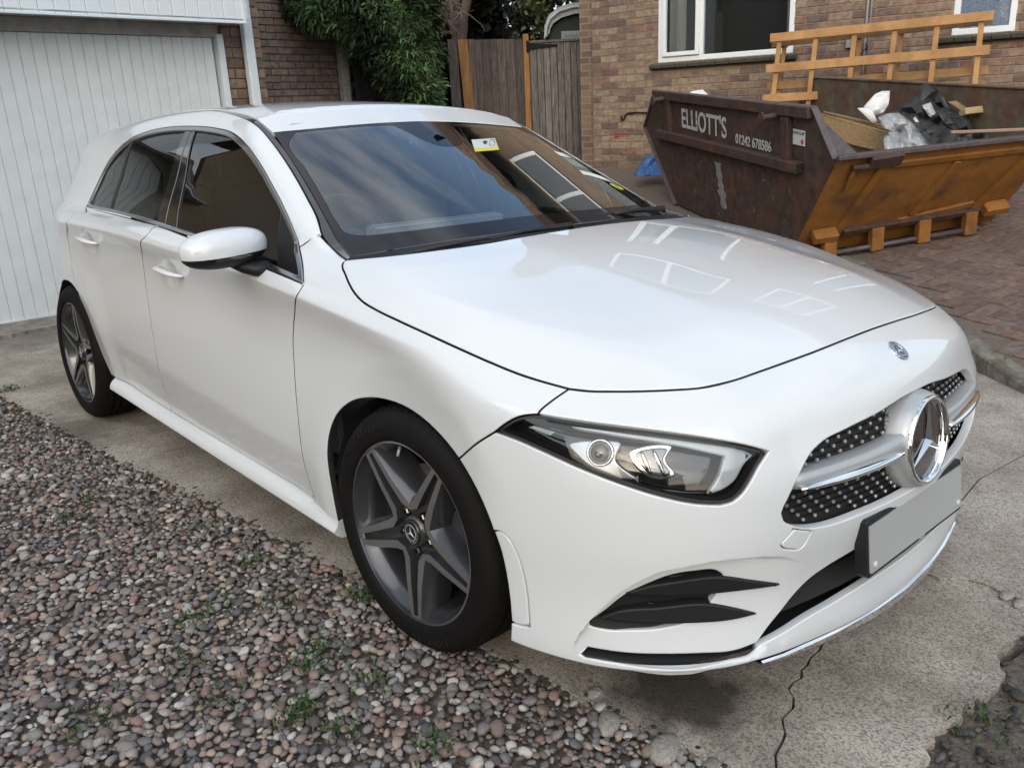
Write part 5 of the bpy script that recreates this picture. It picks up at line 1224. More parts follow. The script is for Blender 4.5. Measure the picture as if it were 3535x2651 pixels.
# ------------------------------------------------------------------ garage (left background)
GU = UPB; GE = ortho((-.0902, .99545, .03065), GU); GN = np.cross(GE, GU); GN /= np.linalg.norm(GN)
if GN[0] < 0: GN = -GN
G0 = np.array([-5.493, -.688, 0.0])
def gp(u, v, w=0): return G0+GE*u+GU*v+GN*w
GA = (GE, GN, GU)
M_wht = mat('white_painted_metal', (.64, .685, .71), .42, vary=.12, scale=3, coat=.1)
M_wht2 = mat('white_plastic_cladding', (.62, .69, .75), .4, vary=.06, scale=3)
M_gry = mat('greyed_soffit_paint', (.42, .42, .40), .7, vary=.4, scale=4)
GAR = empty('garage', tuple(G0), 'white garage with ribbed up-and-over door and clad fascia at the left', 'garage')
DR = empty('garage_door', parent=GAR)
me = None
for k in range(-14, 19):
    u = .452+k*.0893-.0893/2+.0
    if u > 2.05: break
    b = MB(); w_ = .0893; b.prism([(-w_/2+.0015, -.007), (-w_/2+.004, -.001), (w_/2-.010, 0), (w_/2-.003, -.007), (w_/2, -.009), (w_/2, -.03), (-w_/2, -.03), (-w_/2, -.009)][::-1], gp(u, 1.04), (GE, GN, GU), -1.03, 1.02); b.build('door_rib', M_wht, DR)
b = MB(); b.box(gp(.6, .018, -.006), (2.95, .03, .035), GA); b.build('bottom_rail', M_wht, DR)
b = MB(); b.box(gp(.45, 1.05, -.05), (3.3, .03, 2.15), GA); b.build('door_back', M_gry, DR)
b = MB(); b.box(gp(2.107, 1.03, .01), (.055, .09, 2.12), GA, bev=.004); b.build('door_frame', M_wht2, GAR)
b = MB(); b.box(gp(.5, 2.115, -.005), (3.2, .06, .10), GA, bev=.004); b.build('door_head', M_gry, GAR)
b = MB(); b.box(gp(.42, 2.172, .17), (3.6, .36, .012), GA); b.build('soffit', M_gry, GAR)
FO = .35
for k in range(-10, 20):
    u = .372+k*.1085
    if u > 2.13: continue
    b = MB(); w_ = .1085; b.prism([(-w_/2+.003, -.003), (-w_/2+.008, 0), (w_/2-.004, 0), (w_/2, -.003), (w_/2, -.02), (-w_/2, -.02)][::-1], gp(u+w_/2, 2.15+.6, FO), (GE, GN, GU), -.60, .60); b.build('fascia_board', M_wht2, GAR)
b = MB(); b.box(gp(.42, 2.148, FO+.004), (3.52, .030, .012), GA); b.build('fascia_trim', M_wht2, GAR)
b = MB(); b.box(gp(2.178, 2.75, FO-.06), (.022, .14, 1.2), GA); b.build('corner_trim', M_wht2, GAR)
# brick pier beside the door and the square downpipe on it
PC = [(.30, .225, .16), (.20, .14, .11), (.27, .20, .14), (.15, .115, .10), (.32, .25, .175), (.23, .165, .12)]
M_pb = brickmat('pier_brick', PC); M_pb2 = brickmat('pier_brick_far', PC, False)
PI_ = empty('brick_pier', parent=GAR); 
b = MB(); b.box(gp(2.33, 2.0, -.118), (.386, .215, 4.0), GA); b.build('mortar', M_mort, PI_)
NP1 = bricks(PI_, gp(2.14, 0, .0), GE, GU, GN, 0, .385, 0, 3.0, lambda c, v, h: False, M_pb, M_pb2, cap=120, H=.073, L=.18, seed=2)
b = MB(); b.box(gp(2.345, 2.0, .085), (.085, .07, 4.0), GA, bev=.008); DPp = b.build('downpipe', M_wht2, GAR)
b = MB()
for v in (1.1, 2.6): b.box(gp(2.345, v, .06), (.11, .12, .03), GA)
b.build('pipe_clip', M_wht2, DPp)
b = MB(); b.box(gp(-2.2, 1.5, -.1), (2.0, .2, 3.4), GA); b.box(gp(.4, 4.2, -1.5), (4.6, 3.5, .12), GA); b.box(gp(.2, 1.5, -3.3), (4.6, .2, 3.4), GA); b.box(gp(2.45, 1.5, -1.7), (.15, 3.1, 3.4), GA); b.build('garage_shell', M_mort, GAR)
# ------------------------------------------------------------------ brick wall set back behind the garage
BW = empty('brick_wall', tuple(gp(3.2, 0, -1.82)), 'dull brown brick side wall behind the white downpipe, left of the conifer', 'wall')
BC = [(.22, .17, .145), (.27, .20, .16), (.20, .165, .155), (.29, .225, .18), (.23, .16, .135), (.26, .225, .205), (.19, .15, .135)]
M_bb = brickmat('brown_brick', BC); M_bb2 = brickmat('brown_brick_far', BC, False)
M_mort2 = mat('dark_mortar', (.16, .13, .11), .95, vary=.4, scale=30, bump=.4)
b = MB(); b.box(gp(3.2, 1.7, -1.82-.12), (3.35, .22, 3.6), GA); b.build('mortar', M_mort2, BW)
NP2 = bricks(BW, gp(1.55, 0, -1.82), GE, GU, GN, 1.2, 3.32, .75, 3.45, lambda c, v, h: False, M_bb, M_bb2, cap=300, seed=3)
# concrete fence post and dark boards added as the shade in the gap beside it
M_post = mat('weathered_post', (.42, .43, .42), .9, vary=.5, scale=12, bump=.5)
b = MB(); pb = hit(1195, 340, gp(0, 0, -1.72), GN); b.box(pb-GU*.0+GU*(-.25), (.105, .09, 2.35), GA, bev=.008); o = b.build('fence_post', M_post); tag(o, 'pale grey concrete fence post at the end of the brown brick wall', 'post')
M_black = mat('gap_shade_black', (.012, .012, .016), .9, vary=.4, scale=6)  # near-black put in for the shade in gaps and openings
DF = empty('gap_shade_boards', tuple(at(1290, 300, 9.9)), 'near-black boards added as the shade in the gap behind the conifer', 'fence')
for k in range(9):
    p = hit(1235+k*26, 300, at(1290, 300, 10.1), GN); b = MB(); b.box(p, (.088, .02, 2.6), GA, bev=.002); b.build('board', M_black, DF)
# ------------------------------------------------------------------ board fence and gate
FN = ortho(-FW, UPB); FE = np.cross(FN, UPB); FE = FE if FE@RT > 0 else -FE; FAX = (FE, FN, UPB)
F0 = at(1700, 136, 11.0)
def fp(px, py, w=0): return hit(px, py, F0+FN*w, FN)
M_gwood = mat('weathered_grey_boards', (.17, .135, .12), .9, orand=.35, col2=(.09, .075, .07), scale=6, vary=.6, bump=.5, bscale=30, stretch=(6, 6, .6), coords='Object')
M_gwood2 = mat('silvered_gate_boards', (.25, .235, .225), .9, orand=.3, col2=(.13, .12, .115), scale=6, vary=.6, bump=.5, bscale=30, stretch=(6, 6, .6))
M_owood = mat('new_orange_timber', (.38, .19, .06), .7, col2=(.26, .12, .035), scale=5, vary=.4, bump=.2, stretch=(5, 5, .5))
M_iron = mat('black_iron', (.008, .008, .009), .7, spec=.2)
def board(parent, x0, x1, ytop, w, m, name='board', tilt=0, zb=-1.9, rg=random.Random(3)):
    a = fp(x0, ytop, w); c = fp(x1, ytop, w); wd = np.linalg.norm(c-a); mid = (a+c)/2
    b = MB(); u2 = UPB+FE*tilt; u2 = u2/np.linalg.norm(u2); b.box(mid+u2*zb/2, (wd-.007, .018, -zb), (FE, FN, u2), bev=.002); return b.build(name, m, parent)
FEN = empty('board_fence', tuple(fp(1730, 500)), 'weathered vertical board fence with one new orange board, left of the gate', 'fence')
xs = [1545, 1577]; edges = [1545, 1577]; e_ = [1617, 1637, 1661, 1690, 1714, 1745, 1775, 1805]
board(FEN, 1543, 1578, 137, 0, M_gwood, tilt=-.01)
board(FEN, 1578, 1614, 137, .022, M_owood, 'new_board', tilt=-.05)
for k in range(len(e_)-1): board(FEN, e_[k]-2, e_[k+1]-1, 138+random.uniform(-2, 2), .010*(k % 2), M_gwood, tilt=-.012+random.uniform(-.004, .004))
b = MB()
for py in (200, 420): a = fp(1545, py, -.04); c = fp(1805, py, -.04); b.box((a+c)/2, (np.linalg.norm(c-a), .04, .08), FAX)
b.build('rail', M_gwood, FEN)
b = MB(); a = fp(1814, 126, -.01); b.box(a-UPB*1.0, (.075, .075, 2.05), FAX, bev=.004); o = b.build('gate_post', M_owood); tag(o, 'orange timber post the gate hangs on', 'post')
GT = empty('gate', tuple(fp(1930, 500)), 'silvery grey ledged garden gate with black strap hinge', 'gate')
e_ = [1826, 1851, 1874, 1897, 1921, 1945, 1968, 1990, 2012, 2038]
for k in range(len(e_)-1): board(GT, e_[k], e_[k+1], 143, .010*(k % 2), M_gwood2, tilt=-.006)
b = MB(); a = fp(1825, 141, .015); c = fp(2038, 141, .015); b.box((a+c)/2, (np.linalg.norm(c-a), .05, .028), FAX); b.build('top_rail', M_gwood2, GT)
b = MB(); a = fp(1824, 162, .03); c = fp(1925, 170, .03); b.prism([(0, -.035), (.30, -.016), (.385, -.014), (.385, .014), (.30, .016), (0, .035)], a, (FE, UPB, FN), 0, .006); b.box(a-FE*.01, (.035, .03, .14), FAX); b.build('strap_hinge', M_iron, GT)
b = MB(); a = fp(2035, 313, .03); b.tube([a-FE*.03+UPB*.02, a-FE*.045-UPB*.03, a-FE*.01-UPB*.04, a+FE*.0, a+FE*.05+UPB*.01], .007, 8); b.tube([a-FE*.02, a+FE*.09+UPB*.02], .006, 8); b.lathe([(.028, 0), (.024, .006), (0, .008)], a-FE*.02, (FE, UPB, FN), 16); b.build('ring_latch', M_iron, GT)
b = MB(); a = fp(1926, 152, .02); b.lathe([(.018, 0), (.014, .006), (0, .007)], a+UPB*.03, (FE, UPB, FN), 12); b.build('knob', M_post, GT)
b = MB(); a = fp(2032, 204, .02); b.box(a, (.03, .012, .035), FAX); b.build('keep', M_iron, GT)
b = MB(); a = fp(2048, 134, .0); b.box(a-UPB*1.0, (.05, .06, 2.02), FAX, bev=.004); o = b.build('gate_post', M_gwood2); tag(o, 'grey timber post between the gate and the brick house', 'post')
# green hut with an arched white front
M_hutg = mat('dark_green_panel', (.008, .035, .028), .5); M_hutw = mat('moulded_white_arch', (.50, .53, .55), .6, vary=.2, scale=6)
b = MB(); a = fp(1680, 150, -.03); b.box(a-UPB*1.0, (1.02, .01, 2.0), FAX); b.build('backing', M_black, FEN); b = MB(); a = fp(1932, 152, -.03); b.box(a-UPB*1.0, (.78, .01, 2.0), FAX); b.build('backing', M_black, GT)  # dark sheets added behind the boards to paint their gaps as shaded
HUT = empty('arched_hut', tuple(at(2000, 130, 13.0)), 'dark green hut with white moulded arch showing over the gate', 'hut')
H0 = at(1960, 100, 13.0)
def hp(px, py, w=0): return hit(px, py, H0+FN*w, FN)
b = MB(); P = [hp(1886, 130), hp(1886, 90), hp(1905, 62), hp(1940, 42), hp(1990, 32), hp(2060, 30), hp(2130, 45), hp(2170, 130), hp(2170, 700), hp(1886, 700)]; b.add(P, [tuple(range(10))[::-1]])
b.box((P[0]+P[8])/2-FN*.9-UPB*.4, (1.25, 1.6, 2.9), FAX); b.build('green_wall', M_hutg, HUT)
b = MB(); O_ = [(1877, 138), (1880, 90), (1893, 55), (1925, 27), (1975, 11), (2060, 5), (2110, 10)]; I_ = [(1898, 115), (1900, 100), (1910, 82), (1938, 62), (1985, 48), (2060, 44), (2110, 48)]
V = [hp(x, y, .10) for x, y in O_]+[hp(x, y, .10) for x, y in I_]+[hp(x, y, -.02) for x, y in O_]+[hp(x, y, -.02) for x, y in I_]
b.add(V, [(i, i+7, i+8, i+1) for i in range(6)]+[(i, i+1, i+15, i+14) for i in range(6)]+[(i+7, i+21, i+22, i+8) for i in range(6)])
V = [hp(x*.6+x2*.4, y*.6+y2*.4, .10) for (x, y), (x2, y2) in zip(O_, I_)]; b.tube([q+FN*.012 for q in V], .022, 8); b.build('arch', M_hutw, HUT, sharp=R(40))
b = MB(); a = hp(1985, 123, .05); b.box(a, (.42, .02, .13), FAX); b.build('sign_board', mat('faded_sign', (.33, .35, .36), .6), HUT)
place_text('sign_text', 'Andyloos', .088, hp(1985, 125, .062)+UPB*0, (FE, UPB, FN), mat('sign_text_blue', (.10, .14, .22), .6), HUT, .001)
# ------------------------------------------------------------------ trees
M_con = mat('conifer_green', (.030, .062, .020), .75, attr='tone', vary=.3, scale=4); M_con.node_tree.nodes['Principled BSDF'].inputs['Specular IOR Level'].default_value = .2
M_bark = mat('conifer_bark', (.12, .09, .075), .95, vary=.7, scale=14, bump=1.0, bscale=40, stretch=(3, 3, .6))
M_bark2 = mat('dead_twigs', (.17, .125, .095), .9)
def sprays(parent, blobs, n, size, cols, seed, m, name='crown', droop=.3, thin=1, feather=False, flat=True, layers=1, axes=FAX):
    """leaf sprays scattered through ellipsoids: (centre, radii)"""
    rg = np.random.default_rng(seed); wts = np.array([np.prod(r)**(2/3) for c, r in blobs]); wts /= wts.sum(); V = []; C_ = []
    ax = np.array(axes)
    for (c, r), k in zip(blobs, rg.multinomial(n, wts)):
        d = rg.normal(0, 1, (k, 3)); d /= np.linalg.norm(d, axis=1)[:, None]; rad = rg.uniform(.25, 1.08, k)**.5
        bump_ = 1+.16*np.sin(d@np.array([5.1, 3.3, 4.2])+rg.uniform(0, 6))+.10*np.sin(d@np.array([11., 9, 13]))
        p = np.array(c)+((d*rad[:, None]*bump_[:, None])*r)@ax
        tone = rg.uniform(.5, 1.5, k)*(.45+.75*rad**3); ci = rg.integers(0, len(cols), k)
        out = (d*1.0)@ax; dirn = out+rg.normal(0, .45, (k, 3)); dirn[:, 2] -= droop; dirn /= np.linalg.norm(dirn, axis=1)[:, None]
        sd = np.cross(dirn, rg.normal(0, 1, (k, 3))); sd /= np.linalg.norm(sd, axis=1)[:, None]; s_ = size*rg.uniform(.5, 1.3, k)[:, None]
        clump = .55+.55*np.clip(np.sin(p@np.array([6.1, 4.7, 3.9])+1)+np.sin(p@np.array([-9.3, 7.1, 11.2]))*.7+np.sin(p@np.array([17., -13, 21]))*.5, -.8, 1.2)  # shading of the clumps painted into the leaf colours
        if feather:
            C0 = np.array(cols)[ci]*tone[:, None]*clump[:, None]; sag = np.array((0, 0, -1.))
            for j in range(7):
                t_ = j/7; b0 = p+dirn*s_*t_+sag*s_*.22*t_*t_; b1 = p+dirn*s_*(t_+.20)+sag*s_*.22*(t_+.2)**2
                for sg in (-1, 1):
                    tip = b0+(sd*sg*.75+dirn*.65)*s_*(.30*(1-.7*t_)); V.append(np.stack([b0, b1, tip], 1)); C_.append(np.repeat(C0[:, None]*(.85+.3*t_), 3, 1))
        else:
            for t0, t1, wd in ((0, .5, .30*thin), (.3, .75, .34*thin), (.55, 1.0, .20*thin)):
                for sg in (-1, 1):
                    a = p+dirn*s_*t0; q = p+dirn*s_*t1; m_ = p+dirn*s_*(t0*.45+t1*.55)+sd*sg*s_*wd
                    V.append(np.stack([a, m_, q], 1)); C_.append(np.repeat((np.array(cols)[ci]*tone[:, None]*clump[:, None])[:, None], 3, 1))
    V = np.concatenate(V).reshape(-1, 3); C_ = np.concatenate(C_).reshape(-1, 3); n3 = len(V)
    me = bpy.data.meshes.new(name); me.vertices.add(n3); me.vertices.foreach_set('co', V.reshape(-1)); me.loops.add(n3); me.loops.foreach_set('vertex_index', np.arange(n3, dtype=np.int32))
    me.polygons.add(n3//3); me.polygons.foreach_set('loop_start', np.arange(0, n3, 3, dtype=np.int32))
    ca_ = me.color_attributes.new('tone', 'FLOAT_COLOR', 'POINT'); ca_.data.foreach_set('color', np.column_stack([C_, np.ones(n3)]).reshape(-1)); me.update()
    return link(name, me, m, parent)
TR = empty('conifer', tuple(at(1570, 560, 10.2)), 'dark green conifer with feathery sprays hanging over the brown wall', 'tree')
def a_(px, py, d): return at(px, py, d)
TD = 9.4
bl = [(a_(1250, -40, TD), (.75, .7, .42)), (a_(1130, 40, TD-.1), (.36, .5, .20)), (a_(1330, 90, TD), (.55, .6, .30)), (a_(1410, 215, TD), (.36, .5, .30)), (a_(1440, 320, TD+.1), (.28, .45, .30)), (a_(1060, -10, TD), (.3, .3, .25)),
      (a_(1430, 60, TD), (.28, .5, .4)), (a_(1470, 390, TD+.2), (.18, .3, .3)), (a_(1470, 160, TD+.3), (.13, .3, .2)), (a_(1380, -120, TD), (1.0, .7, .3)), (a_(1340, 190, TD), (.30, .35, .16)), (a_(1060, 40, TD), (.14, .2, .05)), (a_(1400, 290, TD), (.2, .2, .10))]
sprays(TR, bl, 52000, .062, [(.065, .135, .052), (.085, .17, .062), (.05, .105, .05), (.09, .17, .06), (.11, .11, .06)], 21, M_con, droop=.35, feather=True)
for (pts, rr) in (([(1600, 560, 11.5), (1592, 250, 11.5), (1580, 130, 11.5), (1565, 0, 11.5), (1550, -150, 11.5)], [.14, .12, .10, .085, .07]), ([(1592, 200, 11.45), (1597, 90, 11.4), (1612, 0, 11.4), (1640, -130, 11.4)], [.09, .065, .06, .055]), ([(1490, 300, 11.2), (1510, 110, 11.2), (1530, 30, 11.2), (1545, -60, 11.2)], [.035, .03, .025, .02])):
    b = MB(); P = [a_(*q) for q in pts]; P2_ = crom(P, step=.08); rs = np.interp(np.linspace(0, 1, len(P2_)), np.linspace(0, 1, len(rr)), rr); rs = [float(r_*(1+.08*sin(i*1.7))) for i, r_ in enumerate(rs)]
    b.tube(P2_, rs, 9); b.build('trunk' if rr[0] > .1 else 'limb', M_bark, TR, smooth=True)
b = MB(); rg = np.random.default_rng(4)
for k in range(46):
    s0 = a_(rg.uniform(1470, 1590), rg.uniform(-20, 110), TD+1.75); p = [s0]; dv = FE*rg.uniform(-.4, .2)+UPB*rg.uniform(-.5, .6)
    for j in range(5): dv = dv+rg.normal(0, .22, 3); p.append(p[-1]+dv/np.linalg.norm(dv)*.10)
    b.tube(p, [.009, .008, .006, .005, .004, .002], 5)
tag(b.build('dead_twigs', M_bark2, TR), kind='stuff')
HD = empty('dark_hedge', tuple(at(1700, 560, 14)), 'deep shaded evergreen hedge behind the board fence', 'hedge')
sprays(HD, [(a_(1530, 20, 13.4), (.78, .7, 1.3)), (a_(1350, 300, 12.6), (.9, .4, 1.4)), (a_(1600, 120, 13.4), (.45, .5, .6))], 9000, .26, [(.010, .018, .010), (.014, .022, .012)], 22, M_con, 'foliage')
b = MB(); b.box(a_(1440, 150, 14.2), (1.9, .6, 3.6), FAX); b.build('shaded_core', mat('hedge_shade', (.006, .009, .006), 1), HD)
BT = empty('broadleaf_tree', tuple(at(1850, 560, 18)), 'pale green tree with evening sky showing through, behind the hut', 'tree')
sprays(BT, [(a_(1790, 20, 17), (.9, .6, .8)), (a_(1760, 110, 17), (.6, .5, .5)), (a_(1900, -60, 17.5), (1.3, .6, .8)), (a_(1840, 90, 17), (.35, .5, .5))], 5200, .13, [(.10, .13, .05), (.14, .16, .06), (.07, .10, .045)], 23, mat('broadleaf', (.1, .13, .05), .7, attr='tone'), droop=.1)
b = MB(); b.tube([a_(1850, 560, 17.2), a_(1830, 200, 17.2), a_(1800, 0, 17.2), a_(1790, -100, 17.2)], [.12, .1, .07, .04], 8); b.build('trunk', M_bark, BT, smooth=True)

# ------------------------------------------------------------------ brick house (right background)
HU = UPB; HE = ortho((.97003, .2429, .0056), HU); HN = np.cross(HE, HU); HN = HN if HN@(CAM-at(2050, 580, 10.4)) > 0 else -HN
H0_ = at(2052, 580, 10.4); HA = (HE, HN, HU)
def hw_(px, py, w=0):
    p = hit(px, py, H0_+HN*w, HN)-H0_; return p@HE, p@HU
def hq(u, v, w=0): return H0_+HE*u+HU*v+HN*w
HS = empty('brick_house', tuple(H0_), 'buff and brown brick house wall with white windows behind the skip', 'house')
w1l, w1b = hw_(2272, 219); w1r, _ = hw_(2738, 175); w2l, w2b = hw_(3284, 125); w2r, _ = hw_(3503, 105)
sl_b = hw_(2300, 236)[1]
vent = hw_(2149, 469)
W1 = (w1l, w1r, w1b); W2 = (w2l, w2r, w2b)
def hskip(c, v, h):
    if w1l-.02-h*.3 < c < w1r+.02+h*.3 and v > w1b-.055: return True
    if w2l-.02-h*.3 < c < w2r+.02+h*.3 and v > w2b-.055: return True
    if abs(c-vent[0]) < .14 and abs(v-vent[1]) < .03: return True
    return False
b = MB(); # mortar sheet with window openings
top = 2.75
def mrect(u0, u1, v0, v1): b.box(hq((u0+u1)/2, (v0+v1)/2, -.10), (u1-u0, .20, v1-v0), HA)
mrect(0, w1l, -.3, top); mrect(w1l, w1r, -.3, w1b-.0); mrect(w1r, w2l, -.3, top); mrect(w2l, w2r, -.3, w2b); mrect(w2r, 7.0, -.3, top)
b.build('mortar', M_mort, HS)
NP3 = bricks(HS, H0_, HE, HU, HN, 0, 5.6, -.07, top-.02, lambda c, v, h: abs(c-vent[0]) < .14 and abs(v-vent[1]) < .03, M_brk, M_brk2, cap=300, seed=5, openings=((w1l, w1r, w1b-.04), (w2l, w2r, w2b-.04)))
M_uph = bpy.data.materials.new('upper_brickwork'); M_uph.use_nodes = True; t = M_uph.node_tree; bt = N(t, 'ShaderNodeTexBrick'); bt.inputs['Scale'].default_value = 1; bt.inputs['Brick Width'].default_value = .225; bt.inputs['Row Height'].default_value = .075; bt.inputs['Mortar Size'].default_value = .006
bt.inputs['Color1'].default_value = (.20, .145, .10, 1); bt.inputs['Color2'].default_value = (.12, .08, .062, 1); bt.inputs['Mortar'].default_value = (.24, .19, .14, 1)
tcn = N(t, 'ShaderNodeTexCoord'); sx = N(t, 'ShaderNodeSeparateXYZ'); cb = N(t, 'ShaderNodeCombineXYZ'); t.links.new(tcn.outputs['Generated'], sx.inputs[0])
tc2 = N(t, 'ShaderNodeUVMap'); t.links.new(tc2.outputs[0], bt.inputs['Vector']); t.links.new(bt.outputs['Color'], t.nodes['Principled BSDF'].inputs['Base Color']); t.nodes['Principled BSDF'].inputs['Roughness'].default_value = .9
def brickbox(name, c, sz, ax, parent):
    b = MB(); b.box(c, sz, ax); o = b.build(name, M_uph, parent); uv = o.data.uv_layers.new(name='UVMap'); A3 = np.array(ax)
    for p in o.data.polygons:
        n = np.array(p.normal); k = int(np.argmax(np.abs(A3@n)))
        for li in p.loop_indices:
            q = np.array(o.data.vertices[o.data.loops[li].vertex_index].co); q3 = A3@q; uv.data[li].uv = (q3[0] if k != 0 else q3[1], q3[2] if k != 2 else q3[1])
    return o
WHT = mat('upvc_white', (.68, .72, .75), .3, coat=.3)
brickbox('upper_wall', hq(3.0, top+1.6, -.11), (8.0, .2, 3.2), HA, HS); brickbox('gable_wall', hq(-.1, 2.4, -4.0), (.2, 7.9, 5.4), HA, HS)
for (ul, ur) in ((.9, 2.6), (3.6, 5.0)):
    b = MB()
    for uu in (ul, (ul+ur)/2, ur): b.box(hq(uu, top+1.5, .02), (.07, .05, 1.2), HA)
    for vv in (top+.9, top+2.1): b.box(hq((ul+ur)/2, vv, .02), (ur-ul+.07, .055, .07), HA)
    up = b.build('window_frame', WHT, HS); b = MB(); b.box(hq((ul+ur)/2, top+1.5, .0), (ur-ul, .02, 1.2), HA); b.build('pane', M_blk, up)
M_roof = mat('roof_tiles', (.10, .065, .05), .85, vary=.4, scale=10)
b = MB(); b.add([hq(-.4, 5.3, .5), hq(7.2, 5.3, .5), hq(7.2, 7.6, -4), hq(-.4, 7.6, -4), hq(-.4, 5.15, .5), hq(7.2, 5.15, .5)], [(0, 1, 2, 3), (4, 5, 1, 0)]); b.build('roof', M_roof, HS)
# windows
M_wgl = glass('house_window_glass', (.72, .75, .76), k=1.2); M_cur = mat('net_curtain', (.75, .75, .68), .9)
M_room = mat('dark_room', (.10, .10, .11), .9)
def window(u0, u1, v0, v1, mull, obsc=False):
    F_ = MB(); fw = .055
    for uu in (u0+fw/2, u1-fw/2): F_.box(hq(uu, (v0+v1)/2, -.03), (fw, .07, v1-v0), HA, bev=.004)
    F_.box(hq((u0+u1)/2, v0+fw/2, -.03), (u1-u0, .068, fw), HA, bev=.004)
    for mu_ in mull: F_.box(hq(mu_, (v0+v1)/2, -.028), (.045, .07, v1-v0), HA, bev=.003)
    fr = F_.build('window_frame', WHT, HS)
    cells = [u0+fw]+list(mull)+[u1-fw]
    for k in range(len(cells)-1):
        a, c = cells[k]+.0, cells[k+1]
        if k == 0 and mull:      # opening casement sits proud of the frame
            S_ = MB(); sw = .045
            for uu in (a+sw/2, c-.022-sw/2): S_.box(hq(uu, (v0+v1)/2+.02, .004), (sw, .05, v1-v0-.10), HA, bev=.005)
            S_.box(hq((a+c-.022)/2, v0+fw+sw/2+.003, .004), (c-.022-a, .048, sw), HA, bev=.005); S_.build('casement', WHT, fr)
        g = MB(); g.box(hq((a+c)/2, (v0+v1)/2, -.035), (c-a, .006, v1-v0), HA); g.build('pane', M_wgl if not obsc else mat('patterned_blue_glass', (.07, .105, .165), .22, col2=(.14, .19, .27), scale=70, bump=.9, bscale=90, coat=.5), fr)
    return fr
ml_, _ = hw_(2421, 150)
window(w1l, w1r, w1b, top+.0, [ml_]); window(w2l, w2r, w2b, top, [], True)
b = MB(); b.box(hq((w1l+w1r)/2, (w1b+top)/2, -.9), (w1r-w1l+1.2, .05, 2.2), HA); b.box(hq((w1l+w1r)/2, top+.05, -.5), (w1r-w1l+1.2, .9, .05), HA); b.box(hq((w1l+w1r)/2, w1b-.05, -.5), (w1r-w1l+1.2, .9, .05), HA); b.build('room', M_room, HS)
for (pa, pb_) in ((2302, 2358), (2708, 2728)):
    ua = hw_(pa, 120)[0]; ub = hw_(pb_, 120)[0]; n = 26; V = []
    for k in range(n+1):
        u = ua+(ub-ua)*k/n; wv = -.085+.018*sin(k*1.9)+.008*sin(k*.8); V += [hq(u, w1b+.02, wv), hq(u, top, wv)]
    b = MB(); b.add(V, [(2*i, 2*i+2, 2*i+3, 2*i+1) for i in range(n)]); b.build('curtain', M_cur, HS, smooth=True)
M_sill = mat('mossy_tile_sill', (.085, .08, .062), .95, vary=.7, scale=20, bump=.8, bscale=60)
for (u0, u1, v) in ((w1l-.08, w1r+.05, w1b), (w2l-.12, w2r+.25, w2b)):
    SI = empty('window_sill', parent=HS); u = u0; 
    while u < u1-.02:
        l_ = min(.155, u1-u); b = MB(); b.box(hq(u+l_/2, v-.030, .025), (l_-.006, .13, .042), (HE, HN*.97-HU*.22, HU*.97+HN*.22), bev=.006); b.build('sill_tile', M_sill, SI); u += .155
    b = MB(); b.box(hq((u0+u1)/2, v-.058, .01), (u1-u0, .09, .022), HA); b.build('sill_bed', M_sill, SI)
M_pipe = mat('grey_conduit', (.22, .23, .235), .5)
b = MB(); p0 = hw_(2999, 0); p1 = hw_(2983, 262); pu = p0[0]; b.tube([hq(pu, p0[1]+.6, .02), hq(pu, p1[1]-.5, .02)], .011, 8); b.tube([hq(pu+.035, p0[1]+.6, .018), hq(pu+.035, p1[1]-.2, .018)], .007, 6); b.build('conduit', M_pipe, HS, smooth=True)
j = hw_(2932, 148); b = MB(); b.box(hq(j[0], j[1], .03), (.045, .05, .11), HA, bev=.004); b.build('junction_box', M_pipe, HS)
b = MB(); b.tube([hq(j[0]+.03, j[1]-.05, .03), hq(j[0]+.12, j[1]-.12, .03), hq(j[0]+.18, j[1]-.06, .03), hq(pu, j[1], .02)], .006, 6); b.build('cable', M_iron, HS, smooth=True)
M_vent = mat('terracotta_vent', (.28, .055, .035), .8)
VB = MB(); VB.box(hq(vent[0], vent[1], -.006), (.215, .03, .065), HA); V_ = VB.build('air_brick', M_vent, HS)
b = MB()
for r_ in (-1, 1):
    for k in range(9): b.box(hq(vent[0]-.084+k*.021, vent[1]+r_*.012, .0095), (.009, .002, .010), HA)
b.build('vent_slot', M_black, V_)
b = MB(); c0 = [hw_(x, y) for x, y in ((2245, 390), (2200, 389), (2170, 392), (2161, 400), (2158, 412), (2153, 416), (2149, 411), (2150, 401))]; b.tube([hq(u, v, .03) for u, v in c0], .010, 6); o = b.build('hanging_cable', M_iron, None, smooth=True); tag(o, 'black cable with hooked end hanging on the brick wall left of the skip', 'cable')
# ------------------------------------------------------------------ paved forecourt and kerb
SN = np.array([.03705735, -.17069021, .98462765]); SN /= np.linalg.norm(SN); SK = np.array([.08737, 2.81411, .1])
KD = np.array([.758, -.652, 0.]); KD = ortho(KD, SN); KP = np.cross(SN, KD)
if KP[1] < 0: KP = -KP
def on_slope(px, py): return hit(px, py, SK, SN)
PCL = [(.17, .115, .095), (.13, .092, .082), (.20, .14, .115), (.15, .12, .11), (.185, .125, .10), (.12, .09, .082)]
M_pv = brickmat('red_paver', PCL); M_pv2 = brickmat('red_paver_far', PCL, False)
PAV = empty('forecourt_paving', tuple(SK)); PAV['kind'] = 'structure'
b = MB(); q = lambda a, c, z=0: SK+KD*a+KP*c+SN*z
b.add([q(-9, -1.4, -.012), q(-1.2, -1.4, -.012), q(-1.0, .10, -.012), q(6, .10, -.012), q(6, 12, -.012), q(-9, 12, -.012)], [(0, 1, 2, 3, 4, 5)]); b.build('jointing_sand', mat('jointing_sand', (.16, .125, .105), .95, vary=.6, scale=20, bump=.5), PAV)
ang = R(28); pe = KD*cos(ang)+KP*sin(ang); pn = np.cross(SN, pe); a_w = .1015; items = []
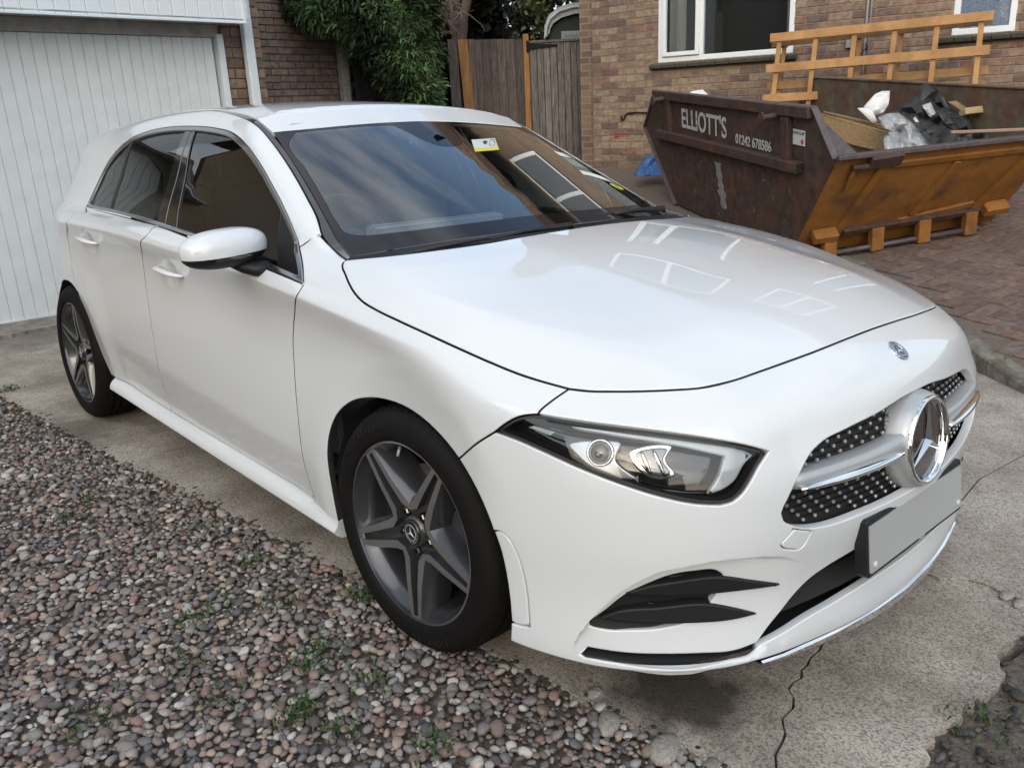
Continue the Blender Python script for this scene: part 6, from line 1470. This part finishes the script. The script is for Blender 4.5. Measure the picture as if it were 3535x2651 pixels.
for k in range(-30, 75):
    for c in range(-60, 70):
        m4 = (c-k) % 4
        if m4 == 0: cc = (c+1, k+.5); hz_ = True
        elif m4 == 3: cc = (c+.5, k+1); hz_ = False
        else: continue
        p = SK+pe*cc[0]*a_w+pn*cc[1]*a_w; kp = (p-SK)@KP; kd = (p-SK)@KD
        if kp < .19 or kp > 7.5: continue
        x_, y_, z_ = view_px(p)
        if z_ < .5 or x_ < 1900 or x_ > PW+120 or y_ < 480 or y_ > 1500: continue
        if x_ < 2700 and y_ > 720: continue
        items.append((z_, p, hz_))
items.sort(key=lambda t: t[0]); mh = boxmesh('paver', .196, .096, .05, .004); mh.materials.append(M_pv); b = MB(); rnd = []; rg = np.random.default_rng(9)
vis_ = [it for it in items if view_px(it[1])[0] > 2880]; rest = [it for it in items if view_px(it[1])[0] <= 2880]
for i, (z_, p, hz_) in enumerate(vis_+rest):
    e, f = (pe, pn) if hz_ else (pn, -pe); up_ = SN+rg.normal(0, .012, 3); pp = p+SN*(-.025+rg.uniform(-.002, .003))
    if i < 300: m = frame_mat(pp, e, f, up_); m.translation -= Vector(SK); share('paver', mh, PAV, m)
    else: b.box(pp, (.196, .096, .05), (e, f, SN)); rnd.append(rg.random())
if rnd: o = b.build('pavers_farther_off', M_pv2, PAV); tag(o, kind='stuff'); o.data.attributes.new('rnd', 'FLOAT', 'FACE').data.foreach_set('value', np.repeat(rnd, 6))
# joints of the pavers continue to the house as one textured sheet already covered by 'jointing_sand'
M_kerb = mat('kerb_concrete', (.25, .225, .19), .92, col2=(.12, .11, .085), scale=9, vary=.6, bump=.7, bscale=70)
KB = empty('kerb', tuple(SK)); KB['kind'] = 'structure'
kh = np.array((0, 0, 1.0)); kf = np.cross(kh, KD); kf = kf if kf[1] > 0 else -kf
for k in range(-4, 4):
    b = MB(); c = SK+KD*(k*.62+.35)+kf*.075; b.box(c-kh*.09, (.612, .15, .18), (KD/np.linalg.norm(KD), kf/np.linalg.norm(kf), kh), bev=.012); b.build('kerb_stone', M_kerb, KB)
# leaf litter and grit on the pavers near the kerb
rg = np.random.default_rng(31); b = MB()
for k in range(500):
    p = SK+KD*rg.uniform(-.2, 1.2)+KP*rg.uniform(-.35, 1.6); 
    if (p-SK)@KP < .17 and (p-SK)@KP > -.02: continue
    if (p-SK)@KP < 0: p[2] = .004
    s = rg.uniform(.003, .010); a = rg.uniform(0, 6); d = np.array((cos(a), sin(a), rg.uniform(0, .4))); n = np.array((-sin(a), cos(a), 0)); b.add([p+d*s+(0, 0, .004), p+n*s*.6+(0, 0, .005), p-d*s+(0, 0, .004), p-n*s*.6+(0, 0, .003)], [(0, 1, 2, 3)])
tag(b.build('leaf_litter', mat('dry_litter', (.26, .20, .14), .9, vary=.6, scale=40)), kind='stuff', label='scattered dry litter along the kerb and pavers', cat='litter')
# ------------------------------------------------------------------ skip
SA = np.array([-1.69087, 3.88045, .35178]); S1 = np.array([.8718, -.47608, -.11534]); S1 /= np.linalg.norm(S1)
S2 = np.cross(SN, S1); S2 = S2 if S2[1] > 0 else -S2; S2E = S2+S1*.13; 
def sp_(l, w, z): return SA+S1*l+S2E*w*1.02+SN*(z*(1-.075*w)+.02*w)
M_rust = mat('rusty_brown_steel', (.080, .050, .040), .62, col2=(.15, .062, .034), scale=5, vary=.7, bump=.35, bscale=60, metal=.1, lo=.5, hi=.75)
M_yell = mat('worn_yellow_steel', (.29, .13, .028), .55, col2=(.12, .06, .035), scale=3, vary=.4, bump=.35, bscale=40, lo=.52, hi=.72)
M_rim = mat('bare_steel_rim', (.12, .10, .105), .5, metal=.3, vary=.5, scale=10)
M_ins = mat('skip_inside_green_rust', (.13, .135, .085), .8, col2=(.14, .065, .045), scale=4, vary=.6)
M_stencil = mat('stencilled_white_paint', (.50, .52, .50), .7, vary=.5, scale=40)
SKP = empty('skip', tuple(SA), 'rusty brown and yellow builder\'s skip full of rubbish, standing on the forecourt', 'skip')
WD = 1.55; prof = [(0, 0), (.561, .812), (.293, 1.12), (-2.44, 1.04), (-2.77, .67), (-2.07, 0)]
def swall(w, t, name, m):
    b = MB(); n = len(prof); V = [sp_(l, w, z) for l, z in prof]+[sp_(l, w+t, z) for l, z in prof]; b.add(V, [tuple(range(n))[::-1], tuple(range(n, 2*n))]+[(i, (i+1) % n, n+(i+1) % n, n+i) for i in range(n)]); return b.build(name, m, SKP)
swall(0, .008, 'side_plate', M_rust); swall(WD-.008, .008, 'side_plate', M_ins)
def quad3(b, P, t, nrm):
    V = [np.array(p) for p in P]+[np.array(p)+nrm*t for p in P]; b.add(V, [(0, 1, 2, 3), (7, 6, 5, 4), (0, 4, 5, 1), (1, 5, 6, 2), (2, 6, 7, 3), (3, 7, 4, 0)])
en = np.cross(sp_(.561, 0, .80)-sp_(0, 0, 0), sp_(0, 1, 0)-sp_(0, 0, 0)); en /= np.linalg.norm(en); en = en if en@S1 > 0 else -en
b = MB(); quad3(b, [sp_(0, 0, 0), sp_(0, WD, 0), sp_(.561, WD, .812), sp_(.561, 0, .812)], -.008, en); b.build('end_plate', M_yell, SKP)
b = MB(); quad3(b, [sp_(-2.07, 0, 0), sp_(-2.07, WD, 0), sp_(-2.77, WD, .66), sp_(-2.77, 0, .66)], .008, en); quad3(b, [sp_(0, 0, 0), sp_(0, WD, 0), sp_(-2.07, WD, 0), sp_(-2.07, 0, 0)], .01, SN); b.build('floor_and_far_end', M_ins, SKP)
def bar(b, p, q, w, h, side, up): 
    d = q-p; l = np.linalg.norm(d); d /= l; s = side-d*(side@d); s /= np.linalg.norm(s); u = np.cross(d, s); b.box((p+q)/2, (l, w, h), (d, s, u), bev=.004)
OUT = -S2/np.linalg.norm(S2)
b = MB(); bar(b, sp_(-2.44, 0, 1.015)+OUT*.025, sp_(.285, 0, 1.085)+OUT*.025, .05, .075, OUT, SN); b.build('top_rail', M_rust, SKP)
b = MB(); bar(b, sp_(-2.38, 0, .655)+OUT*.035, sp_(.17, 0, .70)+OUT*.035, .07, .075, OUT, SN); b.build('side_rail', M_rust, SKP)
b = MB(); b.box(sp_(.172, 0, .70)+OUT*.035, (.004, .052, .058), (S1, OUT, SN)); b.build('rail_mouth', M_black, SKP)
for l_ in (-2.12, -.03):
    b = MB(); bar(b, sp_(l_, 0, .68)+OUT*.022, sp_(l_, 0, 1.03)+OUT*.022, .044, .09, OUT, SN); b.build('side_rib', M_rust, SKP)
for l_, z_ in ((-2.16, .995), (-.14, 1.03)):
    b = MB(); c = sp_(l_, 0, z_)+OUT*.05; b.tube([c, c+OUT*.10], .022, 12); b.tube([c+OUT*.10, c+OUT*.115], .042, 14); b.build('lifting_lug', M_rust, SKP, sharp=R(40))
for w_ in (0, WD):
    b = MB(); so = OUT*.006 if w_ == 0 else -OUT*.006
    for (a, c_) in zip(prof[1:5], prof[2:6]): bar(b, sp_(a[0], w_, a[1])+so, sp_(c_[0], w_, c_[1])+so, .05, .016, OUT, SN)
    b.build('edge_cap', M_rim if w_ == 0 else M_ins, SKP)
b = MB(); bar(b, sp_(.565, 0, .82), sp_(.565, WD, .82), .07, .03, S1, SN); b.build('end_rim', M_rim, SKP)
b = MB(); quad3(b, [sp_(.293, .01, 1.07), sp_(.561, .01, .80), sp_(.50, .20, .80), sp_(.20, .03, 1.06)], -.005, SN); b.build('corner_gusset', M_rim, SKP)
def ep(w, f, o=0): return sp_(.561*f, w, .812*f)+en*o
for (w0, f0, w1, f1, wd, m_) in ((.36, .97, .27, .22, .06, M_yell), (.88, .86, .80, .30, .05, M_yell), (1.42, .92, 1.28, .22, .07, M_yell)):
    b = MB(); bar(b, ep(w0, f0, .015), ep(w1, f1, .015), .03, wd, en, SN); b.build('end_rib', m_, SKP)
b = MB(); bar(b, ep(.42, .90, .012), ep(1.36, .90, .012), .024, .05, en, SN); bar(b, ep(.30, .20, .012), ep(1.25, .32, .012), .024, .05, en, SN); b.build('end_pressing', M_yell, SKP)
b = MB(); bar(b, ep(.30, .25, .03), ep(1.32, .25, .03), .05, .05, en, SN); b.build('end_cross_rail', M_rust, SKP)
for w_, f_ in ((.16, .26), (1.42, .27)):
    b = MB(); b.box(ep(w_, f_, .05), (.18, .09, .07), (S2E/np.linalg.norm(S2E), en, np.cross(S2E/np.linalg.norm(S2E), en)), bev=.006); b.build('end_stop', M_yell, SKP)
b = MB(); b.tube([ep(.12, .93, .03), ep(.30, .93, .03)], .022, 10); b.box(ep(.33, .97, .03), (.22, .05, .10), (S2E/np.linalg.norm(S2E), en, np.cross(S2E/np.linalg.norm(S2E), en)), bev=.006); b.build('end_lug', M_rust, SKP)
b = MB(); b.add([ep(.13, .90, .004), ep(.20, .90, .004), ep(.20, .72, .006), ep(.15, .70, .03)], [(0, 1, 2, 3)]); bar(b, ep(.14, .92, .03), ep(.16, .70, .03), .02, .03, en, SN); b.build('hook_plate', M_yell, SKP)
for w_ in (.20, .55, .90, 1.25):
    b = MB(); c = sp_(.17, w_, .085); bar(b, c+SN*.09, c-SN*.085, .055, .10, S1, SN); b.build('foot', M_yell, SKP)
b = MB(); b.tube([sp_(.17, .15, .03), sp_(.17, 1.32, .03)], .02, 10); b.build('skid_tube', M_rim, SKP, smooth=True)
TX = (S1, SN-S1*.0, OUT)
me = place_text('lettering', "ELLIOTT'S", .235, sp_(-1.43, 0, .835)+OUT*.006, (S1, SN+S1*0, OUT), M_stencil, SKP, .001, sx=.86, bold=.0045)
place_text('lettering', '01242 678586', .105, sp_(-.55, 0, .778)+OUT*.006, (S1, SN, OUT), M_stencil, SKP, .001, sx=.93, bold=.0022)
# stencil bridges break the letters
b = MB()
for k in range(9):
    for dz_ in (-.028, .03): b.box(sp_(-1.87+k*.108, 0, .835+dz_)+OUT*.0078, (.022, .0012, .010), (S1, OUT, SN))
b.build('stencil_bridges', M_rust, SKP)
b = MB(); b.box(sp_(.115, 0, .90)+OUT*.008, (.155, .004, .105), (S1, OUT, SN)); st = b.build('maker_plate', M_white, SKP)
place_text('plate_text', 'EUROQUIP', .030, sp_(.115, 0, .93)+OUT*.0115, (S1, SN, OUT), M_ink, SKP, .0004); b = MB(); b.lathe([(.018, 0), (0, .0006)], sp_(.16, 0, .875)+OUT*.0108, (S1, SN, OUT), 14); b.build('plate_roundel', mat('roundel_red', (.45, .05, .08), .5), SKP)
M_smear = mat('white_paint_smear', (.30, .30, .30), .8, vary=.9, scale=22)
rg = np.random.default_rng(3)
b = MB(); pts = []
for k in range(15): z_ = .54-.38*k/14; cx_ = -1.17+.11*k/14; hw2 = .055+.014*sin(k*2.1)+.01*rg.normal(); pts.append((cx_-hw2, z_, cx_+hw2))
for a, c_ in zip(pts[:-1], pts[1:]): b.add([sp_(a[0], 0, a[1])+OUT*.0025, sp_(a[2], 0, a[1])+OUT*.0025, sp_(c_[2], 0, c_[1])+OUT*.0025, sp_(c_[0], 0, c_[1])+OUT*.0025], [(0, 1, 2, 3)])
for k in range(26):
    l0, z0 = rg.uniform(-1.9, .1), rg.uniform(.05, .58); a = rg.uniform(0, 3); d = S1*cos(a)+SN*sin(a); n2 = SN*cos(a)-S1*sin(a); L_ = rg.uniform(.01, .05); w_ = rg.uniform(.0015, .006)
    p = sp_(l0, 0, z0)+OUT*.0028; b.add([p-d*L_, p+n2*w_, p+d*L_, p-n2*w_], [(0, 1, 2, 3)])
b.build('paint_smear', M_smear, SKP)
# ---- what lies in the skip
def crumple(name, c, ax, sx, sy, amp, m, label, cat, seed, nx=34, ny=26, f=3.0, curl=0, shape=None):
    rg = np.random.default_rng(seed); K = rg.normal(0, f, (9, 2)); ph = rg.uniform(0, 6, 9); am = rg.uniform(.3, 1, 9); ax = np.array(ax, float); V = []
    for i in range(nx+1):
        for j in range(ny+1):
            u, v = i/nx*2-1, j/ny*2-1
            h_ = sum(a*abs(math.sin(k[0]*u+k[1]*v+p)) for a, k, p in zip(am, K, ph))/3
            x, y = u*sx*(1+.12*math.sin(3*v+seed)), v*sy*(1+.12*math.sin(4*u+seed)); z = amp*(h_-.6)+curl*(u*u)
            if shape: z += shape(u, v)
            V.append(np.array(c)+ax[0]*x+ax[1]*y+ax[2]*z)
    b = MB(); b.add(V, [(i*(ny+1)+j, (i+1)*(ny+1)+j, (i+1)*(ny+1)+j+1, i*(ny+1)+j+1) for i in range(nx) for j in range(ny)]); o = b.build(name, m, None, True); sol = o.modifiers.new('thickness', 'SOLIDIFY'); sol.thickness = .004; return tag(o, label, cat)
M_felt = mat('black_roofing_felt', (.040, .042, .044), .55, vary=.75, scale=9, bump=.5); M_bag = mat('clear_plastic_sheet', (.42, .44, .46), .25, coat=.4, vary=.5, scale=14)
M_card = mat('cardboard', (.26, .18, .10), .85, vary=.3, scale=10); M_shw = mat('white_board', (.62, .64, .66), .5)
SAX = (S1, S2, SN); CX = (RT, np.cross(RT, -FW)*1.0, -FW)
def inskip(px, py, w): return hit(px, py, sp_(0, w, 0), S2)
p = inskip(3290, 400, .75)
peak = inskip(3210, 290, .85)
TD2 = view_px(peak)[2]
def sheet(name, outline, d0, m, label, cat, seed, amp=.05, step=17, dd=None, thick=.004):
    """irregular crumpled sheet filling an outline, with folds in depth"""
    P = np.array(outline, float); lo, hi_ = P.min(0), P.max(0); gx, gy = np.meshgrid(np.arange(lo[0], hi_[0], step), np.arange(lo[1], hi_[1], step)); G = np.stack([gx.ravel(), gy.ravel()], 1)+np.random.default_rng(seed).uniform(-step*.3, step*.3, (gx.size, 2))
    Q = inset_poly(P if area2(P) > 0 else P[::-1], step*.5); G = G[pip(G, Q)]; B_ = []
    for a, c in zip(P, np.roll(P, -1, 0)):
        n = max(1, int(np.linalg.norm(c-a)/step)); B_ += [a+(c-a)*k/n for k in range(n)]
    B_ = np.array(B_); T_ = tris2(B_, (), G); A = np.vstack([B_, G]); rg = np.random.default_rng(seed+50); K = rg.normal(0, .035, (8, 2)); ph = rg.uniform(0, 6, 8); am = rg.uniform(.3, 1, 8)
    h_ = sum(a*np.abs(np.sin(A@k+p_)) for a, k, p_ in zip(am, K, ph))/2.2; dpt = d0-(h_-.8)*amp*2; 
    if dd: dpt = dpt+dd[0]*(A[:, 0]-lo[0])/(hi_[0]-lo[0])+dd[1]*(A[:, 1]-lo[1])/(hi_[1]-lo[1])
    V = [at(x, y, d) for (x, y), d in zip(A, dpt)]; b = MB(); b.add(V, T_); o = b.build(name, m, None, True, sharp=R(38)); sol = o.modifiers.new('thickness', 'SOLIDIFY'); sol.thickness = thick; return tag(o, label, cat)
Z2 = lambda x, y: (2735+x*.3617, y*.3617)
sheet('roofing_felt', [Z2(*q) for q in ((900, 1100), (1140, 975), (1220, 830), (1280, 795), (1330, 830), (1440, 900), (1480, 1000), (1560, 1080), (1680, 1130), (1730, 1240), (1870, 1250), (1880, 1330), (1500, 1400), (1250, 1400), (1190, 1220), (1040, 1130))], 6.95, M_felt, 'heap of torn black roofing felt rising to a point in the skip', 'roofing felt', 4, .10, dd=(-.25, -.45))
sheet('roofing_felt', [Z2(*q) for q in ((1380, 1080), (1600, 1070), (1690, 1120), (1750, 1270), (1600, 1290), (1470, 1200))], 6.65, M_felt, 'curled grey-black felt strip on the right of the heap', 'roofing felt', 9, .06, dd=(-.1, -.2))
sheet('felt_roll', [Z2(*q) for q in ((1200, 1260), (1500, 1230), (1730, 1330), (1790, 1400), (1300, 1440))], 6.5, M_felt, 'low roll of dark felt just inside the near rim of the skip', 'roofing felt', 12, .05, dd=(-.2, -.1))
sheet('plastic_bag', [Z2(*q) for q in ((815, 1120), (900, 1090), (1010, 1080), (1110, 1150), (1190, 1230), (1300, 1390), (1240, 1420), (880, 1430), (870, 1330), (910, 1260), (830, 1180))], 6.55, M_bag, 'crumpled clear plastic bag beside the wicker basket', 'plastic bag', 6, .07, step=13, dd=(-.1, -.25))
sheet('white_sheet', [Z2(*q) for q in ((680, 1020), (790, 900), (850, 875), (932, 872), (918, 1000), (870, 1080), (790, 1110), (720, 1060))], 6.85, M_shw, 'corrugated white sheet standing up in the skip', 'sheet', 7, .03, step=13)
sheet('white_board', [Z2(*q) for q in ((620, 1035), (740, 1030), (815, 1165), (760, 1175), (700, 1115))], 6.75, M_shw, 'flat white board offcut leaning in front of the corrugated sheet', 'board', 8, .006, step=20)
sheet('plastic_scrap', [Z2(*q) for q in ((1120, 1160), (1175, 1115), (1225, 1190), (1170, 1220))], 6.5, M_bag, 'small plastic scrap between the bag and the felt', 'plastic scrap', 3, .02, step=10)
sheet('clear_tape', [Z2(*q) for q in ((1240, 1010), (1320, 980), (1390, 1130), (1470, 1180), (1475, 1260), (1430, 1230), (1410, 1170), (1300, 1110))], 6.55, M_bag, 'strip of clear plastic lying across the black felt', 'plastic strip', 5, .02, step=10)
b = MB(); c = at(*Z2(1710, 1070), 6.35); b.box(c, (.145, .09, .05), (RT*.98+UPV*.12, FW, UPV*.98-RT*.12), bev=.004); tag(b.build('timber_offcut', mat('pale_offcut', (.42, .33, .17), .8, vary=.3, scale=12)), 'short pale timber offcut lying right of the felt heap', 'timber')
sheet('cardboard', [Z2(*q) for q in ((1480, 975), (1560, 965), (1800, 1120), (1800, 1160), (1700, 1165), (1640, 1080))], 6.45, M_card, 'brown cardboard flap behind the pale offcut', 'cardboard', 2, .01, step=22)
b = MB(); bar(b, sp_(.30, .95, .86), sp_(.42, 1.5, .84), .03, .02, S1, SN); tag(b.build('batten', mat('pinkish_batten', (.30, .20, .15), .8)), 'thin batten lying along the far right of the rim', 'batten')
b = MB(); c = hit(2420, 345, sp_(0, .35, 0), S2); b.box(c, (.26, .16, .09), (S1*.9-SN*.35, S2, SN*.9+S1*.35), bev=.02); tag(b.build('white_appliance', M_shw), 'white moulded box showing over the left of the skip rim', 'box')
# wicker basket
BK = empty('wicker_basket', tuple(sp_(.2, .35, .8)), 'broken rectangular wicker basket hanging over the near corner of the skip', 'basket')
M_wick = mat('wicker', (.27, .18, .09), .8, vary=.5, scale=30)
kA, kB, kC, kD_ = at(*Z2(265, 1095), 6.95), at(*Z2(900, 1270), 6.55), at(*Z2(870, 1455), 6.5), at(*Z2(400, 1330), 6.8)
iA, iB = at(*Z2(300, 1075), 7.15), at(*Z2(918, 1215), 6.85)
def wface(name, A, B, C_, D_, rows, cols_, nrm):
    b = MB()
    for r_ in range(rows+1):
        v = r_/rows; p, q = A*(1-v)+D_*v, B*(1-v)+C_*v; n = cols_*4
        b.tube([p*(1-k/n)+q*k/n+nrm*.007*sin(k*pi/2+(r_ % 2)*pi+.7)+UPV*.002*random.uniform(-1, 1) for k in range(n+1)], .0075, 5)
    for c_ in range(cols_+1):
        u = c_/cols_; b.tube([A*(1-u)+B*u, D_*(1-u)+C_*u], .005, 5)
    return b.build(name, M_wick, BK, smooth=True)
wface('woven_side', kA, kB, kC, kD_, 15, 30, -FW); wface('woven_side', iA, iB, (iB*.4+kC*.6)+FW*.25, (iA*.4+kD_*.6)+FW*.25, 10, 24, -FW)
wface('woven_end', kB, iB, iB*.3+kC*.7+FW*.2, kC, 12, 6, RT)
b = MB(); b.tube([kA, kB], .014, 6); b.tube([iA, iB], .014, 6); b.build('basket_rim', M_wick, BK, smooth=True)
# timber frames standing in the far side of the skip
M_pine = mat('pine_batten', (.50, .29, .125), .75, col2=(.38, .20, .08), scale=5, vary=.25, bump=.15)
PP = at(2950, 160, 8.0); 
def pf(px, py, w=0): return hit(px, py, PP+HN*w, HN)
Z3 = lambda x, y: (2100+x*.6487, y*.6487)
def rail(parent, a, c, hpx, w, m=M_pine, name='rail', th=.02):
    p0 = pf(*Z3(*a), w); p1 = pf(*Z3(*c), w); q0 = pf(*Z3(a[0], a[1]+hpx), w); h_ = np.linalg.norm(q0-p0); d = p1-p0; l = np.linalg.norm(d); d /= l; up_ = (p0-q0); up_ -= d*(up_@d); up_ /= np.linalg.norm(up_)
    b = MB(); b.box((p0+p1)/2-up_*h_/2, (l, th, h_), (d, np.cross(up_, d), up_), bev=.003); return b.build(name, m, parent)
FR1 = empty('pine_trellis', tuple(pf(*Z3(1500, 300))), 'front pine ladder frame with nailed rails, standing in the skip', 'timber frame', 'pine frames in the skip')
rail(FR1, (862, 182), (2056, 57), 45, 0); rail(FR1, (840, 346), (2034, 240), 45, 0); rail(FR1, (820, 506), (1120, 487), 42, 0)
for (xa, ya, xb, yb) in ((912, 215, 872, 570), (1107, 195, 1060, 580), (1312, 175, 1270, 560), (1527, 155, 1480, 540), (1752, 130, 1705, 520), (1988, 105, 1945, 500)):
    p0 = pf(*Z3(xa, ya), -.022); p1 = pf(*Z3(xb, yb), -.022); d = p1-p0; l = np.linalg.norm(d); d /= l; b = MB(); b.box((p0+p1)/2, (l, .045, .020), (d, np.cross(HN, d), HN), bev=.002); b.build('upright', M_pine, FR1)
FR2 = empty('pine_trellis', tuple(pf(*Z3(1500, 400), -.12)), 'pine ladder frame with shade put into its colour, right behind the front one', 'timber frame', 'pine frames in the skip')
M_pine2 = mat('pine_batten_shaded', (.36, .22, .10), .8, col2=(.27, .15, .065), scale=5, vary=.3)  # same pine with the shade painted into a darker colour
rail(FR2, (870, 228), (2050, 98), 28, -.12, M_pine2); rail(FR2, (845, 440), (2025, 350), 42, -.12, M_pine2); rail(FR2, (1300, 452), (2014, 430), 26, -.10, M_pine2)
for k, (xa, ya, xb, yb) in enumerate(((940, 230, 900, 560), (1340, 190, 1300, 540), (1560, 180, 1520, 540))):
    p0 = pf(*Z3(xa, ya), -.145); p1 = pf(*Z3(xb, yb), -.145); d = p1-p0; l = np.linalg.norm(d); d /= l; b = MB(); b.box((p0+p1)/2, (l, .04, .02), (d, np.cross(HN, d), HN)); b.build('upright', M_pine2, FR2)
# blue tarpaulin by the wall
M_tarp = mat('blue_tarpaulin', (.035, .13, .36), .45, vary=.5, scale=14, coat=.2)
Z6 = lambda x, y: (2020+x*.193, 380+y*.193)
sheet('tarpaulin', [Z6(*q) for q in ((870, 1165), (960, 1030), (1020, 930), (1060, 860), (1170, 830), (1270, 790), (1330, 740), (1380, 900), (1430, 1080), (1480, 1165), (1250, 1180), (1050, 1190))], 9.5, M_tarp, 'crumpled blue tarpaulin heaped against the house wall behind the skip', 'tarpaulin', 14, .09, step=7, dd=(-.05, -.30))
# ------------------------------------------------------------------ houses behind the camera (seen only as reflections)
NB = empty('neighbour_house', (-3, -9.5, 0), 'brick neighbour house across the gravel, outside the frame', 'house')
brickbox('wall', (-4.5, -9.6, 2.4), (11, .3, 5.2), np.eye(3), NB)
b = MB()
for (x0, z0, w_, h_) in ((-7.6, 1.0, 1.8, 1.3), (-3.2, 1.0, 1.2, 1.3), (-7.6, 3.5, 1.6, 1.1), (-3.4, 3.5, 1.6, 1.1), (-.6, 3.5, 1.1, 1.1)):
    f_ = MB()
    for xx in (x0, x0+w_/2, x0+w_): f_.box((xx, -9.42, z0+h_/2), (.09, .08, h_+.09))
    for zz in (z0, z0+h_): f_.box((x0+w_/2, -9.42, zz), (w_+.09, .08, .09))
    fo = f_.build('window_frame', WHT, NB); g = MB(); g.box((x0+w_/2, -9.45, z0+h_/2), (w_, .02, h_)); g.build('pane', M_blk, fo)
b = MB(); b.box((-1.6, -9.41, 1.9), (.36, .03, .30)); SG = b.build('number_sign', M_white, NB); place_text('house_number', '19', .24, (-1.6, -9.39, 1.9), ((-1, 0, 0), (0, 0, 1), (0, 1, 0)), M_ink, NB, .002)
b = MB(); b.add([(-10.4, -9.0, 4.9), (1.3, -9.0, 4.9), (1.3, -13.5, 7.4), (-10.4, -13.5, 7.4)], [(0, 1, 2, 3)]); b.box((-4.5, -9.05, 4.85), (11.6, .05, .25)); b.build('roof', M_roof, NB)
CH = empty('corner_house', (12.5, -13.8, 0), 'brick house behind the camera, outside the frame', 'house')
ca_ = np.array((-.67, .742, 0.)); cb_ = np.array((.742, .67, 0.)); cc_ = np.array((12.5, -13.8, 0.)); CA_ = (cb_, -ca_, np.array((0, 0, 1.)))
brickbox('wall', cc_+(0, 0, 2.4), (12, .3, 5.2), CA_, CH)
for (x0, z0, w_, h_) in ((-4.6, .9, 1.9, 1.3), (-1.2, .9, 1.0, 1.3), (2.0, .9, 2.0, 1.3), (-4.6, 3.4, 1.9, 1.1), (-1.0, 3.4, 1.2, 1.1), (2.2, 3.4, 1.6, 1.1)):
    f_ = MB(); o_ = cc_+ca_*.18
    for xx in (x0, x0+w_/2, x0+w_): f_.box(o_+cb_*xx+(0, 0, z0+h_/2), (.09, .08, h_+.09), CA_)
    for zz in (z0, z0+h_): f_.box(o_+cb_*(x0+w_/2)+(0, 0, zz), (w_+.09, .07, .09), CA_)
    fo = f_.build('window_frame', WHT, CH); g = MB(); g.box(o_-ca_*.02+cb_*(x0+w_/2)+(0, 0, z0+h_/2), (w_, .02, h_), CA_); g.build('pane', M_blk, fo)
b = MB(); b.add([cc_+ca_*.5-cb_*6.3+(0, 0, 4.9), cc_+ca_*.5+cb_*6.3+(0, 0, 4.9), cc_-ca_*4+cb_*6.3+(0, 0, 7.2), cc_-ca_*4-cb_*6.3+(0, 0, 7.2)], [(0, 1, 2, 3)][::-1]); b.box(cc_+ca_*.5+(0, 0, 4.85), (12.6, .05, .25), CA_); b.build('roof', M_roof, CH)
OP = empty('opposite_house', (22, 2, 0), 'brick house across the road, outside the frame', 'house')
brickbox('wall', (23, 4, 2.4), (.3, 16, 5.2), np.eye(3), OP)
b = MB(); b.add([(22.4, -4.3, 4.9), (22.4, 12.3, 4.9), (26.5, 12.3, 7.4), (26.5, -4.3, 7.4)], [(0, 1, 2, 3)][::-1]); b.build('roof', M_roof, OP)
for (y0, z0) in ((-1.5, 1), (3, 1), (8, 1), (-1.5, 3.5), (3, 3.5), (8, 3.5)):
    f_ = MB()
    for yy in (y0, y0+.9, y0+1.8): f_.box((22.82, yy, z0+.6), (.06, .09, 1.3))
    for zz in (z0, z0+1.2): f_.box((22.82, y0+.9, zz), (.06, 1.9, .09))
    fo = f_.build('window_frame', WHT, OP); g = MB(); g.box((22.84, y0+.9, z0+.6), (.02, 1.8, 1.2)); g.build('pane', M_blk, fo)
